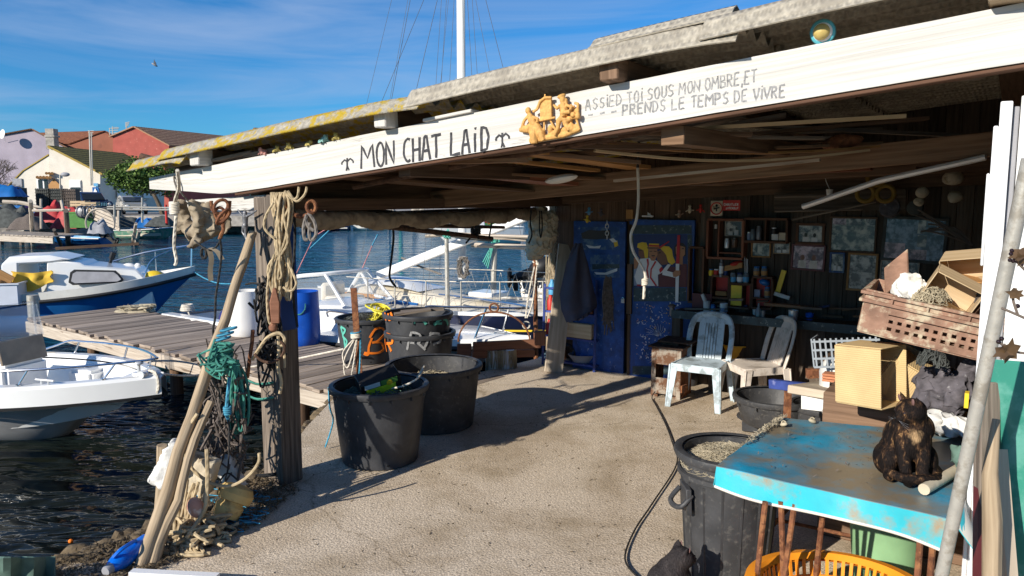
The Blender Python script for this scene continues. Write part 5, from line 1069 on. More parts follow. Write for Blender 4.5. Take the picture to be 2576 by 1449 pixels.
for k in range(4):q.tube([c,pd(1215+k*4,660+k*5,14.5)],.012,4)
solo(q,'rope_lashing','teal_paint','green rope lashing on the leaning pole right of the mast','rope')
q=MB();c=pd(1124,585,12.15)
for k in range(9):q.tube(spl([c+V((uni(-.07,.07),uni(-.07,.07),uni(-.1,.06)))for _ in range(4)],3),.01,4)
solo(q,'rope_lashing','teal_paint','green rope lashing on the pole left of the mast','rope')
q=MB();P=[pd(1348,655,10.9),pd(1330,740,10.9),pd(1322,800,10.9)];q.tube(spl(P,5),.012,5);q.tube(spl([pd(1352,660,10.9),pd(1340,760,10.9),pd(1326,800,10.9)],5),.012,5);q.tube(circ(pd(1324,818,10.9),.05,n=12),.012,5)
q.tube(spl([pd(1348,652,10.9)+V((uni(-.05,.05),uni(-.05,.05),uni(-.1,.1)))for _ in range(8)],3),.015,5);solo(q,'hanging_rope','rope_white','white looped rope hanging from the rusty pole','rope')
q=MB();q.bar(at(1190,872,.30),at(1360,864,.30),.05,.12);q.bar(at(1188,892,.19),at(1345,888,.17),.05,.10);q.bar(at(1150,880,.24),at(1186,880,.24),.05,.16);q.bar(at(1345,850,.42),at(1372,850,.42),.12,.18);solo(q,'brown_bench','rust_brown_wood','reddish brown board bench beside the blue shelf rack','bench',bev=.008)
q=MB();c=pd(1243,860,10.6);q.tube([c+V((cos(a)*.50,0,sin(a)*.42))for a in[pi*k/20 for k in range(21)]],.014,6);q.tube(circ(c+V((0,0,.48)),.06,n=16),.016,6);solo(q,'hoop_bar','rust','rusty bent bar hoop with a ring at its top','bar')
for k,(px,lab,m)in enumerate(((1246,'white drum wrapped in beige net under the brown bench','white_plastic'),(1272,'greyish drum wrapped in net, right one under the brown bench','clear_plastic'))):
 q=MB();c=at(px,930,-.0)+V((0,.15,-.1));q.lathe([(.11,0),(.13,.02),(.13,.3),(.11,.33),(0,.33)],c,18);tt=solo(q,'net_drum',m,lab,'drum','drums under the brown bench')
q=MB()
for k in range(160):a=uni(-2.6,.2);c=at(1246+(k%2)*26,930,0)+V((0,.15,-.1));q.tube([c+V((cos(a)*.135,sin(a)*.135,.34)),c+V((cos(a+uni(-.2,.2))*.145,sin(a)*.145,uni(.0,.2)))],.004,3,False)
solo(q,'net_fringe','net_tan','beige net draped over the two drums by the quay edge','netting')
# tubs
def tub(name,label,c,r,rb_,h,m='black_plastic',z0=0.,tabs=14,grp='big black plastic tubs',rim=.022,holes=True):
 c=V(c);c.z=z0;t=thing(name,label,'tub',c,None,grp);q=MB();wob=lambda a,z:1+.006*sin(3*a+h*50)*z/h
 q.lathe([(rb_-.02,0),(rb_,.012),(rb_+(r-rb_)*.5,h*.5),(r-.012,h-.05),(r-.016,h-.012),(r-.03,h-.012),(rb_+(r-rb_)*.5-.02,h*.5),(rb_-.02,.03),(0,.03)],c,56,wob=wob);q.build('shell',m,t,ang=50)
 q=MB();q.lathe([(r-.018,h-.05),(r+rim*.6,h-.046),(r+rim,h-.02),(r+rim*.8,h),(r,h+.008),(r-.02,h)],c,56,wob=wob,cap0=False,cap1=False)
 for k in range(tabs):a=2*pi*k/tabs+.2;q.box(c+V((cos(a)*(r+.004),sin(a)*(r+.004),h-.062)),(.02,.012,.03),rotm(0,0,a*180/pi))
 q.build('rim',m,t,ang=50)
 if holes:
  for k in range(5):a=-1.2+k*.9;q=MB();q.lathe([(.016,0),(0,.001)],c+V((cos(a)*(rb_+.004),sin(a)*(rb_+.004),.05)),10,frame(V((cos(a),sin(a),0)))[0].to_track_quat('Z','Y').to_matrix());q.build('drain_hole','black',t)
 return t,c
def cyl(px,py,c,r):
 d=ray(px,py);o=CAM-V((c.x,c.y,0));a=d.x**2+d.y**2;b=2*(o.x*d.x+o.y*d.y);cc=o.x**2+o.y**2-r*r;D=max(0,b*b-4*a*cc);return CAM+d*((-b-sqrt(D))/(2*a))
def spray(t,name,m,c,r0,r1,z1,strokes,w,label=None):
 q=MB();lay=0
 for s_ in strokes:
  P=spl([(x,y,0)for x,y in s_],5);lay+=1;W_=[]
  for p in P:
   g=cyl(p.x,p.y,c,(r0+r1)/2);g=cyl(p.x,p.y,c,r0+(r1-r0)*min(1,max(0,(g.z-c.z)/z1))+.004+lay*.0006);W_.append(g)
  vs=[]
  for i,g in enumerate(W_):
   tg=(W_[min(len(W_)-1,i+1)]-W_[max(0,i-1)]).normalized();nn=V((g.x-c.x,g.y-c.y,0)).normalized();sd=nn.cross(tg).normalized()*w*uni(.42,.58);vs+=[g+sd,g-sd,g+sd-nn*.006,g-sd-nn*.006]
  n=len(W_);fs=[]
  for i in range(n-1):a,b=4*i,4*i+4;fs+=[[a,b,b+1,a+1],[a,a+2,b+2,b],[a+1,b+1,b+3,a+3]]
  q.add(vs,fs)
 return q.build(name,m,t,label=label)
def tangle(name,m,label,cat,c,rx,ry,rz,n,r=.003,k=5,grp=None,seed=1,flat=True):
 rs=random.Random(seed);q=MB();c=V(c)
 for _ in range(n):
  a=rs.uniform(0,6.28);d=sqrt(rs.random())*.95;p0=V((cos(a)*rx*d,sin(a)*ry*d,0));pts=[]
  for j in range(k):p=p0+V((rs.gauss(0,rx*.22),rs.gauss(0,ry*.22),0));e=(p.x/rx)**2+(p.y/ry)**2;p=p/max(1,sqrt(e));p.z=rz*max(0,1-min(1,e))**.6*rs.uniform(.2,1.1)+rs.uniform(0,.03);pts.append(c+p)
  q.tube(spl(pts,3),r,3,False)
 return solo(q,name,m,label,cat,grp)
cA=at(953,965,.65);tA,cA=tub('tub','black tub with a yellow green box inside, nearest to the camera',cA,.395,.315,.65)
cB=at(1092,915,.60);tB,cB=tub('tub','wide black tub holding a little net, behind the nearest tub',cB,.45,.37,.60,'worn_plastic')
cC=at(1056,828,.66);tC,cC=tub('tub','black tub with orange R and chalk letters, lower of the stacked pair',cC,.40,.32,.64,z0=.0)
tD,cD=tub('tub','black tub with green marks, upper of the stacked pair',(cC.x-.02,cC.y,0),.395,.32,.62,z0=.24)
cE=at(919,797,.60);tE,cE=tub('tub','black tub with a big orange letter and a yellow hose',cE,.385,.315,.60)
spray(tE,'orange_letter','orange_paint',cE,.315,.385,.6,[[(936,850),(928,872),(926,892),(915,890)],[(930,850),(945,828),(962,826),(968,840),(950,858),(936,862)],[(936,862),(958,862),(966,878),(950,888),(916,888)]],.027)
spray(tE,'green_letter','teal_paint',cE,.315,.385,.6,[[(857,822),(861,838),(866,858),(868,878)],[(857,822),(868,830),(862,845),(872,858),(868,875)]],.03)
spray(tC,'orange_letter','orange_paint',cC,.32,.40,.64,[[(967,838),(968,862),(972,884)],[(967,838),(984,846),(986,862),(972,864)],[(976,866),(984,884)]],.03)
spray(tC,'chalk_letter','chalk',cC,.32,.40,.64,[[(1035,835),(1028,860),(1024,880)],[(1035,836),(1056,842),(1054,862),(1032,862)],[(1086,836),(1076,858),(1066,880)],[(1080,840),(1104,840),(1108,858),(1090,866)],[(1050,862),(1070,880)]],.025)
spray(tD,'orange_letter','orange_paint',cD,.32,.395,.62,[[(968,786),(970,806)],[(976,788),(978,804),(986,798),(982,786)]],.03)
spray(tD,'green_mark','teal_paint',cD,.32,.395,.62,[[(1040,815),(1046,803),(1064,806),(1072,816)],[(1092,818),(1108,804),(1122,804),(1128,818)],[(1092,814),(1112,814)]],.03)
tangle('net_heap','net_green','dark greenish net heap inside the nearest tub','net',cA+Z*.52,.35,.35,.09,190,.0035,seed=3)
tangle('net_heap','net_tan','small pale net heap at the bottom of the wide tub','net',cB+V((-.03,.05,.40)),.33,.33,.07,120,.0035,seed=4)
q=MB();q.lathe([(0,.48),(.37,.47)],cA,24,cap0=False,cap1=False);q.lathe([(0,.36),(.40,.36)],cB,24,cap0=False,cap1=False);q=MB();q.lathe([(0,.03),(.345,0),(.2,-.02),(0,-.02)],cA+Z*.5,24);solo(q,'net_bed','net_dark','dark mat of wet net filling the nearest tub','net')
tangle('net_heap','net_dark','black net heap in the tub with the yellow hose','net',cE+Z*.52,.33,.33,.1,130,.004,seed=5)
q=MB();q.lathe([(0,.52),(.34,.5),(.2,.48),(0,.48)],cD,20);q.box(cD+V((-.05,-.1,.64)),(.42,.1,.025),rotm(3,-6,14));q.box(cD+V((.05,.02,.64)),(.5,.12,.025),rotm(0,-3,10));solo(q,'plank_offcut','grey_wood','grey wood offcuts lying across the upper stacked tub','wood')
q=MB()
for k in range(11):c=cE+V((.2+uni(-.03,.03),-.02+uni(-.06,.06),.60+.012*k));q.tube(circ(c,.17+uni(-.03,.03),n=22,ax=(cos(.3*k),.5*sin(.3*k),.25),ay=(0,1,uni(.0,.3))),.012,6)
solo(q,'hose','hose_yellow','coiled bright yellow hose on the tub rim','hose')
t=thing('carton','black box with a yellow and green label lying in the nearest tub','box',cA+V((0,0,.55)));M=rotm(18,-12,24);c=cA+V((.0,-.02,.66))
q=MB();q.box(c,(.34,.2,.17),M);q.build('carton_body','black',t,bev=.006)
def onbox(x0,x1,z0,z1,o=.1015):return[c+M@V((x,-o,z))for x,z in((x0,z0),(x1,z0),(x1,z1),(x0,z1))]
def slab(name,m,P,par,d):
 q=MB();q.add(P+[p+d for p in P],[[0,1,2,3],[7,6,5,4],[0,4,5,1],[1,5,6,2],[2,6,7,3],[3,7,4,0]]);return q.build(name,m,par)
iv=M@V((0,.004,0));slab('yellow_label','lime',onbox(-.13,.12,-.07,.03),t,iv);slab('green_label','green',onbox(.0,.14,.035,.08),t,iv);slab('white_label','white',onbox(-.14,-.01,.035,.075),t,iv)
q=MB();q.ell(c+M@V((.07,-.103,.045)),(.026,.003,.026),M);q.build('round_emblem','yellow',t)
q=MB();A0=c+M@V((-.11,-.1045,-.055));ex,ez=M@V((.024,0,0)),M@V((0,0,.03))
for k,ch in enumerate('DIESEL'):
 for s_ in GL[ch]:q.tube([A0+ex*(k+p[0]*.75)+ez*p[1]for p in s_],.0018,3)
q.build('label_text','ink',t)
q=MB();q.tube(spl([cA+V((.1,-.05,.62)),cA+V((.22,-.12,.66)),cA+V((.34,-.08,.72)),cA+V((.37,.1,.78)),cA+V((.3,.15,.66))],5),.008,5);solo(q,'rope_end','rope_white','pale rope end lying over the nearest tub rim','rope')
q=MB();q.tube(spl([at(818,1125,.02),at(838,1060,.25),cA+V((-.41,-.02,.45)),cA+V((-.42,0,.62))],4),.008,5);solo(q,'rope_end','rope_blue','turquoise cord dangling left of the nearest tub','rope')
q=MB();A=at(905,950,-.05);q.bar(A,A+Z*1.13+V((-.05,0,0)),.075,.02,(0,1,0));solo(q,'rusty_stake','rust','flat rusty iron stake standing before the orange lettered tub','stake',jit=.004)
q=MB();c=A+V((-.03,-.03,.52))
for k in range(4):q.tube(circ(c+Z*.018*k,.055,n=14,ax=(1,0,.1),ay=(0,1,0)),.012,5)
for L,o in((.38,-.11),(.60,-.10)):q.tube(spl([c,c+V((o-.05,-.03,-L*.5)),c+V((o,-.04,-L)),c+V((o+.07,-.03,-L*.55)),c+V((.02,-.02,0))],6),.010,6)
solo(q,'rope_knot','rope_white','white rope loops tied on the flat rusty stake','rope')
q=MB();q.tube(spl([c+V((.06,0,.04)),c+V((.05,-.02,-.3)),c+V((.02,-.02,-.6))],4),.011,5);q.tube(circ(c+Z*.06,.06,n=14,ax=(1,0,.15),ay=(0,1,0)),.011,5);solo(q,'rope_knot','rope_blue','blue rope end hanging on the flat rusty stake','rope')
def drum(label,m,px,py,r,h,open_=True):
 c=at(px,py,0)+V((0,r,0));t=thing('barrel',label,'barrel',c);q=MB();q.lathe([(r*.9,0),(r*.97,.03),(r,.14),(r*1.0,h*.45),(r*.94,h),(r*.92,h),(r*.97,h*.45),(r*.92,.05),(0,.05)],c,36,wob=lambda a,z:1+.008*sin(2*a+3*z));q.build('shell',m,t,ang=50);return t,c
tb,c=drum('cut blue plastic barrel standing on the jetty','blue_plastic',750,873,.262,.80)
q=MB();g=[cyl(x,y,c,.266)for x,y in((737,765),(733,780),(744,790),(757,790),(767,778),(768,764))];q.tube(spl(g,4),.008,5);q.build('cord_handle','rope_green',tb)
tw_,c=drum('cut white plastic barrel behind the grey post','white_plastic',606,850,.25,.72)
q=MB();g=[cyl(x,y,c,.254)for x,y in((567,790),(563,810),(572,825),(580,820))];q.tube(spl(g,4),.006,5);q.build('cord_handle','rope_green',tw_)
# cluster of gear round the left post
a,b=at(352,1432,0),shp(636,584,-.06);q=MB();P=[a.lerp(b,k/10)+V((uni(-.008,.008),0,uni(-.008,.008)))for k in range(11)];P[3].x+=.0;q.tube(P,lambda t_:.043-.011*t_,10);lp=solo(q,'leaning_pole','drift_wood','long bleached driftwood pole leaning on the grey post','pole',jit=.01)
a2,b2=at(385,1428,0),pd(528,1010,4.95);q=MB();q.tube([a2 .lerp(b2,k/8)+V((uni(-.012,.012),0,0))for k in range(9)],lambda t_:.034-.01*t_,9);solo(q,'leaning_pole','drift_wood','shorter knotty stick leaning beside the long pole','stick',jit=.012)
D=5.55
def rope(name,m,label,pts,r,cat='rope',k=5,n=6,grp=None):q=MB();q.tube(spl(pts,k),r,n);return solo(q,name,m,label,cat,grp)
def px_(L,d=D):return[pd(x,y,d+(w[0]if w else 0))for x,y,*w in L]
q=MB();CB=lambda x,y,dd=0:pd(x,y,6.25+dd)
for pts,r in(([(452,505),(462,545),(482,590)],[.05,.07,.04]),([(480,505),(500,550),(490,590)],[.06,.08,.06]),([(515,510),(525,560),(500,600)],[.06,.08,.06]),([(545,510),(560,560),(530,590)],[.05,.06,.05]),([(470,590),(500,600),(545,570)],[.05,.07,.05]),([(500,600),(490,612),(474,620)],[.06,.05,.035]),([(455,560),(448,590)],[.05,.03]),([(560,520),(570,560),(566,590)],[.03,.04,.02])):q.tube(spl([CB(x,y,uni(-.08,.08))for x,y in pts],4),lambda t_,r=r:r[0]+(r[-1]-r[0])*t_ if len(r)==2 else(r[0]*(1-2*t_)+r[1]*2*t_ if t_<.5 else r[1]*(2-2*t_)+r[2]*(2*t_-1)),8,flat=.6)
q=fuse(q,.014,2,.02);tag(q.build('canvas_bundle','canvas',ang=70),'dirty beige canvas bundle hanging under the white beam end','canvas')
rope('hanging_rope','rope_white','white rope hanging from the white beam end at far left',px_([(446,428,-.1),(450,470,.1),(440,505,.6),(444,530,.6),(440,580,.6),(438,620,.6),(444,655,.6),(440,668,.6)]),.013)
q=MB()
for k in range(7):q.tube(circ(pd(441,512+k*4,6.15),.022,n=10,ax=(1,.2,.2),ay=(0,1,.1)),.011,5)
solo(q,'rope_knot','rope_white','knotted turns on the white hanging rope at far left','rope')
q=MB()
for o in(0,7):q.tube(spl([shp(442+o,424,.09),shp(438+o,450,-.02),shp(446+o,480,-.02),shp(446+o*4,506,.08)],5),.008,5)
solo(q,'cord_loop','rope_grey','grey cord loops over the white beam left tip','cord')
q=MB()
def link(c,r,ax,ay,w,sx=1.4):q.tube([V(c)+V(ax)*(r*sx*cos(a))+V(ay)*(r*sin(a))for a in[2*pi*k/16 for k in range(16)]],w,7,closed=True)
q.tube(spl(px_([(531,505),(535,528),(553,540),(574,528),(578,505)]),5),.013,7);link(pd(553,538,5.5),.032,(0,0,1),(1,.3,0),.011);link(pd(556,520,5.5),.04,(.5,.2,.8),(.8,.5,-.5),.012);link(pd(562,545,5.45),.045,(.6,0,.8),(.3,1,0),.012);q.tube(spl(px_([(556,545),(562,575),(556,590),(552,602)]),4),.013,7)
solo(q,'chain_hook','rust','rusty iron hook and links hanging left of the grey post','hook')
rope('hanging_rope','rope_dark','thin dark rope hanging from the rusty hook links',px_([(553,600),(557,640),(550,700),(543,745),(541,800),(536,830),(540,860),(548,885)],5.4),.008)
q=MB();q.tube(spl(px_([(490,605,.5),(520,628,.3),(545,620,.3),(560,590,.2)]),4),.008,5);q.tube(circ(pd(513,637,5.9),.04,n=14,ax=(.5,0,0),ay=(0,0,1)),.012,6);solo(q,'cord_loop','rope_dark','black cord loop tied below the canvas bundle','cord')
q=MB();
for L_ in([(527,625),(533,650),(530,680),(532,705)],[(530,622),(548,632),(560,652)]):
 P=spl(px_(L_,5.85),4);q.add([p+V((.016,0,0))for p in P]+[p-V((.016,.02,.006))for p in P],[[i,i+1,len(P)+i+1,len(P)+i]for i in range(len(P)-1)])
solo(q,'canvas_strap','canvas','pale canvas straps dangling left of the post','strap')
q=MB();q.tube(spl(px_([(716,508),(722,525),(745,542),(772,542),(790,525),(794,508)],5.45),5),.017,8);link(pd(783,520,5.4),.03,(0,0,1),(1,.3,0),.013);solo(q,'iron_hook','rust','curved rusty iron hook right of the hanging cables','hook')
q=MB()
for L_ in([(772,540),(764,570),(766,600),(775,602)],[(776,535),(792,560),(795,590),(784,604),(778,590),(780,560)],[(768,548),(776,570),(790,580)]):q.tube(spl(px_(L_,5.4),5),.013,6)
solo(q,'rope_loop','rope_grey','short dark rope loops on the curved rusty hook','rope')
q=MB();C_=lambda x,y,d=-.03:shp(319.5+x*.3087,447.3+y*.3087,d)
q.ell(C_(962,288),(.017,.017,.021));q.tube([C_(965,305),C_(963,340),C_(966,385)],lambda t_:.026-.008*t_,8);q.tube([C_(958,318),C_(935,300),C_(908,266)],lambda t_:.012-.005*t_,7);q.tube([C_(972,318),C_(1005,300),C_(1052,270)],lambda t_:.012-.005*t_,7);q.tube([C_(966,380),C_(955,410)],.022,8);q.tube([C_(952,405),C_(942,440),C_(972,500)],lambda t_:.016-.009*t_,7);q.tube([C_(968,405),C_(966,450),C_(974,500)],lambda t_:.014-.008*t_,7);q.ell(C_(905,264),.008);q.ell(C_(1054,268),.008);q.ell(C_(975,506),(.01,.01,.016))
q=fuse(q,.0045,2);tag(q.build('metal_figure','pewter',ang=60),'small grey metal figure with raised arms nailed to the post','figure')
q=MB();rs=random.Random(5)
for k in range(20):
 x0=rs.uniform(682,724);xm=rs.uniform(694,728);xe=rs.uniform(686,728);ye=rs.uniform(690,752);d=5.42+rs.uniform(-.06,.1)
 q.tube(spl([pd(x0,485,d+.1),pd(x0+rs.uniform(-8,8),540,d),pd(xm,610,d),pd(xe+rs.uniform(-12,10),670,d),pd(xe,ye,d),pd(xe+rs.uniform(3,9),ye-6,d),pd(xe+6,670,d),pd(xm+rs.uniform(-12,8),600,d),pd(x0+rs.uniform(-5,14),520,d),pd(x0+4,487,d+.1)],5),.0085,6)
for L_ in([(688,510),(668,545),(666,575),(690,600)],[(724,660),(738,690),(745,715),(732,732),(712,722)],[(690,640),(676,700),(672,760),(680,815),(700,770),(704,720)],[(716,480),(735,500),(748,495),(752,470)],[(724,480),(745,506),(766,490),(772,470)]):q.tube(spl(px_(L_,5.36),6),.0088,6)
solo(q,'cable_hank','rope_tan','thick hank of tan cables hanging right of the grey post','cables')
rope('hanging_rope','rope_dark','black cable hanging straight behind the tan hank',px_([(738,500),(742,600),(736,700),(740,770),(745,800),(748,822)],5.6),.01)
t=thing('wooden_block','rusty brown wooden pulley block hanging below the tan cables','pulley',pd(690,815,5.38));q=MB();q.prism([(-.028,-.12),(.028,-.12),(.034,.03),(.012,.13),(-.008,.13),(-.034,.03)],pd(691,772,5.33),(1,.2,0),(0,0,1),-.05);q.build('block','rust_brown_wood',t,bev=.006);q=MB();q.tube([pd(690,800,5.36),pd(688,818,5.36)],[.018,.024],8);q.ell(pd(687,824,5.36),(.032,.028,.03));q.build('knob','rust_brown_wood',t)
q=MB();q.tube(spl(px_([(634,905),(650,880),(672,850),(700,838),(715,850),(712,868),(698,872)],5.35),6),.013,7);q.tube(spl(px_([(700,845),(702,880),(700,920),(708,960),(704,990)],5.35),5),.012,6);q.tube(spl(px_([(712,866),(716,900),(717,925)],5.35),4),.009,5);solo(q,'cable_loop','rope_tan','stiff tan cable loop sticking off the post lower right','cable')
q=MB();q.tube(spl(px_([(640,890),(655,905),(680,912),(705,900),(716,875),(706,858)],5.3),6),.010,7);solo(q,'iron_ring','dark_rust','dark iron ring round the post lower part','ring')
q=MB();rs=random.Random(8)
for k in range(46):c=pd(rs.uniform(655,692),rs.uniform(705,905),5.5+rs.uniform(-.04,.04));q.tube(spl([c+V((rs.gauss(0,.035),rs.gauss(0,.03),rs.gauss(0,.09)))for _ in range(5)],4),rs.uniform(.006,.011),5)
solo(q,'black_rope_tangle','rope_dark','frayed black rope tangle nailed on the post right side','rope')
q=MB();q.tube(spl([shp(x,y,o)for x,y,o in((618,716,-.01),(640,712,-.015),(668,718,-.01),(690,722,.2))],4),.008,5);solo(q,'nailed_rope','rope_dark','black cord nailed across the grey post','cord')
q=MB()
for yy,tt in((962,0),(1000,6)):q.tube(spl([shp(600,yy-18,.02),shp(640,yy+2,-.015),shp(665,yy+3,-.015),shp(690,yy-1,.02),shp(703+tt,yy-6,.1)],4),.009,5)
solo(q,'rope_binding','rope_green','green rope turns bound round the post base timber','rope')
q=MB();q.bar(shp(602,1202,-.005),shp(692,1192,-.005),.012,.02);q.bar(shp(690,1192,0),shp(698,1188,.2),.012,.02);solo(q,'rubber_band','black_rubber','black rubber strip round the foot of the post','strap')
q=MB();q.tube(px_([(636,830),(634,860),(628,900),(622,950)],5.4),.014,7);solo(q,'iron_bar','rust','orange rusty ribbed bar beside the post','bar')
q=MB();rs=random.Random(9)
for k in range(13):x=rs.uniform(574,612);d=5.3+rs.uniform(-.06,.06);e=rs.uniform(1040,1095);q.tube(spl([pd(592+rs.uniform(-8,8),905,d),pd(x,950,d),pd(x+rs.uniform(-4,6),1010,d),pd(x+4,e,d),pd(x+14,e+4,d),pd(x+18,1010,d),pd(x+10,950,d),pd(596,908,d)],5),.0085,6)
solo(q,'rope_hank','rope_green','green rope hank hanging left of the post','rope')
q=MB();q.tube(spl(px_([(578,950),(572,1000),(570,1040),(576,1060)],5.2),5),.012,6)
for k in range(4):q.tube(circ(pd(572,1025+k*5,5.2),.022,n=10,ax=(1,0,0),ay=(0,1,.2)),.009,5)
solo(q,'blue_rope','rope_blue','light blue knotted rope beside the green hank','rope')
q=MB();rs=random.Random(10)
for k in range(16):c=pd(560-(k/16)*14+rs.uniform(-5,5),868+k*4.2,5.0);q.tube(circ(c,.055,n=12,ax=(1,.1,rs.uniform(-.4,.4)),ay=(0,1,rs.uniform(-.3,.3))),.009,5)
for k in range(20):c=pd(545+rs.uniform(-10,26),890+rs.uniform(-15,40),4.95);q.tube(spl([c+V((rs.gauss(0,.05),rs.gauss(0,.03),rs.gauss(0,.04)))for _ in range(4)],4),.007,5)
solo(q,'rope_lashing','rope_green','frayed turquoise rope lashed round the leaning pole','rope')
q=MB()
for k in range(3):q.tube(circ(pd(575-k*8,828+k*12,5.1),.05,n=12,ax=(1,.1,.2),ay=(0,1,0)),.008,5)
solo(q,'rope_lashing','rope_blue','sky blue rope turns higher on the leaning pole','rope')
q=MB();rs=random.Random(12)
for k in range(120):c=pd(rs.uniform(528,610),rs.uniform(905,1180),5.35+rs.uniform(-.1,.1));q.tube(spl([c+V((rs.gauss(0,.04),rs.gauss(0,.05),rs.gauss(0,.08)))for _ in range(4)],3),rs.uniform(.004,.011),4)
solo(q,'net_tangle','net_brown','brown weathered net tangle hanging between pole and post','net')
def lump(name,m,label,cat,parts,vox=.014,jit=.02,sm=3):
 q=MB()
 for c,r,M in parts:q.ell(c,r,M,14,10)
 q=fuse(q,vox,sm,jit);return tag(q.build(name,m,ang=70),label,cat)
def block(name,m,label,cat,c,d,M,jit=.02):
 q=MB();n=5
 q.box(c,d,M);q=fuse(q,.02,2,jit);return tag(q.build(name,m,ang=70),label,cat)
block('foam_block','styrofoam','chipped white foam block left of the leaning pole','foam',pd(432,1168,4.95),(.16,.14,.31),rotm(0,32,10));block('foam_block','foam_tan','cracked yellowish foam block behind the leaning pole','foam',pd(505,1192,5.0),(.2,.12,.26),rotm(0,16,-8),.014);block('foam_block','styrofoam','pale foam slab beside the yellow float near the post','foam',pd(578,1190,5.35),(.14,.1,.26),rotm(0,-22,0))
q=MB();c=pd(590,1242,5.0);M=rotm(-64,-18,0);q.lathe([(0,-.14),(.085,-.135),(.095,-.06),(.078,-.04),(.078,-.03),(.115,-.02),(.125,.03),(.10,.07),(.05,.085),(0,.088)],c+V((-.01,.02,-.03)),24,rotm(-20,22,0));solo(q,'mushroom_float','buoy_yellow','yellow mushroom shaped float at the foot of the post','float',jit=.006)
q=MB();c=pd(492,1277,4.75);q.ell(c,(.05,.05,.068),rotm(0,-18,0),18,12);solo(q,'egg_float','buoy_pink','worn pinkish egg shaped float by the stick','float',jit=.005)
q=MB();q.tube(spl(px_([(497,1040),(470,1085),(462,1125),(480,1175),(530,1215),(580,1222),(622,1200),(650,1165),(652,1140)],4.85),6),.011,7);solo(q,'bent_hose','rope_tan','stiff tan hose arc in front of the floats','hose')
q=MB();q.tube(spl(px_([(575,1055),(577,1100),(575,1160),(572,1190)],5.1),4),.006,5);q.tube(spl(px_([(556,1240),(552,1215),(572,1190),(600,1210)],4.95),4),.006,5);solo(q,'float_rope','rope_dark','dark cord tied to the yellow float','cord')
q=MB();rs=random.Random(14)
for k in range(26):c=at(rs.uniform(470,530),rs.uniform(1330,1390),0);L=[c+V((rs.gauss(0,.09),rs.gauss(0,.07),abs(rs.gauss(0,.05))+.015))for _ in range(6)];q.tube(spl(L,5),.011,6)
for k in range(9):x=rs.uniform(468,520);q.tube(spl([pd(x,1200+k*3,4.85),pd(x-12+rs.uniform(-8,8),1265,4.8),pd(x-20,1320,4.75),at(x-30,1385,.03),at(x+10,1392,.02)],5),.011,6)
q.tube(spl([pd(520,1130,4.8),pd(522,1200,4.75),pd(518,1270,4.72),pd(505,1300,4.72),at(470,1352,.1)],5),.013,6);q.tube(spl([at(500,1300,.1),at(540,1320,.12),at(548,1350,.03),at(510,1365,.02)],5),.012,6)
solo(q,'rope_pile','rope_tan','pile of old beige ropes at the foot of the sticks','ropes')
q=MB();rs=random.Random(15)
for k in range(40):c=at(rs.uniform(540,640),rs.uniform(1250,1330),0);q.tube(spl([c+V((rs.gauss(0,.08),rs.gauss(0,.06),abs(rs.gauss(0,.02))+.006))for _ in range(4)],4),.004,4)
solo(q,'twine_litter','rope_blue','thin blue twine tangled on the concrete below the floats','twine')
for k,(x,y0,y1,r,d)in enumerate(((407,1118,1330,.035,4.95),(428,1200,1340,.03,5.0),(458,1085,1180,.03,5.1))):
 q=MB();q.tube([pd(x-4,y1,d),pd(x,(y0+y1)/2,d),pd(x+2,y0,d)],[r*1.1,r,r*.9],9);solo(q,'broken_stake','drift_wood',('rotten stake stump left of the white foam block','thin rotten stake under the white foam block','grey stump topped with blue twine behind the foam')[k],'stake',None,jit=.014)
def bank(n,poly,zmax,name,seed,m,ls=1.):
 rs=random.Random(seed);q=MB();x0,x1=min(p[0]for p in poly),max(p[0]for p in poly);y0,y1=min(p[1]for p in poly),max(p[1]for p in poly);k=0
 while k<n:
  x,y=rs.uniform(x0,x1),rs.uniform(y0,y1);ins=False
  for i in range(len(poly)):
   a,b=poly[i-1],poly[i]
   if(a[1]>y)!=(b[1]>y)and x<(b[0]-a[0])*(y-a[1])/(b[1]-a[1])+a[0]:ins=not ins
  if not ins:continue
  k+=1;L=rs.uniform(.01,.05)*ls;a=rs.uniform(0,6.28);p=V((x,y,rs.uniform(.002,zmax)));d=V((cos(a),sin(a),rs.gauss(0,.5))).normalized();s_=V((-sin(a),cos(a),rs.gauss(0,.4))).normalized()*rs.uniform(.003,.008)*(.4+.6*ls)
  q.add([p-d*L-s_,p+d*L,p+s_*1.4],[[0,1,2]])
 return struct(q.build(name,m),'stuff')
EDGE=[(-4.6,3.0),(-3.05,4.15),(-2.4,4.82),(-2.08,5.5),(-1.98,5.9),(-1.6,5.6),(-1.7,5.0),(-2.1,4.3),(-2.6,3.6),(-3.6,2.7)]
bank(9000,EDGE,.05,'seaweed_bank',31,'seaweed')
q=MB();rs=random.Random(33)
for k in range(150):
 f=rs.random()*4;i=int(f);a,b=V((*EDGE[i],0)),V((*EDGE[i+1],0));p=a.lerp(b,f-i)+V((rs.uniform(-.18,.12),rs.uniform(-.18,.12),-.05));q.ell(p,(rs.uniform(.05,.13),rs.uniform(.05,.12),rs.uniform(.04,.1)),rotm(rs.uniform(0,40),0,rs.uniform(0,180)),7,5)
for k in range(90):
 i=rs.randrange(4,7);a,b=V((*QO[i],0)),V((*QO[i+1],0));p=a.lerp(b,rs.random())+V((rs.uniform(-.05,.05),0,-.06));q.ell(p,(rs.uniform(.04,.1),rs.uniform(.05,.1),rs.uniform(.04,.075)),None,7,5)
struct(q.build('bank_rubble','seaweed',jit=.03),'stuff')
bank(1100,[(-1.8,5.0),(-1.7,8.3),(.3,10.0),(1.2,9.5),(4,7.3),(1.6,4.6),(.9,3.7),(-2.0,3.7),(-2.4,4.2)],.004,'floor_litter',37,'seaweed',.55)
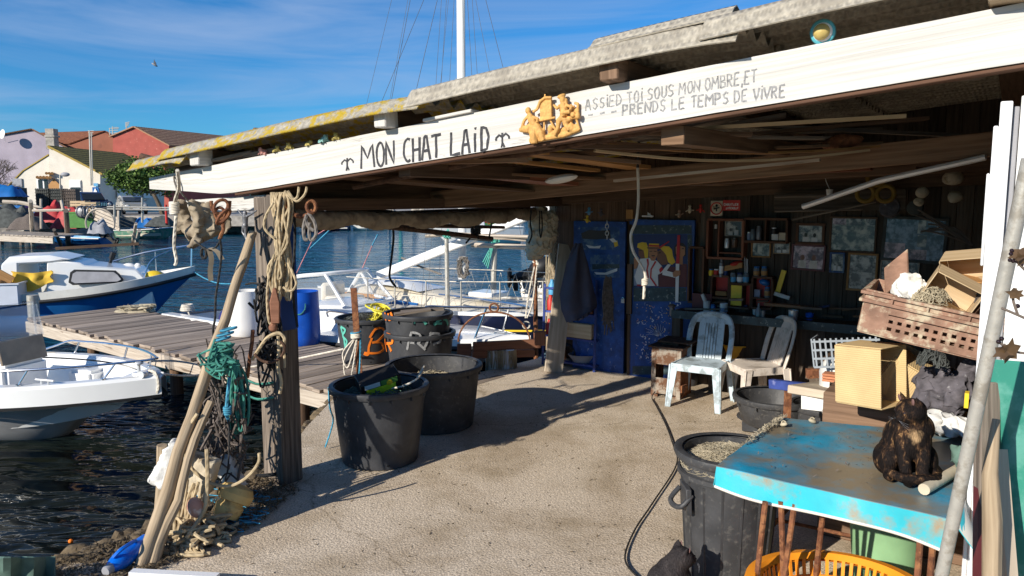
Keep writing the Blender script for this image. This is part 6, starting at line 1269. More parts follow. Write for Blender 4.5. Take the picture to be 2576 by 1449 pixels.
t=thing('blue_bottle','blue plastic bottle lying on the seaweed bank','bottle',at(320,1410,0));a,b=at(268,1436,.06),at(385,1352,.09);q=MB();d,sd,up=frame(b-a);L=(b-a).length;MM=Matrix((sd,up,d)).transposed();q.lathe([(0,L),(.04,L-.01),(.058,L-.05),(.06,L*.5),(.057,L*.42),(.06,L*.38),(.06,.1),(.045,.05),(.03,.03)],a,24,MM,1,.85);q.build('shell','bright_blue',t);q=MB();q.lathe([(.03,.035),(.03,0),(.026,-.01),(0,-.01)],a,16,MM);q.build('neck','shadow_grey',t);q=MB();q.tube(spl([a+d*.06+up*.05,a+d*.1+up*.085+sd*.03,a+d*.2+up*.08+sd*.03,a+d*.24+up*.05],4),.012,6);q.build('handle','bright_blue',t)
q=MB();q.bar(at(330,1441,.08),at(548,1452,.08),.05,.03);q.bar(at(330,1449,.06),at(540,1462,.06),.1,.02);solo(q,'white_plank','upvc','white plastic profile at the bottom left frame edge','plank')
q=MB()
q.grid(lambda a,b:at(-60+200*a,1400+80*b,.3*(1-b)*sin(pi*(.35+.5*a))+.02*sin(a*20)),14,8,.01);solo(q,'net_bag','net_green','dark green net bag in the bottom left corner','net bag')
q=MB();q.ell(at(178,1364,WZ)+Z*.01,(.02,.02,.018));solo(q,'small_float','orange_paint','tiny orange float drifting in the dark water','float')
q=MB();q.tube(spl([at(1604,1452,.015),at(1572,1405,.015),at(1596,1335,.015),at(1640,1268,.015),at(1702,1168,.015),at(1692,1115,.015),at(1672,1062,.015),at(1650,1020,.015),at(1640,1000,.02),at(1648,985,.1)],7),.006,7);solo(q,'floor_hose','cable','black hose winding over the concrete floor','hose')
q=MB();n=40
def aw(k):f=k/n;return S(.42-.45*f,.25+4.6*f,2.06-.05*sin(pi*f)-.035*abs(sin(f*19))-.03*f)
q.tube([aw(k)for k in range(n+1)],lambda t_:.062+.022*abs(sin(t_*19)),12);q=fuse(q,.025,2,.014);tag(q.build('rolled_awning','canvas',ang=70),'rolled up beige canvas awning along the open side','awning')
q=MB();d0=9.75
for(x,y,rx,rz,o)in((1352,538,.10,.09,0),(1360,560,.17,.14,0),(1366,590,.19,.16,0),(1358,615,.18,.14,0),(1348,632,.14,.1,0),(1345,642,.11,.06,0),(1386,560,.09,.16,0)):q.ell(pd(x,y,d0),(rx,rx*.8,rz),rotm(0,uni(-10,10)),14,10)
q=fuse(q,.02,3,.035);tag(q.build('canvas_bag','canvas_light',ang=70),'bulging beige canvas bag end hanging by the rear post','bag')
rope('bag_cord','rope_dark','black cord loop hanging on the canvas bag',[pd(x,y,9.5)for x,y in((1358,530),(1357,570),(1360,598),(1364,570),(1362,530))],.009)
rope('bag_cord','rope_dark','knotted dark cord left of the canvas bag',[pd(x,y,9.5)for x,y in((1336,528),(1334,560),(1338,590),(1330,612))],.011)
rope('hanging_rope','rope_dark','black cord hanging over the sports boat from the roof',[pd(x,y,7.6)for x,y in((984,540),(990,590),(986,640),(980,690),(984,706),(996,722))],.012)
q=MB();q.tube([shp(735,530,.35),pd(960,568,7.2),pd(1238,600,8.9)],[.035,.03,.022],8);solo(q,'boat_hook','dark_rust','long brown pole slung under the awning, tip at the right','pole')
q=MB();q.tube([pd(900,556,7.3),pd(1100,568,8.4),pd(1268,572,9.3)],[.03,.025,.018],8);solo(q,'boat_hook','dark_rust','second dark pole slung nearly level under the awning','pole')
q=MB();q.tube([pd(780,515,6.2),pd(1000,540,7.4),pd(1330,525,9.6)],.035,8);solo(q,'boat_hook','dark_wood','thick dark pole laid along the canvas roll','pole')
q=MB();c=pd(1197,580,8.6)
for k in range(8):q.tube(spl([c+V((uni(-.05,.05),uni(-.05,.05),uni(-.08,.06)))for _ in range(4)],3),.011,5)
for x,y in((1192,545),(1172,612),(1204,602)):q.tube([c,pd(x,y,8.6)],.011,5)
q.tube([pd(1240,545,8.8),pd(1230,600,8.8)],.01,5);solo(q,'rope_knot','rope_dark','black rope knot holding the slung poles','rope')
# painted doors at the back of the shed
def quadm(q,x0,y0,x1,y1,v,th=.02):
 s0,za=sh(x0,y1,v);s1,zc=sh(x1,y0,v);_,zb_=sh(x1,y1,v);_,zd=sh(x0,y0,v);a,b=(za+zb_)/2,(zc+zd)/2
 q.obox(S((s0+s1)/2,v+th/2,(a+b)/2),U*((s1-s0)/2),N*(th/2),Z*((b-a)/2));return(s0,s1,a,b)
def d8(x,y):return 1310+x*.3308,479.3+y*.3308
lay=[0]
def paint(par,name,m,pts,v,k):
 P=[]
 for x,y in pts:a,b=d8(x,y);P.append(sh(a,b,v))
 s_=sum(p[0]for p in P)/len(P);z_=sum(p[1]for p in P)/len(P);q=MB();q.prism([(p[0]-s_,p[1]-z_)for p in P],S(s_,v-.0012*k,z_),U,Z,.001);return q.build(name,m,par)
for nm,c in dict(p_navy=(.010,.028,.12),p_yellow=(.75,.50,.03),p_tan=(.42,.19,.09),p_brown=(.20,.085,.045),p_white=(.75,.74,.72),p_red=(.50,.02,.025),p_maroon=(.10,.018,.02),p_black=(.012,.01,.01),p_stripe=(.25,.3,.42)).items():mat(nm,c,.5,var=.08)
mat('p_mottle',(.025,.05,.06),.5,var=.4,vs=12,col2=(.22,.26,.24),c2s=22,c2t=(.58,.66));mat('p_mottle_blue',(.010,.06,.25),.5,var=.4,vs=12,col2=(.3,.36,.4),c2s=24,c2t=(.63,.68));mat('p_sea',(.012,.06,.20),.5,var=.4,vs=5,col2=(.1,.18,.28),c2s=7)
DV=4.87
def door(label,x0,x1,y0,y1):
 s0,za=sh(x0,y1,DV);s1,_=sh(x1,y1,DV);t=thing('painted_door',label,'door',S((s0+s1)/2,DV));return t
t=door('blue painted shed door with a folk picture of people and a red white pole',1585,1745,553,950)
q=MB();quadm(q,1583,553,1748,957,DV,.04);q.build('door_leaf','blue_paint',t)
R_=lambda a,b,c,d:[(a,b),(c,b),(c,d),(a,d)]
paint(t,'top_band','p_mottle_blue',R_(828,232,1302,258),DV,1);paint(t,'frieze','p_mottle',R_(850,264,1300,330),DV,1);paint(t,'side_band','p_mottle',R_(828,340,860,735),DV,1);paint(t,'side_band','p_mottle',R_(1268,335,1302,560),DV,1);paint(t,'middle_band','p_mottle',R_(858,738,1258,842),DV,1);paint(t,'foot_band','p_mottle',R_(850,1335,1240,1400),DV,1);paint(t,'lower_panel','p_mottle_blue',R_(866,848,1238,1328),DV,1)
pc=paint(t,'picture','p_navy',R_(862,334,1264,735),DV,2)
for k,(nm,m,pts)in enumerate((
 ('striped_shirt','p_stripe',[(862,590),(900,590),(930,640),(922,722),(862,722)]),('man_face','p_tan',[(862,512),(884,505),(900,545),(880,596),(862,596)]),
 ('woman_face','p_brown',[(897,442),(930,430),(950,480),(940,518),(915,515),(898,490)]),('yellow_hair','p_yellow',[(886,432),(892,402),(925,392),(958,398),(972,440),(970,520),(945,512),(935,455),(905,440)]),
 ('maroon_dress','p_maroon',[(1050,620),(1110,575),(1200,585),(1230,555),(1264,560),(1264,733),(1050,733)]),('black_hair','p_black',[(1168,500),(1170,425),(1192,398),(1236,398),(1258,425),(1258,500)]),('woman_face','p_tan',[(1180,428),(1210,418),(1250,430),(1250,485),(1220,522),(1195,510),(1182,480)]),('neck','p_tan',[(1195,500),(1235,500),(1232,562),(1195,562)]),
 ('woman_face','p_brown',[(1035,465),(1075,448),(1112,480),(1120,560),(1075,565),(1040,530)]),('yellow_hair','p_yellow',[(1062,440),(1090,422),(1130,425),(1152,450),(1160,500),(1178,545),(1150,565),(1122,545),(1108,490),(1085,462)]),('white_collar','p_white',[(1085,600),(1120,560),(1145,562),(1105,620)]),
 ('white_jacket','p_white',[(912,518),(985,512),(1040,535),(1075,575),(1085,620),(1045,640),(1048,725),(890,725),(866,655)]),('man_face','p_tan',[(975,445),(1040,445),(1042,490),(1020,535),(995,532),(977,500)]),('hat_crown','p_yellow',[(978,402),(1054,404),(1056,430),(975,428)]),('hat_band','p_red',[(977,412),(1055,416),(1056,427),(975,425)]),('hat_brim','p_brown',[(962,430),(1062,432),(1068,445),(966,442)]),
 ('moustache','p_black',[(996,492),(1024,492),(1020,500),(1000,500)]),('brow','p_black',[(982,460),(1004,458),(1004,463),(982,465)]),('brow','p_black',[(1014,458),(1036,461),(1036,466),(1014,463)]),('lips','p_red',[(1002,506),(1018,506),(1012,513)]),
 ('eye','p_black',[(1190,438),(1206,436),(1206,443),(1190,445)]),('eye','p_black',[(1228,438),(1244,438),(1244,445),(1228,445)]),('brow','p_black',[(900,455),(925,452),(925,457),(900,460)]),('eye','p_black',[(1050,472),(1068,468),(1068,475),(1050,479)]),
 ('red_piping','p_red',[(960,522),(974,516),(978,560),(968,600),(978,660),(970,668),(958,605),(966,560)]),('red_piping','p_red',[(1024,535),(1036,540),(1000,600),(996,660),(1040,722),(1028,726),(986,665),(990,596)]),('red_armband','p_red',[(1056,600),(1072,578),(1090,600),(1062,628)]),('sleeve','p_white',[(1085,600),(1180,628),(1178,662),(1080,640)]),('red_cuff','p_red',[(888,712),(930,716),(930,727),(888,725)]),
 ('red_pole','p_red',[(1196,338),(1216,338),(1210,556),(1184,556)]),('white_pole','p_white',[(1183,556),(1210,556),(1202,850),(1179,850)]),('hand','p_tan',[(1158,628),(1180,606),(1218,608),(1218,640),(1190,655),(1164,656)]),('red_ribbon','p_red',[(1055,430),(1132,382),(1134,390),(1062,440)]))):paint(pc if nm!='x' else t,nm,m,pts,DV,3+k*.35)
for m,nm,n,sd in(('p_white','white_brush_marks',95,1),('buoy_pink','pink_brush_marks',26,2),('p_yellow','yellow_brush_marks',40,3)):
 q=MB();rs=random.Random(sd)
 for k in range(n):
  a,b=d8(rs.uniform(880,1225),rs.uniform(860,1315));s_,z_=sh(a,b,DV);L=rs.uniform(.006,.035)if m!='p_yellow' else rs.uniform(.004,.014);an=rs.uniform(0,6.28);cu=rs.uniform(-1.5,1.5);pts=[(s_+cos(an+cu*j)*L*j/3,z_+sin(an+cu*j)*L*j/3)for j in range(4)];rib(q,pts,rs.uniform(.003,.010),DV-.002)
 for k in range(10 if m=='p_white' else 0):
  a,b=d8(1040,1095);s_,z_=sh(a,b,DV);an=R(20+15*k);rib(q,[(s_+cos(an+.15*j)*.05*j,z_+sin(an+.15*j)*.05*j-.02)for j in range(4)],.002,DV-.002)
 o=q.build(nm,m,t);o['kind']='stuff'
t2=door('blue painted door with boat scenes and a padlock, left of the folk picture',1447,1575,560,940)
q=MB();quadm(q,1440,557,1574,948,DV+.03,.04);q.build('door_leaf','p_mottle_blue',t2);DV2=DV+.03
paint(t2,'scene','p_sea',R_(456,278,752,450),DV2,1);sc2=paint(t2,'scene','p_sea',R_(528,488,752,662),DV2,1);
for nm,m,pts in(('dark_boats','p_black',[(462,325),(520,300),(600,305),(680,300),(686,365),(560,372),(470,366)]),('white_boat','p_white',[(495,412),(560,425),(612,418),(600,440),(520,438)]),('yellow_figure','p_yellow',[(705,385),(735,380),(742,420),(715,432)]),('white_figure','p_white',[(675,370),(705,362),(735,390),(700,395)]),('white_galley','p_white',[(560,620),(640,625),(735,590),(735,612),(660,640),(575,638)]),('pale_water','p_mottle',[(545,560),(750,560),(750,590),(545,600)])):paint(t2,nm,m,pts,DV2,2.5+uni(0,1))
q=MB();quadm(q,*d8(803,560),*d8(845,940),DV-.03,.03);quadm(q,*d8(805,945),*d8(842,1400),DV+.0,.03);q.build('door_stop','dark_wood',t2)
t=thing('padlock','small silver padlock hanging on the blue door edge','padlock',shp(1567,757,DV-.03));c=shp(1567,757,DV-.02);q=MB();q.obox(c,U*.022,N*.01,Z*.026);q.build('lock_body','alu',t,bev=.004);q=MB();q.tube(circ(c+Z*.028,.015,0,180,10,U,Z),.004,6);q.build('shackle','chrome',t)
rs=random.Random(21)
for k,(x,y,m,lab)in enumerate(((505,225,'p_yellow','tiny yellow star figure hanging over the left door'),(520,165,'hull_sky','tiny blue and white doll over the left door'),(610,175,'cloth_grey','tiny dark doll on a little shelf over the left door'),(828,180,'orange_board','small square orange picture tile above the doors'),(965,195,'p_white','small pale model ship above the folk picture'),(1205,185,'crate_brown','small reddish crab shell nailed above the doors'),(1285,150,'foam_tan','pale skull like trinket above the doors'),(1368,145,'red','red and white doll, rightmost trinket above the doors'))):
 c=shp(*d8(x,y),DV-.05);q=MB()
 if k==3:q.obox(c,U*.045,N*.01,Z*.055)
 elif k==4:
  q.obox(c,U*.07,N*.012,Z*.010);q.tube([c,c+Z*.05],.004,5);q.tube([c+U*.03,c+U*.03+Z*.04],.004,5);q.prism([(0,.01),(.05,.01),(0,.05)],c,U,Z,-.004)
 else:
  q.ell(c,(.022,.02,.038));q.ell(c+Z*.045,.018);q.tube([c+U*.02,c+U*.05+Z*rs.uniform(-.03,.03)],.007,5);q.tube([c-U*.02,c-U*.05+Z*rs.uniform(-.03,.03)],.007,5)
 solo(q,'keepsake',m,lab,'keepsake','trinkets nailed over the doors',bev=.002)
q=MB()
for k in range(5):link(shp(1527,560+k*9,DV-.12),.02,(0,0,1),(1,0,0)if k%2 else(0,1,0),.004,1.5)
solo(q,'chain','alu','short pale chain hanging before the left door top','chain')
rope('hanging_rope','cable','black hook rope hanging from the beam before the folk picture',[pd(x,y,6.0)for x,y in((1608,335),(1606,380),(1604,422))],.011)
rope('hanging_rope','rope_white','white rope with a knot swaying before the folk picture',[pd(x,y,6.1)for x,y in((1604,420),(1606,500),(1600,555),(1587,590),(1592,630),(1612,665),(1623,690),(1621,720),(1619,752))],.012)
q=MB()
for k in range(4):q.tube(circ(pd(1622,703+k*4,6.1),.018,n=10,ax=(1,0,.3),ay=(0,1,0)),.010,5)
solo(q,'rope_knot','rope_white','bulky knot near the end of the white swaying rope','knot')
# wall cupboards, frames and pictures
def p1(x,y):return 1693.4+x*.2205,479.3+y*.2205
def p2(x,y):return 1949+x*.2646,415.4+y*.2646
VW=WV-.002
def shelfbox(label,x0,y0,x1,y1,dep,m,divs=(),shelves=(),cat='cupboard',par=None,back=None):
 v0=VW-dep;s0,a=sh(x0,y1,v0);s1,b=sh(x1,y0,v0);t=thing('wall_cupboard',label,cat,S((s0+s1)/2,v0,a));h=.012;q=MB()
 q.obox(S((s0+s1)/2,v0+dep/2,a),U*((s1-s0)/2),N*(dep/2),Z*h);q.obox(S((s0+s1)/2,v0+dep/2,b),U*((s1-s0)/2),N*(dep/2),Z*h)
 for s_ in(s0,s1):q.obox(S(s_,v0+dep/2+.001,(a+b)/2),U*h,N*(dep/2-.001),Z*((b-a)/2-h-.001))
 q.build('carcass',m,t)
 for f in divs:q=MB();q.obox(S(s0+(s1-s0)*f,v0+dep/2+.002,(a+b)/2),U*.009,N*(dep/2-.004),Z*((b-a)/2-h-.001));q.build('divider',m,t)
 for f,g0,g1 in shelves:q=MB();q.obox(S(s0+(s1-s0)*(g0+g1)/2,v0+dep/2+.003,a+(b-a)*f),U*((s1-s0)*(g1-g0)/2-.014),N*(dep/2-.005),Z*.008);q.build('shelf',m,t)
 if back:
  q=MB();q.obox(S((s0+s1)/2,VW-.008,(a+b)/2),U*((s1-s0)/2-.013),N*.004,Z*((b-a)/2-.013));q.build('back_panel',back,t)
 return(s0,s1,a,b,v0)
shelfbox('open wooden wall cupboard with an old group photo inside',*p1(380,338),*p1(800,765),.16,'red_board',(.32,),((.14,.32,1),))
shelfbox('dark twin wall cupboard holding jars and pots',*p1(806,330),*p1(1300,582),.15,'brown_wood',(.5,),())
shelfbox('tall narrow wooden niche right of the folk picture',*p1(165,655),*p1(345,1270),.14,'brown_wood',(),((.0,0,1),))
shelfbox('red backed open shelf below the paint pots',*p1(430,985),*p1(635,1220),.15,'brown_wood',(),(),back='red')
shelfbox('open shelf with a yellow panel in the paint corner',*p1(640,1075),*p1(888,1330),.15,'brown_wood',(.58,),(),back='red')
shelfbox('open shelf under the two coffee jars',*p1(890,1000),*p1(1130,1340),.15,'brown_wood',(),((.33,0,1),),back='red')
q=MB();quadm(q,*p1(655,1082),*p1(783,1312),VW-.16,.01);solo(q,'metal_sheet','yellow','flat yellow panel standing in the open shelf','panel')
def photo_mat(i,bw,seed):
 nm='print%d'%i;c={0:((.34,.32,.28),(.05,.05,.05)),1:((.34,.33,.27),(.07,.09,.085)),2:((.42,.30,.32),(.10,.05,.07)),3:((.16,.20,.26),(.03,.05,.08))}[bw]
 mat(nm,c[1],.25,var=.5,vs=9,col2=[min(.8,x*1.5)for x in c[0]],c2s=8+seed*.5,c2t=(.45,.60));return nm
def pframe(name,label,x0,y0,x1,y1,fm,kind,seed,tilt=0,bd=.022,extra=()):
 v0=VW-.025;s0,a=sh(x0,y1,v0);s1,b=sh(x1,y0,v0);t=thing(name,label,'picture',S((s0+s1)/2,v0,a));cs,cz=(s0+s1)/2,(a+b)/2;hw,hh=(s1-s0)/2,(b-a)/2;Mr=Matrix.Rotation(R(tilt),3,N);u_,z_=Mr@U,Mr@Z;c=S(cs,v0+.012,cz);q=MB()
 for sg in(-1,1):q.obox(c+z_*(sg*(hh-bd/2)),u_*hw,N*.012,z_*(bd/2));q.obox(c+u_*(sg*(hw-bd/2)),u_*(bd/2),N*.0115,z_*(hh-bd-.0005))
 q.build('frame',fm,t,bev=.003);q=MB();q.obox(c+N*.004,u_*(hw-bd-.0005),N*.004,z_*(hh-bd-.0005));pm=q.build('print',photo_mat(seed,kind,seed),t)
 for(fx,fy,fw,fh,kd)in extra:q=MB();q.obox(c+u_*((fx-.5)*2*hw)+z_*((.5-fy)*2*hh)-N*.0015,u_*(fw*hw),N*.002,z_*(fh*hh));q.build('snapshot',photo_mat(seed*10+int(fx*9)+int(fy*50),kd,seed),pm)
 rs=random.Random(seed);n=max(2,int(hw*14));fx_=MB();fd=MB()
 for k in range(n):
  x=(-.75+1.5*(k+.5)/n)*(hw-bd);hgt=rs.uniform(.5,.8)*(hh-bd);o=c-N*.0024;p=o+u_*x-z_*(hh-bd)*.98;w=(hw-bd)/n*.55
  fx_.add([p-u_*w,p+u_*w,p+u_*w*.9+z_*hgt,p-u_*w*.9+z_*hgt],[[0,1,2,3]]);hd_=p+z_*(hgt+w*.75)-N*.0004;fd.add([hd_+u_*(w*.55*cos(a_))+z_*(w*.75*sin(a_))for a_ in[i*pi/4 for i in range(8)]],[list(range(8))])
 if not extra:
  fx_.build('printed_figures','cloth_white' if kind!=2 else 'chair_white',pm);fd.build('printed_heads','p_brown' if kind else 'net_dark',pm)
 return t
pframe('framed_photo','old group photo inside the wooden wall cupboard',*p1(585,342),*p1(790,520),'bleached_wood',0,1,bd=.012)
pframe('framed_photo','small framed seascape below the twin cupboard',*p1(885,590),*p1(1115,758),'orange_board',1,2,bd=.016,extra=((.45,.5,.25,.6,1),))
pframe('framed_photo','small unframed crowd photo right of the seascape',*p1(1140,592),*p1(1335,718),'pale_wood',0,3,bd=.008)
pframe('framed_photo','framed photo of two people in light shirts',*p1(1392,372),*p1(1735,614),'brown_wood',0,4,bd=.03)
pframe('framed_photo','photo of three seated people in a dark red frame',*p1(1338,622),*p1(1742,905),'p_maroon',2,5,1.5)
pframe('framed_photo','large framed collage with a pale shore scene',*p2(510,492),*p2(980,825),'dark_wood',1,6,.4,extra=((.2,.13,.28,.2,2),(.54,.13,.28,.2,0),(.86,.13,.2,.2,0)))
pframe('framed_photo','small photo in a teal frame',*p2(514,832),*p2(670,1020),'p_sea',0,7,bd=.02)
pframe('framed_photo','tall photo in an orange brown wooden frame',*p2(676,842),*p2(986,1190),'orange_board',0,8,1,.022,extra=((.5,.7,.75,.4,0),))
pframe('framed_photo','largest framed collage of boats and people, slightly tilted',*p2(1008,495),*p2(1655,915),'net_dark',3,9,2,.03,extra=((.26,.28,.44,.46,3),(.6,.2,.12,.32,0),(.85,.2,.24,.32,3),(.2,.76,.34,.34,2),(.58,.82,.26,.22,2),(.62,.52,.14,.26,0),(.85,.62,.22,.44,3)))
pframe('framed_photo','black and white newspaper photo in a pale frame',*p2(992,915),*p2(1378,1155),'bleached_wood',0,10,1,.012)
t=thing('site_sign','red and white site notice reading CHANTIER above the cupboards','sign',shp(1830,530,4.4));q=MB();quadm(q,*p1(425,118),*p1(565,290),4.4,.008);q.build('symbol_plate','foam_tan',t);q=MB();quadm(q,*p1(566,110),*p1(765,228),4.4,.008);q.build('word_plate','red',t)
q=MB();c=shp(*p1(495,205),4.395);q.tube(circ(c,.062,n=22,ax=U,ay=Z),.008,6,flat=.5);q.build('red_ring','red',t);q=MB();q.ell(c+Z*.03,(.014,.004,.014),None);q.tube([c+Z*.012,c-Z*.03],.014,6,flat=.4);q.tube([c-U*.03-Z*.005,c+U*.03+Z*.01],.007,5);q.build('worker_symbol','black',t)
q=MB()
for i,(txt,y1_,hh,x0,x1)in enumerate((('CHANTIER',172,26,578,750),('INTERDIT',212,22,600,748))):
 for k,ch in enumerate(txt):
  xa=x0+(x1-x0)*k/len(txt);xb=xa+(x1-x0)/len(txt)*.75;A,B_=p1(xa,y1_),p1(xb,y1_-hh);s0,z0=sh(*A,4.398);s1,z1=sh(*B_,4.398)
  for st in GL[ch]:rib(q,[(s0+(s1-s0)*a,z0+(z1-z0)*b)for a,b in st if b<=1.0]or[(s0,z0),(s1,z0)],.006,4.398)
q.build('sign_text','p_white',t)
def jar(label,x,yb,yt,w,v,m,lid=None,lab=None,kind='jar',cat=None,mp=p1,grp=None,lid_m='hull_blue'):
 a,b=mp(x,yb);s_,z0=sh(a,b,v);_,z1=sh(*mp(x,yt),v);s1,_=sh(*mp(x+w/2,yb),v);r=max(.01,abs(s1-s_));c=S(s_,v,z0);h=max(.02,z1-z0);t=thing(kind,label,cat or kind,c,None,grp);q=MB()
 pr={'jar':[(r*.92,0),(r,.01),(r,h*.8),(r*.8,h*.88),(r*.8,h),(0,h)],'bottle':[(r,0),(r,h*.55),(r*.4,h*.72),(r*.36,h),(0,h)],'pot':[(r*.82,0),(r,h),(r*.92,h),(r*.76,.012),(0,.012)],'spray_can':[(r,0),(r,h*.8),(r*.5,h*.86),(r*.5,h),(0,h)]}[kind if kind in('jar','bottle','pot','spray_can')else 'jar']
 q.lathe([(0,0)]+pr if kind!='pot' else[(0,0)]+pr,c,16);q.build('vessel',m,t)
 if lid:q=MB();q.lathe([(r*.84,h*.86),(r*.86,h*1.02),(0,h*1.03)],c,16,cap0=False);q.build('lid',lid_m,t)
 if lab:q=MB();q.lathe([(r*1.015,h*.2),(r*1.015,h*.62)],c,16,cap0=False,cap1=False);q.build('paper_label',lab,t)
 return t
mat('mustard',(.20,.12,.02),.8);mat('brown_glass',(.09,.05,.03),.12,var=.2);mat('jar_glass',(.16,.19,.21),.1,var=.3)
VJ=VW-.1
for k,(x,lb)in enumerate(((680,'hull_sky'),(760,'white'),(830,'hull_sky'))):jar(('brush jar with a pale blue label, left of three','jar with a white label between two blue labelled ones','jar holding paint brushes, right of three')[k],x,1062,938,68,VJ,'jar_glass',k==1,lb,'jar',grp='jars on the middle shelf',lid_m='p_navy')
for k,x in enumerate((950,1038)):jar(('coffee jar with blue lid, left of the pair','coffee jar with blue lid, right of the pair')[k],x,992,868,72,VJ,'jar_glass',True,'orange_board','jar',grp='coffee jars on the shelf')
jar('lone coffee jar with blue lid low in the open shelf',1072,1222,1098,66,VJ,'jar_glass',True,'orange_board','jar')
jar('yellow paint pot on the paint shelf',432,972,895,52,VJ,'yellow',True,None,'paint_pot','pot');jar('red lidded paint pot beside the yellow pot',490,972,897,60,VJ,'red',True,None,'paint_pot','pot',lid_m='p_white');jar('tall dark spray can with a pale band',546,985,785,48,VJ-.03,'pewter',False,'white','spray_can','spray can');jar('small dark pot right of the spray can',598,980,922,58,VJ,'p_navy',True,None,'paint_pot','pot')
for k,(x,yb,yt,w,m,l)in enumerate(((860,565,475,40,'p_stripe','dim bluish tin in the twin cupboard left side'),(905,568,440,60,'jar_glass','wide glass jar in the twin cupboard left side'),(975,560,405,66,'pewter','metal lamp bowl in the twin cupboard'),(1150,492,425,72,'black','black round tin with a shiny lid in the cupboard right side'),(612,655,548,56,'alu','shiny metal beaker in the wooden cupboard'),(700,648,540,70,'brown_glass','brown glass pot in the wooden cupboard'),(487,435,385,32,'cloth_white','little white cup on the cupboard upper step'))):jar(l,x,yb,yt,w,VJ,m,k in(0,3),None,'tin' if k in(0,2,3,4)else 'glass_jar','tin' if k in(0,2,3,4)else 'jar',lid_m='alu')
for(x0,y0,x1,y1,m,l)in((1122,498,1198,565,'cloth_white','white carton in the twin cupboard right side'),(1204,482,1288,568,'foam_tan','beige carton with a dark dot in the twin cupboard')):q=MB();quadm(q,*p1(x0,y0),*p1(x1,y1),VJ-.03,.08);solo(q,'carton',m,l,'box')
q=MB();quadm(q,*p1(480,1150),*p1(610,1200),VJ-.02,.06);solo(q,'small_box','orange_board','orange brown box on the red backed shelf','box');q=MB();quadm(q,*p1(895,1130),*p1(990,1220),VJ,.06);solo(q,'small_box','p_stripe','bluish pale packet in the open shelf','box')
q=MB();q.ell(shp(*p1(1045,1050),VJ),(.06,.05,.035),rotm(0,15));solo(q,'rag','hull_blue','crumpled blue packet above the lone coffee jar','packet',jit=.01)
q=MB();q.obox(shp(*p1(1230,1035),VW-.06),(U*.25+Z).normalized()*.125,N*.01,(U-Z*.25).normalized()*.026);solo(q,'spirit_level','yellow','yellow spirit level leaning on the rear wall','level')
q=MB();q.obox(shp(*p1(1240,1200),VW-.1),(U-Z*.25).normalized()*.085,N*.01,(U*.25+Z).normalized()*.02);solo(q,'foam_strip','styrofoam','pale ribbed strip leaning below the yellow level','strip')
q=MB();q.obox(shp(*p1(690,870),VJ),(U+Z*.25).normalized()*.10,N*.02,Z*.03);solo(q,'wooden_wedge','orange_board','tilted orange wooden piece on the paint shelf','wood');q=MB();q.ell(shp(*p1(725,830),VJ),(.075,.03,.025),rotm(0,-12));solo(q,'red_pouch','red','red pouch lying over the tilted wooden piece','pouch')
q=MB()
for x in(820,835,848):q.tube([shp(*p1(x,950),VJ),shp(*p1(x+(x-835)*.2,755+(x-820)),VJ)],.004,5)
solo(q,'paint_brushes','alu','thin paint brushes standing in the right jar','brushes')
s_a,za=sh(1745,806,4.3);bt=thing('workbench','dark cluttered workbench along the rear wall with a painted front edge','workbench',S(3.5,4.6))
q=MB();q.obox(S(3.55,4.74,.87),U*1.7,N*.17,Z*.025);q.build('bench_top','dark_wood',bt);q=MB();q.obox(S(3.55,4.556,.865),U*1.7,N*.012,Z*.045);q.build('front_edge','p_mottle',bt)
q=MB()
for k in range(9):q.obox(S(2.45+.30*k,4.70+uni(0,.004),.42),U*.147,N*.012,Z*.42)
q.build('front_boards','wall_wood',bt)
for s_ in(1.9,2.35,4.9):q=MB();q.obox(S(s_,4.62,.42),U*.05,N*.05,Z*.42);q.build('leg','wall_wood',bt)
BZ=.896
def onb(x,y,mp=p1,v=4.5):a,b=mp(x,y);s_,z=sh(a,b,v);return s_,v
for k,(x,w,h,m,lb,kind,l,vv)in enumerate(((380,80,.13,'cloth_white',None,'pot','stack of ribbed white cups on the bench left',4.45),(455,56,.1,'hull_blue','hull_sky','jar','small blue labelled jar next to the white cups',4.45),(575,90,.12,'white_plastic','p_stripe','pot','white lidded bucket on the bench',4.45),(940,70,.07,'white_plastic',None,'pot','low white tub inside the open shelf foot',4.6),(975,70,.16,'jar_glass',None,'bottle','dark glass bottle standing mid bench',4.4),(1030,60,.08,'pewter',None,'pot','grey metal cup beside the dark bottle',4.4),(1370,110,.11,'alu',None,'pot','white tin with a small dark drawing on the bench',4.4),(1560,90,.07,'bright_blue',None,'pot','blue plastic lid pot on the bench right',4.55))):
 vv+=.22;s_,v_=onb(x,1380,v=vv);c=S(s_,v_,BZ);r=w*.2205/2/1940*(c.y);t=thing({'pot':'pot','jar':'jar','bottle':'bottle'}[kind],l,kind,c);q=MB();q.lathe({'pot':[(0,0),(r*.85,0),(r,h),(r*.92,h),(r*.8,.01),(0,.01)],'jar':[(0,0),(r,0),(r,h*.8),(r*.75,h),(0,h)],'bottle':[(0,0),(r,0),(r,h*.5),(r*.35,h*.75),(r*.35,h),(0,h)]}[kind],c,18);q.build('vessel',m,t)
 if lb:q=MB();q.lathe([(r*1.02,h*.25),(r*1.02,h*.6)],c,18,cap0=False,cap1=False);q.build('paper_label',lb,t)
 if k==0:q=MB();q.lathe([(0,0),(r*.6,.0),(r*.5,.08),(0,.08)],c+Z*(h+.005)-U*.02,14,rotm(0,-25));q.build('inner_cup',m,t)
rs=random.Random(44)
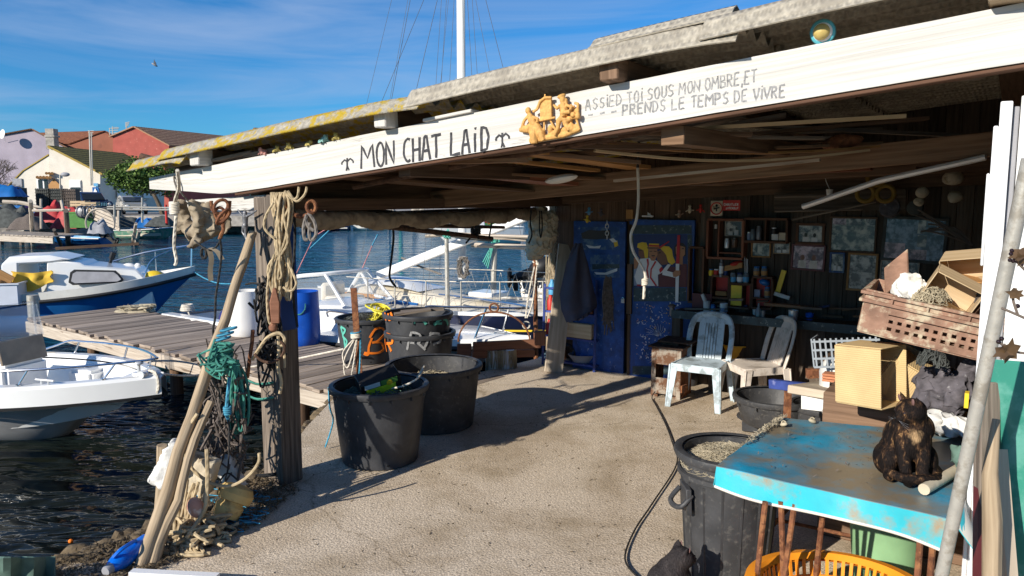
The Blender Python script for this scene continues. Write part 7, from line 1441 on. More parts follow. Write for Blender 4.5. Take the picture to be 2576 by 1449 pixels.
for k in range(22):
 s_=rs.uniform(2.2,5.0);v_=rs.uniform(4.62,4.84);q=MB();a=rs.uniform(-.3,.3);L=rs.uniform(.12,.5);d=U*cos(a)+N*sin(a)*.3;q.bar(S(s_,v_,BZ+.02+.007*k)-d*L/2,S(s_,v_,BZ+.02+.007*k)+d*L/2+Z*rs.uniform(-.01,.05),rs.uniform(.02,.09),rs.uniform(.012,.03));solo(q,'bench_offcut',('dark_wood','grey_wood','roof_wood','p_navy')[k%4],'dim piece of wood or tool in the clutter on the workbench','offcut','clutter on the workbench')
q=MB();q.tube([S(4.2,4.7,BZ+.06),S(4.55,4.66,BZ+.06)],.045,12);solo(q,'dark_tube','p_navy','dark tube with a pale collar lying on the bench right','tube');q=MB();q.ell(S(4.35,4.6,BZ+.03),(.07,.04,.02));solo(q,'white_rag','foil','scrap of crumpled foil on the bench edge','foil',jit=.012)
q=MB();q.bar(shp(1700,790,4.6),shp(1740,790,4.6),.1,.05);q.lathe([(.02,0),(.03,.02),(.03,.1),(.05,.12),(.02,.14)],shp(1690,795,4.58),12);solo(q,'bench_vice','pewter','dark iron vice on the bench left end','vice')
q=MB();q.bar(S(2.02,4.8,BZ+.1),S(2.25,4.8,BZ+.1),.1,.2);solo(q,'dark_cabinet','p_maroon','small maroon cabinet on the bench left end','cabinet')
for(x0,y0,x1,y1,r,m,l)in((1010,340,1180,470,.1,'cloth_grey','round dark hanging lamp shade on the upper right wall'),(1270,360,1400,460,.075,'net_dark','dark round float hanging beside the shells')):q=MB();c=shp(*p2((x0+x1)/2,(y0+y1)/2),4.6);q.lathe([(0,-.02),(r*.5,-.02),(r,0),(r*.9,.05),(0,.06)],c,18,rotm(80,0,-33));solo(q,'hanging_float',m,l,'float')
q=MB();c=shp(*p2(960,220),4.3)
for a in(90,210,330):q.tube(circ(c+U*.1*cos(R(a))+Z*.1*sin(R(a)),.075,n=16,ax=U,ay=Z),.022,7)
solo(q,'life_jacket','mustard','dim yellow life vest hanging under the ceiling','vest')
for k,(x,y,r,l)in enumerate(((1400,260,.05,'pale round sea shell trinket high on the right wall'),(1370,340,.04,'second pale trinket below the round shell'),(1720,300,.055,'dim shell cluster high at the far right'),(1690,120,.07,'feathery pale bundle hanging in the right corner'))):q=MB();q.ell(shp(*p2(x,y),4.5),(r*1.4,r,r));solo(q,'sea_shell','foam_tan',l,'shell','shells on the upper wall',jit=.02)
q=MB();c=shp(*p2(520,260),4.0);q.lathe([(0,-.03),(.024,-.03),(.032,.03),(.028,.03),(0,-.02)],c,14);q.tube(spl([c+Z*.03,c+Z*.12-U*.04,c+Z*.2-U*.05],4),.004,5);solo(q,'hanging_cup','cloth_white','white cup hanging on a cord under the tube','cup')
q=MB();rs=random.Random(6);a=shp(*p2(1880,760),4.4)
for k in range(9):q.tube(spl([a,a+V((-.2+rs.uniform(-.05,.05),.02,.1+rs.uniform(-.03,.08))),a+V((-.45+rs.uniform(-.1,.1),.05,.1+rs.uniform(-.08,.3)))],4),.008,5)
solo(q,'dry_branch','twig','bunch of dry sticks hanging over the collage at right','branches')
for k,(a,b,r)in enumerate((((0,300),(500,290),.02),((160,520),(960,350),.012),((0,440),(840,420),.012))):q=MB();q.tube([shp(*p2(*a),4.5),shp(*p2(*b),4.5)],r,6);solo(q,'wall_rod','grey_wood',('pale rod resting under the rear ceiling','slanting thin rod above the framed photos','thin level rod above the framed photos')[k],'rod')
q=MB();q.bar(shp(*p2(0,350),4.6),shp(*p2(1250,330),4.6),.04,.2);solo(q,'wall_board','wall_wood','broad board across the upper rear wall','board')
# chairs
A33=atan2(U.y,U.x)
def chair(label,m,loc,rz):
 t=thing('plastic_chair',label,'chair',loc,rz,'plastic garden chairs');t.scale=(1.07,1.05,1.05);bk=lambda x,h:V((x*(1-.12*max(0,h-.6)),.19+.13*h-.25*x*x*1.0+.02,.43+.45*h))
 q=MB();q.grid(lambda a,b:(lambda x,y:V((x*(.235-.02*b),-.23+.44*b,.435-.012*(1-x*x)*sin(pi*b)-(.02*(1-b)**8))))(a*2-1,b),12,10,.012);q.build('seat',m,t)
 q=MB()
 for(a,b)in(((-.235,-.235),(.235,-.235)),((-.235,-.235),(-.21,.21)),((.235,-.235),(.21,.21))):q.bar((a[0],a[1],.405),(b[0],b[1],.405),.012,.075)
 q.build('apron',m,t,bev=.003)
 for sx in(-1,1):
  for fy in(-1,1):
   q=MB();top,bot=V((sx*.212,fy*.205,.43)),V((sx*.25,fy*.255,0));w0,w1=.045,.028
   for(ax,ay)in((1,0),(0,1)):
    d=V((ax,ay,0));e=V((ay,ax,0));off=V((sx*.0,fy*.0,0))+(V((0,fy*.03,0))if ax else V((sx*.03,0,0)))
    vs=[top+off+d*w0+e*.005,top+off-d*w0+e*.005,top+off-d*w0-e*.005,top+off+d*w0-e*.005];vb=[bot+off*.6+d*w1+e*.005,bot+off*.6-d*w1+e*.005,bot+off*.6-d*w1-e*.005,bot+off*.6+d*w1-e*.005]
    q.add(vs+vb,[[0,1,2,3],[7,6,5,4],[0,4,5,1],[1,5,6,2],[2,6,7,3],[3,7,4,0]])
   q.build('leg',m,t,bev=.002)
 q=MB();P=[bk(-.2,-.05),bk(-.21,.2),bk(-.215,.5),bk(-.205,.75),bk(-.17,.92),bk(-.1,.985),bk(0,1.0),bk(.1,.985),bk(.17,.92),bk(.205,.75),bk(.215,.5),bk(.21,.2),bk(.2,-.05)];q.tube(spl(P,4),.030,8,flat=.5)
 q.grid(lambda a,b:bk((a*2-1)*.17,.80+.19*b*(1-.25*(a*2-1)**2)),10,4,.014);q.build('back_frame',m,t)
 q=MB()
 for k in range(8):x=-.105+.03*k;q.grid(lambda a,b:bk(x+(a-.5)*(.024 if 0<k<7 else .05),-.02+.92*b),1,10,.012)
 q.build('back_slats',m,t);return t
chair('grey blue plastic chair facing the floor, left of the two','chair_blue',(2.02,8.05,0),A33+.03);chair('cream white plastic chair seen from its side','chair_white',(2.55,7.95,0),R(-78))
c0=at(1672,1002,0)+N*.02;t=thing('old_stove','rusty iron stove body standing left of the grey blue chair','stove',c0);L3=lambda x,y,z:c0+U*x+N*y+Z*z
def pnl(q,a,b,th,dirn):q.bar(a,b,th[0],th[1],dirn)
q=MB();
for(x,z,w,h)in((-.145,.29,.05,.52),(.145,.29,.05,.52),(0,.46,.238,.18),(0,.13,.238,.18),(-.13,.015,.08,.03),(.13,.015,.08,.03)):q.obox(L3(x,0,z),U*w/2,N*.006,Z*h/2)
q.lathe([(.05,.008),(.052,.012),(.042,.013),(0,.012)],L3(-.08,-.0,.13),20,rotm(90,0,-33));q.build('front_plate','stove_rust',t,bev=.003)
q=MB();q.obox(L3(.165,.17,.28),U*.006,N*.16,Z*.27);q.obox(L3(-.165,.17,.28),U*.006,N*.16,Z*.27);q.obox(L3(0,.2,.05),U*.15,N*.12,Z*.006);q.obox(L3(.1,.05,.12),U*.12,N*.05,Z*.04);q.build('side_plate','rust',t)
q=MB();q.obox(L3(.0,.16,.565),U*.2,N*.2,Z*.01);q.obox(L3(.06,.2,.62),U*.19,N*.15+Z*.004,Z*.009);q.obox(L3(.0,.2,.59),U*.1,N*.1,Z*.018);q.build('top_plate','dark_rust',t,bev=.003)
a,b=at(1365,916,0),at(1494,936,0);t=thing('shelf_rack','blue metal shelf rack leaning by the corner post','shelf',(a+b)/2);du=(b-a).normalized();back=V((-du.y,du.x,0))*.28;tp=lambda p:p+Z*1.06+V((.03,.1,0))
for p in(a,b,a+back,b+back):q=MB();q.bar(p,tp(p)+(Z*.1 if p is b else V((0,0,0))),.04,.03);q.build('upright','blue_metal',t,bev=.003)
for f in(.06,.36,.66,.95):q=MB();h_=1.06*f;o=V((.03,.1,0))*f+Z*h_;q.obox((a+b+back)/2+o,(b-a)/2,back/2,Z*.012);q.build('shelf','blue_metal',t)
rk=lambda f,g,h:a.lerp(b,f)+back*g+Z*(1.06*h+.015)+V((.03,.1,0))*h
q=MB();q.obox(rk(.62,.4,.36)+Z*.1,du*.25,back*.42,Z*.095);solo(q,'wooden_box','pale_wood','plain wooden box on the blue rack below the jacket','box',bev=.004);q=MB();q.obox(rk(.75,.4,.66)+Z*.06,du*.14,back*.35,Z*.055);solo(q,'wooden_box','red_board','dark brown box on the upper rack shelf','box',bev=.004)
q=MB()
for k in range(7):q.tube(circ(rk(.42,.3,.06)+Z*.1,.10+.004*k,n=20,ax=du,ay=V((0,.1*(k-3),1)).normalized()),.006,5)
solo(q,'cable_coil','black','coiled black cable on the lowest rack shelf','cable');q=MB();q.lathe([(.1,0),(.14,.1),(.15,.1),(.1,.01)],rk(.7,.5,.06),18,sx=1.4);solo(q,'grey_bowl','shadow_grey','grey plastic bowl on the lowest rack shelf','bowl')
for k,(f,g,h_,m,l)in enumerate(((.06,.3,.66,'red','bright red pot on the blue rack left side'),(.08,.3,.85,'hull_sky','bottle with a light blue label on the blue rack'),(.06,.3,.36,'red','red canister low behind the leaning plank'),(.30,.4,.06,'rust','brown tin behind the coiled cable'))):q=MB();r=.05 if k<2 else .06;q.lathe([(0,0),(r,0),(r,.12),(r*.5,.17),(r*.5,.2),(0,.2)],rk(f,g,h_),16);solo(q,'container',m,l,'container')
q=MB();A,B_=at(1392,938,0),pd(1427,616,10.05);q.bar(A,B_,.235,.035,(.2,-1,.2));pk=solo(q,'leaning_plank','plank_wood','wide pale plank leaning upright before the blue rack','plank',bev=.005)
q=MB();cj=lambda x,y,o=0:pd(x,y,9.45+o)
outl=[(1450,612),(1425,660),(1408,740),(1412,780),(1425,812),(1446,805)];outr=[(1462,612),(1478,660),(1492,720),(1503,765),(1500,775),(1470,790)]
q.grid(lambda a,b:(lambda i,f:(cj(*outl[i],0).lerp(cj(*outl[i+1]),f)).lerp(cj(*outr[i]).lerp(cj(*outr[i+1]),f),b)+V((0,-.09*sin(pi*b)*(.4+a)+.03*sin(b*11+a*3)+.02*MN.noise(V((a*5,b*5,1)))-.008*abs(sin(a*22+b*3)),0)))(min(4,int(a*5)),a*5-min(4,int(a*5))),40,16,.02);tag(q.build('jacket','jacket',ang=75),'dark navy quilted jacket hung over the leaning plank','jacket')
q=MB()
for k in range(30):x=uni(1520,1538);q.tube(spl([pd(x,690+uni(0,20),9.3),pd(x+uni(-10,10),760,9.3),pd(x+uni(-8,8),800+uni(0,45),9.3)],4),.007,4)
solo(q,'hanging_net','net_brown','ragged brown net hanging by the rack right upright','net')
q=MB();c=pd(1850,915,8.6);q.lathe([(.10,0),(.16,.2),(.185,.2),(.185,.215),(.15,.21),(.09,.015),(0,.015)],c+Z*.02,30);solo(q,'basin','basin_yellow','yellow plastic basin under the workbench','basin',None);q=MB();q.lathe([(.12,0),(.14,c.z+.015),(0,c.z+.015)],V((c.x,c.y,0)),18);solo(q,'bucket','clear_plastic','greyish bucket carrying the yellow basin','bucket')
q=MB();q.lathe([(.12,0),(.16,.3),(.15,.3),(.11,.02),(0,.02)],at(1745,985,0)+V((0,.35,0)),24);solo(q,'bucket','black_plastic','dark bucket behind the grey blue chair','bucket')
q=MB();q.obox(at(2150,1000,0)+V((0,1.4,.25)),U*.2,N*.1,Z*.25);solo(q,'yellow_box','yellow','yellow box in the gloom behind the white chair','box',bev=.01);q=MB();q.obox(S(4.0,4.0,.35),U*.35,N*.2,Z*.35);solo(q,'wooden_chest','dark_wood','dark wooden chest behind the white chair','chest',bev=.01)
tt_,_=tub('tub','low black oval tub below the white chair seat',at(1945,1000,.36),.345,.27,.26,'worn_plastic',.12,10,'low black tubs by the chairs',.02,False);tt_,_=tub('tub','low black tub behind the rusty trestle leg',at(2080,1005,.40),.30,.24,.36,'worn_plastic',0,10,'low black tubs by the chairs',.02,False)
q=MB();c=at(1945,1075,.06)+V((0,.1,0));q.box(c,(.46,.34,.10),rotm(0,0,-25));q.lathe([(.30,.055),(.31,.07),(0,.075)],c,24);solo(q,'black_crate','black_plastic','flat black crate and lid under the oval tub','crate',bev=.008)
t=thing('trestle','rusty trestle with a bluish painted bar behind the turquoise table','trestle',at(1990,1080,0));a,b=pd(1938,965,6.1),pd(2150,990,5.5);q=MB();q.bar(a,b,.05,.075);q.build('crossbar','blue_metal',t,bev=.004);
for f in(.23,.8):p=a.lerp(b,f);q=MB();q.bar(p-Z*.04,V((p.x,p.y+.0,0)),.045,.045);q.build('leg','rust',t)
q=MB();q.bar(pd(2040,988,5.35),pd(2125,975,5.9),.34,.06);solo(q,'thick_board','plank_wood','short thick board lying on the trestle bar','board',bev=.006);q=MB();q.bar(pd(2030,940,6.6),pd(2150,930,6.6),.06,.08);solo(q,'rusty_beam','rust','rusty bar lying behind the short thick board','bar')
for k in range(3):q=MB();q.obox(pd(2098,956-k*7,5.3),U*.07,N*.05,Z*.008);solo(q,'roof_tile','brick',('lowest terracotta tile of the small stack','middle terracotta tile of the small stack','top terracotta tile of the small stack')[k],'tile','terracotta tiles on the short board',bev=.003)
q=MB();P=[pd(2075,985,5.6),pd(2080,930,5.6),pd(2120,915,5.5)];q.tube(spl(P,5),.09,12,flat=.35);solo(q,'paper_bag','cloth_white','crumpled white printed paper bag leaning by the tiles','bag',jit=.02)
q=MB();q.ell(pd(2110,1040,5.1),(.12,.09,.05));solo(q,'foil_scrap','foil','crumpled silver foil behind the table edge','foil',jit=.04);q=MB();q.obox(pd(2070,1010,5.4),U*.12,N*.08,Z*.05);solo(q,'foam_scrap','styrofoam','white broken foam chunk under the short board','foam',jit=.02)
# pile of crates and boxes at the right
q=MB();cs=pd(2300,1000,4.75);q.obox(V((cs.x,cs.y,.48)),U*.50,N*.22,Z*.48);solo(q,'wooden_stand','dark_wood','dark wooden chest carrying the pile of boxes','chest',bev=.01)
def panels(name,m,label,cat,c,ax,ay,az,th=.006,open_=2,grp=None,slot=None):
 q=MB();A=[V(ax),V(ay),V(az)];L=[x.length for x in A];D_=[x.normalized()for x in A]
 for i in range(3):
  for sg in(-1,1):
   if(i,sg)==(open_%3,1 if open_<3 else-1):continue
   h=[A[j]*((1-th/L[j]-.002*i)if j!=i else 0)for j in range(3)];h[i]=D_[i]*(th/2);q.obox(V(c)+D_[i]*(sg*(L[i]-th/2)),*h)
 return solo(q,name,m,label,cat,grp,bev=.0015)
def fr3(c,rx,ry,rz):return rotm(rx,ry,rz)
def crt(name,m,label,px,py,d,hx,hy,hz,rx,ry,rz,op=2,cat='box',th=.007):M=rotm(rx,ry,rz-33);return panels(name,m,label,cat,pd(px,py,d),M@V((hx,0,0)),M@V((0,hy,0)),M@V((0,0,hz)),th,op)
crt('cardboard_box','cardboard','upright corrugated cardboard box with its open side to the right',2190,940,4.42,.15,.13,.175,0,-4,-24,0)
crt('cardboard_box','cardboard','second cardboard box lying tilted behind the cat',2290,960,4.5,.17,.12,.12,10,30,8,1)
crt('cardboard_box','cardboard','flattened cardboard flap leaning under the brown crate',2330,930,4.62,.2,.1,.03,30,25,0,2)
crt('plywood_crate','pale_wood','plywood fruit crate standing tilted in the brown crate',2396,735,4.25,.13,.09,.09,12,28,6,4,'crate',.005);crt('plywood_crate','pale_wood','upper plywood fruit crate wedged behind the white frame',2452,675,4.45,.16,.1,.09,14,-8,-6,4,'crate',.005);crt('plywood_crate','orange_board','third plywood crate half hidden under the upper one',2450,730,4.5,.12,.1,.07,5,10,0,4,'crate',.005)
t=thing('fish_crate','brown plastic fish crate caked with dry scales, tilted on the pile','crate',pd(2330,860,4.3));M=rotm(3,9.5,-33);c=pd(2345,800,4.32);X,Y,ZZ=M@V((1,0,0)),M@V((0,1,0)),M@V((0,0,1));hx,hy,hz=.34,.2,.125
for sg,nm in((-1,'front_wall'),(1,'rear_wall')):
 q=MB();o=c+Y*(sg*hy)
 q.obox(o+ZZ*.05,X*hx,Y*.006,ZZ*.045)
 for k,z in enumerate((-.012,-.055,-.105)):q.obox(o+ZZ*z,X*hx,Y*.0055,ZZ*(.012 if k<2 else .02))
 for k in range(15):
  q.obox(o+X*(-hx+.045+.045*k)-ZZ*.06,X*.012,Y*.005,ZZ*.055)
 q.obox(o-X*(hx-.07),X*.07,Y*.0062,ZZ*hz*.99);q.obox(o+X*(hx-.03),X*.03,Y*.0062,ZZ*hz*.99)
 for z in(.105,.06):q.obox(o+ZZ*z+Y*sg*.012,X*(hx+.012),Y*.014,ZZ*.009)
 for x in(-.2,-.02,.18):q.obox(o+X*x+ZZ*.082+Y*sg*.01,X*.007,Y*.012,ZZ*.014)
 q.build(nm,'crate_brown',t,bev=.003,jit=.002)
for sg in(-1,1):
 q=MB();q.obox(c+X*(sg*hx),X*.006,Y*(hy-.007),ZZ*hz*.97);q.obox(c+X*(sg*(hx+.012))+ZZ*.105,X*.014,Y*(hy+.024),ZZ*.009);q.obox(c+X*(sg*(hx+.012))+ZZ*.06,X*.014,Y*(hy+.024),ZZ*.009);q.build('end_wall','crate_brown',t,bev=.003)
q=MB();q.obox(c-ZZ*hz,X*hx,Y*hy,ZZ*.006);q.build('base','crate_brown',t)
q=MB();q.obox(c-X*.25+Y*.17+ZZ*.19,X*.05+ZZ*.07,Y*.01,ZZ*.08-X*.02);q.build('raised_handle','crate_brown',t,bev=.006)
lump('foam_slab','styrofoam','broken white foam slab in the brown crate','foam',[(c-X*.15+ZZ*.14,(.09,.06,.09),rotm(0,20)),(c-X*.09+ZZ*.12,(.08,.07,.07),None)],.014,.03)
tangle('net_heap','net_tan','beige net hank hanging over the brown crate edge','net',c-X*.02-Y*.1+ZZ*.1,.1,.1,.07,90,.003,seed=61);tangle('net_heap','net_brown','brown purple net tuft at the crate right end','net',c+X*.26+ZZ*.13,.07,.1,.09,70,.003,seed=62)
lump('checked_cloth','cloth_grey','dark grey checked cloth heap behind the cat','cloth',[(pd(2360,960,4.3),(.13,.1,.09),None),(pd(2400,990,4.2),(.1,.1,.12),rotm(0,20)),(pd(2345,1000,4.25),(.09,.09,.07),None),(pd(2430,950,4.2),(.05,.06,.1),rotm(0,15))],.013,.035,2)
lump('white_cloth','cloth_white','white cloth crumpled beside the dark checked cloth','cloth',[(pd(2360,1060,4.2),(.14,.12,.06),rotm(0,12)),(pd(2405,1070,4.1),(.08,.1,.05),None),(pd(2325,1030,4.3),(.08,.08,.05),None)],.013,.04,2)
tangle('net_heap','net_dark','grey mesh net lump lying on the dark checked cloth','net',pd(2345,920,4.15),.08,.08,.08,80,.0035,seed=63)
q=MB();q.obox(pd(2165,1040,4.9),U*.02,N*.03,Z*.07);q.obox(pd(2195,1040,4.85),U*.02,N*.03,Z*.07);solo(q,'white_bar','upvc','white plastic slats between the table and the cardboard box','slats');q=MB();q.obox(pd(2181,1040,4.85),U*.012,N*.02,Z*.07);solo(q,'painted_board','hull_blue','blue slat between the two white ones','slat');q=MB();q.obox(pd(2432,1005,4.0),U*.010,N*.03,Z*.04);solo(q,'yellow_sheet','yellow','bright yellow strip behind the leaning metal pole','sheet')
t=thing('grey_crate','light grey lattice plastic crate behind the cardboard box','crate',pd(2110,900,5.4));M=rotm(0,-8,-33);c=pd(2135,880,5.3);q=MB()
for k in range(12):q.obox(c+M@V((-.2+.036*k,-.1,0)),M@V((.006,0,0)),M@V((0,.004,0)),M@V((0,0,.1)))
for z in(-.1,-.04,.02,.08):q.obox(c+M@V((0,-.1,z)),M@V((.22,0,0)),M@V((0,.005,0)),M@V((0,0,.007)))
q.obox(c+M@V((-.22,0,0)),M@V((.005,0,0)),M@V((0,.1,0)),M@V((0,0,.1)));q.build('lattice','crate_grey',t)
# turquoise table
TZ=.86;tA,tB_,tC,tD_=at(1802,1172,TZ),at(2392,1306,TZ),at(2440,1096,TZ),at(1962,1050,TZ);t=thing('table','low table covered with a dirty turquoise oilcloth, a cat sitting on it','table',(tA+tC)/2*1)
tp2=lambda a,b:tA.lerp(tB_,a).lerp(tD_.lerp(tC,a),b)
q=MB();q.grid(lambda a,b:tp2(a,b)+Z*(.006*MN.noise(V((a*4,b*4,3)))),24,24,.02);q.build('oilcloth','tarp',t,ang=60)
fl=lambda a,f:tp2(a,0)-N*(.012*f+.02*f*sin(a*13)*.5)+Z*(.006*MN.noise(V((a*4,0,3)))-.004-(.095+.03*a+.015*sin(a*7))*f)
q=MB();q.grid(lambda a,b:fl(a,b),40,6,.004,True);q.build('front_flap','tarp_clean',t,ang=60);q=MB();q.tube([fl(k/40,1.02)-N*.003 for k in range(41)],.007,6);q.build('pale_hem','tarp_back',t)
q=MB();q.grid(lambda a,b:tp2(0,a)-U*.012*b+Z*(-.004-.1*b*(1-.4*a)),16,4,.004);q.grid(lambda a,b:tp2(1,a*.35)+U*(.10*b*(1-a))+Z*(.05*(1-a)*sin(pi*b)*a*4-.13*b*(1-a)+.02*sin(a*9)),12,8,.004);q.build('side_flap','tarp_clean',t,ang=60)
q=MB();q.grid(lambda a,b:tp2(1,a*.35)+U*(.10*b*(1-a)+.008)+Z*(.05*(1-a)*sin(pi*b)*a*4-.13*b*(1-a)+.02*sin(a*9)-.008),12,8,.003);q.build('pale_backing','tarp_back',t)
q=MB();q.obox(((tA+tC)/2)-Z*.045,(tB_-tA)/2*.94,(tD_-tA)/2*.94,Z*.018);q.build('board','dark_wood',t)
for(px,d,px2)in((1925,.0,1898),(1958,.05,1990),(1992,.05,1962),(2048,.25,2050),(2316,.0,2312),(2346,.06,2350)):
 p0=at(px,1262+(px-1925)*.2,.76);p0=p0+N*d;p1_=V((p0 .x+(px2-px)*.0019,p0 .y+d*.5,0));q=MB();q.tube([p0,p1_],.014,8);q.build('leg','rust',t)
q=MB();p=at(1925,1262,.3);q.tube([p+N*.02+U*.02,p+U*.3+N*.25-Z*.05],.012,7);q.tube([p-Z*.1+U*.02,p+U*.5+N*.05-Z*.12],.011,7);q.tube([p+U*.08+N*.05+Z*.2,p+U*.14+N*.1-Z*.02,p+U*.05-Z*.15],.012,7);q.build('brace','rust',t)
bank(90,[tuple(tp2(.1,.1).xy),tuple(tp2(.7,.1).xy),tuple(tp2(.7,.9).xy),tuple(tp2(.1,.9).xy)],.002,'table_litter',71,'net_brown',.35).location.z=TZ+.004
bank(260,[tuple(tp2(.0,.35).xy),tuple(tp2(.03,.35).xy),tuple(tp2(.05,.98).xy),tuple(tp2(0.0,.98).xy)],.004,'table_edge_dirt',72,'net_tan',.5).location.z=TZ+.004
rs=random.Random(19)
for k,(a,b,l)in enumerate(((.2,.93,'snail like dry shell near the table back left corner'),(.62,.95,'dry curled leaf on the table back edge'),(.08,.8,'small dry curl by the table left edge'))):q=MB();p=tp2(a,b)+Z*.018;q.ell(p,(.025,.016,.012),rotm(0,20,60*k));q.tube(circ(p+Z*.01,.012,0,300,10,(1,0,0),(0,.7,.7)),.004,5);solo(q,'dry_shell','net_tan',l,'shell')
block('plastic_packet','net_green','dark greenish crumpled packet at the table right edge','packet',pd(2412,1150,3.55),(.03,.09,.10),rotm(10,12,30),.03);q=MB();q.tube([tp2(.88,.16)+Z*.03,tp2(1.03,.55)+Z*.03],.026,12);solo(q,'pale_tube','canvas_light','pale cylindrical roll behind the cat','roll')
t,cb_=tub('trash_bin','tall black ribbed bin full of beige nets beside the table',at(1836,1128,.78),.285,.225,.78,'worn_plastic',0,0,None,.03,False)
t['category']='bin';q=MB()
for k in range(16):a=2*pi*k/16;d=V((cos(a),sin(a),0));q.bar(cb_+d*.229+Z*.05,cb_+d*.268+Z*.62,.012,.012)
q.lathe([(.27,.63),(.29,.64),(.29,.665),(.275,.67)],cb_,40,cap0=False,cap1=False);q.build('ribs','worn_plastic',t)
for a in(196,20):d=V((cos(R(a)),sin(R(a)),0));e=V((-d.y,d.x,0));q=MB();q.tube(spl([cb_+d*.27+e*.07+Z*.56,cb_+d*.33+e*.065+Z*.5,cb_+d*.345+Z*.485,cb_+d*.33-e*.065+Z*.5,cb_+d*.27-e*.07+Z*.56],4),.017,7,flat=.8);q.bar(cb_+d*.265+Z*.45,cb_+d*.275+Z*.6,.17,.03);q.build('handle','worn_plastic',t,bev=.004)
tangle('net_heap','net_tan','fluffy beige fishing net filling the tall bin','net',cb_+Z*.68,.27,.27,.08,900,.0012,6,seed=66)
q=MB();q.lathe([(0,.70),(.24,.68),(.2,.6),(0,.6)],cb_,20);solo(q,'net_bed','net_tan','packed net layer in the tall bin','net',jit=.02)
cB2=at(2105,1474,.40);t=thing('laundry_basket','orange plastic basket with slotted sides in front of the table','basket',V((cB2 .x,cB2 .y,0)));cB2 .z=0;q=MB();q.lathe([(.335,.375),(.39,.37),(.41,.385),(.405,.405),(.36,.41),(.335,.385)],cB2,56,sx=1.02,sy=.9,cap0=False,cap1=False);q.build('rim','basket_orange',t)
q=MB()
for k in range(56):a=2*pi*k/56;d=V((cos(a)*1.02,sin(a)*.9,0));q.bar(cB2+d*.27+Z*.02,cB2+d*.34+Z*.385,.016,.008,d)
for z,r in((.02,.27),(.14,.293),(.30,.325)):q.tube([cB2+V((cos(a)*1.02*r,sin(a)*.9*r,z))for a in[2*pi*k/40 for k in range(40)]],.009,6,closed=True)
q.lathe([(0,.015),(.27,.015),(.27,.025),(0,.025)],cB2,30,sx=1.02,sy=.9);q.build('slotted_side','basket_orange',t);tangle('net_heap','net_tan','shells and net scraps lying in the orange basket','net',cB2+Z*.2,.26,.22,.1,90,.006,seed=67)
q=MB();q.lathe([(.17,0),(.2,.34),(.215,.34),(.215,.37),(.19,.37),(.16,.02),(0,.02)],at(2265,1415,.18)*V((1,1,0))+V((0,.12,.0))if False else V((at(2265,1330,.36).x,at(2265,1330,.36).y+.15,0)),32);solo(q,'green_bin','bin_green','pale green bucket in the shade below the table','bucket')
# right edge: pole, sheet, timbers, holly
q=MB();a,b=V((at(2372,1449,0).x*.735,at(2372,1449,0).y*.735,0)),pd(2590,400,2.35);a=pd(2362,1480,2.62);q.tube([a+(a-b)*.3,a,a.lerp(b,.5),b],.0225,16);solo(q,'metal_pole','galvanised','thick grey metal pole leaning across the right edge','pole')
q=MB();A,B_=pd(2492,905,2.9),pd(2760,925,2.6);q.add([A,B_,B_-Z*1.3,A-Z*1.25+V((.04,0,0))]+[p+V((.0,.03,0))for p in(A,B_,B_-Z*1.3,A-Z*1.25+V((.04,0,0)))],[[3,2,1,0],[4,5,6,7],[0,1,5,4],[1,2,6,5],[2,3,7,6],[3,0,4,7]]);solo(q,'teal_panel','teal_sheet','translucent teal plastic tank side at the right edge','panel',bev=.008)
q=MB();q.tube([pd(2493,1470,2.55),pd(2497,1300,2.58),pd(2490,1190,2.6),pd(2500,1060,2.65)],[.033,.031,.028,.012],10);solo(q,'driftwood_stick','drift_wood','weathered pointed wooden stick standing right of the pole','stick',jit=.012)
q=MB();q.bar(pd(2478,1500,2.78),pd(2484,960,2.9),.075,.05,(0,-1,0));solo(q,'dark_post','grey_wood','dark grey timber behind the pointed stick','timber',bev=.004);q=MB();q.bar(pd(2545,1500,2.6),pd(2515,1130,2.75),.04,.03,(0,-1,0));solo(q,'pale_lath','plank_wood','pale slanting board right of the pointed stick','board')
q=MB();q.bar(pd(2460,1500,2.7),pd(2463,1130,2.9),.025,.03,(0,-1,0));solo(q,'maroon_profile','p_maroon','dark maroon strip between pole and pointed stick','strip')
t=thing('holly_branch','dry holly twig with dark berries poking in from the right edge','branch',pd(2590,700,2.2))
for L_ in([(2600,700),(2560,660),(2545,640)],[(2600,810),(2555,790),(2520,775)],[(2600,890),(2555,885),(2515,862)],[(2560,790),(2548,750),(2556,725)]):q=MB();q.tube(spl([pd(x,y,2.25)for x,y in L_],4),.004,5);q.build('twig','twig',t)
q=MB()
for k in range(10):q.ell(pd(2556+uni(-18,20),648+uni(-22,22),2.25),.006,None,8,6)
for x,y in((2512,860),(2520,852),(2560,770)):q.ell(pd(x,y,2.25),.007,None,8,6)
q.build('berries','berry',t);q=MB()
for x,y,r,an in((2556,740,.024,30),(2540,885,.036,80),(2525,885,.03,150),(2570,640,.03,10),(2568,655,.022,60)):
 c=pd(x,y,2.24);M=rotm(uni(-40,40),uni(-30,30),0)@Matrix.Rotation(R(an),3,'Y');q.add([c+M@V((r*(1.3 if k%2==0 else .8)*cos(k*pi/6)*1.0,.006*cos(k*pi/3),r*.65*(1.25 if k%2==0 else .75)*sin(k*pi/6)))for k in range(12)],[list(range(12))])
q.build('leaves','holly',t)
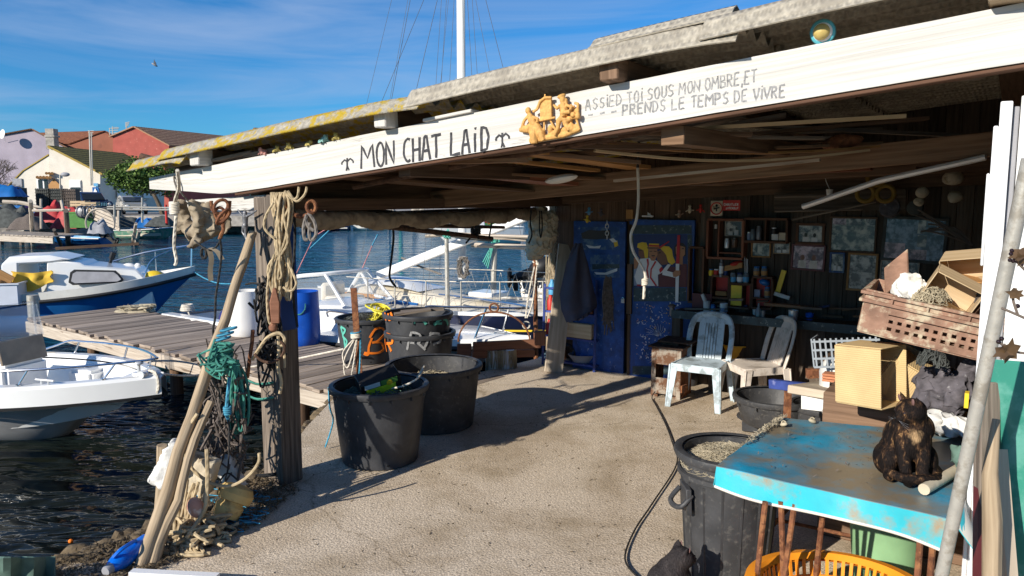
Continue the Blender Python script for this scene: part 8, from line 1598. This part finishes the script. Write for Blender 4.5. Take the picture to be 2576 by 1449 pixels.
# cats
def fur(name,cols):
 m,nt,n,l,b=_nodes(name);tx=n.new('ShaderNodeTexCoord');mp=n.new('ShaderNodeMapping');mp.inputs['Scale'].default_value=(1,1,.55);l.new(tx.outputs['Object'],mp.inputs[0]);q=n.new('ShaderNodeTexNoise');q.inputs['Scale'].default_value=27;q.inputs['Detail'].default_value=8;q.inputs['Roughness'].default_value=.7;q.inputs['Distortion'].default_value=.35;l.new(mp.outputs[0],q.inputs['Vector'])
 r=n.new('ShaderNodeValToRGB');e=r.color_ramp.elements;e[0].position=.49;e[0].color=c4(cols[0]);e[1].position=.68;e[1].color=c4(cols[2]);k=e.new(.58);k.color=c4(cols[1]);l.new(q.outputs[0],r.inputs[0]);out=r.outputs[0]
 for(cx,cy,cz,rad)in(cols[3]if len(cols)>3 else()):
  d=n.new('ShaderNodeVectorMath');d.operation='DISTANCE';l.new(tx.outputs['Object'],d.inputs[0]);d.inputs[1].default_value=(cx,cy,cz);q2=n.new('ShaderNodeTexNoise');q2 .inputs['Scale'].default_value=30;l.new(tx.outputs['Object'],q2 .inputs['Vector']);mm=n.new('ShaderNodeMath');mm.operation='MULTIPLY_ADD';l.new(q2 .outputs[0],mm.inputs[0]);mm.inputs[1].default_value=rad*1.6;l.new(d.outputs['Value'],mm.inputs[2]);r2=n.new('ShaderNodeValToRGB');r2 .color_ramp.elements[0].position=rad*1.3;r2 .color_ramp.elements[1].position=rad*1.9;r2 .color_ramp.elements[0].color=(1,1,1,1);r2 .color_ramp.elements[1].color=(0,0,0,1);l.new(mm.outputs[0],r2 .inputs[0]);x=n.new('ShaderNodeMixRGB');l.new(r2 .outputs[0],x.inputs[0]);l.new(out,x.inputs[1]);x.inputs[2].default_value=c4(cols[4]);out=x.outputs[0]
 l.new(out,b.inputs['Base Color']);b.inputs['Roughness'].default_value=.75;b.inputs['Specular IOR Level'].default_value=.12;mp2=n.new('ShaderNodeMapping');mp2 .inputs['Scale'].default_value=(1,1,.22);l.new(tx.outputs['Object'],mp2 .inputs[0]);q4=n.new('ShaderNodeTexNoise');q4 .inputs['Scale'].default_value=190;q4 .inputs['Detail'].default_value=3;l.new(mp2 .outputs[0],q4 .inputs['Vector']);bp=n.new('ShaderNodeBump');bp.inputs['Strength'].default_value=.9;bp.inputs['Distance'].default_value=.006;l.new(q4 .outputs[0],bp.inputs['Height']);l.new(bp.outputs[0],b.inputs['Normal'])
 r4=n.new('ShaderNodeValToRGB');r4 .color_ramp.elements[0].position=.35;r4 .color_ramp.elements[0].color=(.45,.45,.45,1);r4 .color_ramp.elements[1].position=.65;l.new(q4 .outputs[0],r4 .inputs[0]);m4=n.new('ShaderNodeMixRGB');m4 .blend_type='MULTIPLY';m4 .inputs[0].default_value=1;l.new(out,m4 .inputs[1]);l.new(r4 .outputs[0],m4 .inputs[2]);l.new(m4 .outputs[0],b.inputs['Base Color'])
def cat(name,label,loc,rz,m,yaw,pitch,sc=1.,tailc=1,fuzz=7000,eyem='berry'):
 q=MB();T=lambda P,r,n=10:q.tube(spl(P,4),r,n)
 q.ell((0,.085,.105),(.118,.118,.105),None,18,12);q.ell((0,.045,.18),(.112,.11,.125),rotm(-14),18,12);q.ell((.01,.01,.25),(.103,.09,.085),None,16,10);q.ell((0,-.045,.2),(.075,.055,.10),None,14,10)
 for s in(-1,1):
  q.ell((s*.095,.035,.08),(.05,.095,.08),rotm(-12,0,s*-10),14,10);q.ell((s*.098,-.055,.022),(.028,.055,.022),None,10,8)
  T([(s*.05,-.03,.22),(s*.043,-.075,.13),(s*.034,-.098,.05),(s*.032,-.108,.015)],lambda t_:.038-.016*t_);q.ell((s*.032,-.128,.017),(.023,.034,.018),None,10,8)
 T([(tailc*.09,.15,.04),(tailc*.14,.06,.03),(tailc*.115,-.07,.03),(tailc*.04,-.145,.045),(-tailc*.06,-.15,.05),(-tailc*.115,-.11,.06)],lambda t_:.030-.008*t_)
 Mh=rotm(0,0,yaw)@rotm(pitch,0,0);hc=V((-.012,-.035,.345));H=lambda x,y,z:hc+Mh@V((x,y,z))
 T([(0,.01,.26),(0,-.01,.3),tuple(hc)],lambda t_:.088-.026*t_);q.ell(hc,(.070,.072,.060),Mh,18,12);q.ell(H(0,-.062,-.020),(.029,.030,.024),Mh,12,8);q.ell(H(.022,-.03,-.022),(.03,.028,.026),Mh);q.ell(H(-.022,-.03,-.022),(.03,.028,.026),Mh);q.ell(H(0,-.055,.004),(.015,.034,.014),Mh)
 for s in(-1,1):
  b=H(s*.042,.004,.038);tip=H(s*.060,-.004,.090);q.tube([b,b.lerp(tip,.5),tip],[.034,.020,.002],8,flat=.45)
 q=fuse(q,.0085,3);vs=q.v;rs=random.Random(3);add=[]
 for _ in range(fuzz):
  f=q.f[rs.randrange(len(q.f))];p=sum((vs[i]for i in f),V((0,0,0)))/len(f);nn=(vs[f[1]]-vs[f[0]]).cross(vs[f[2]]-vs[f[0]]).normalized();d=(nn*.55+V((rs.gauss(0,.25),rs.gauss(0,.25),-.65+rs.gauss(0,.25)))).normalized();L=rs.uniform(.005,.012)*(.55 if p.z>.3 or p.z<.03 else 1);sd=d.cross(nn);sd=sd.normalized()*.0011 if sd.length>1e-6 else V((.001,0,0));add.append((p-sd,p+sd,p+d*L))
 M=rotm(0,0,rz*180/pi);t=thing(name,label,'cat',loc,rz);ORG[t.name]=V((0,0,0));t.scale=(sc,)*3
 for tr in add:q.add(tr,[[0,1,2]])
 bo=q.build('body',m,t,ang=80)
 for s in(-1,1):
  e=MB();e.ell(H(s*.030,-.058,.012),(.0085,.0065,.006),Mh,10,8);e.build('eye',eyem,t);e=MB();b=H(s*.041,-.008,.045);e.ell(b.lerp(H(s*.052,-.008,.082),.4)+Mh@V((0,-.010,0)),(.010,.004,.018),Mh@rotm(0,s*12,0),8,6);e.build('inner_ear','cat_pink',t)
 e=MB();e.ell(H(0,-.090,-.012),(.007,.005,.005),Mh,8,6);e.build('nose','black',t)
 e=MB()
 for s in(-1,1):
  for k in range(3):e.tube([H(s*.02,-.085,-.022),H(s*.05,-.085,-.022-.01*k),H(s*.07,-.075,-.03-.014*k)],.0003,3)
 e.build('whiskers','shadow_grey',t);return t
mat('cat_pink',(.16,.085,.075),.7);mat('cat_eye',(.35,.26,.05),.15)
fur('tortie_fur',((.014,.010,.009),(.075,.040,.022),(.46,.26,.11),[(.0,-.10,.235,.034),(.03,-.15,.01,.02),(.055,-.02,.29,.03)],(.42,.27,.14)))
fur('grey_fur',((.040,.034,.034),(.055,.046,.045),(.075,.064,.06)))
cp_=at(2282,1205,TZ);cat('cat','tortoiseshell cat sitting on the turquoise table with its head turned left',(cp_.x,cp_.y,TZ+.006),R(-12),'tortie_fur',-66,12,.98,1,0)
cg=at(1722,1562,0);cat('cat','dark grey cat sitting on the concrete beside the tall bin',(cg.x-.05,cg.y+.05,0),R(95),'grey_fur',10,4,.95,-1,0)
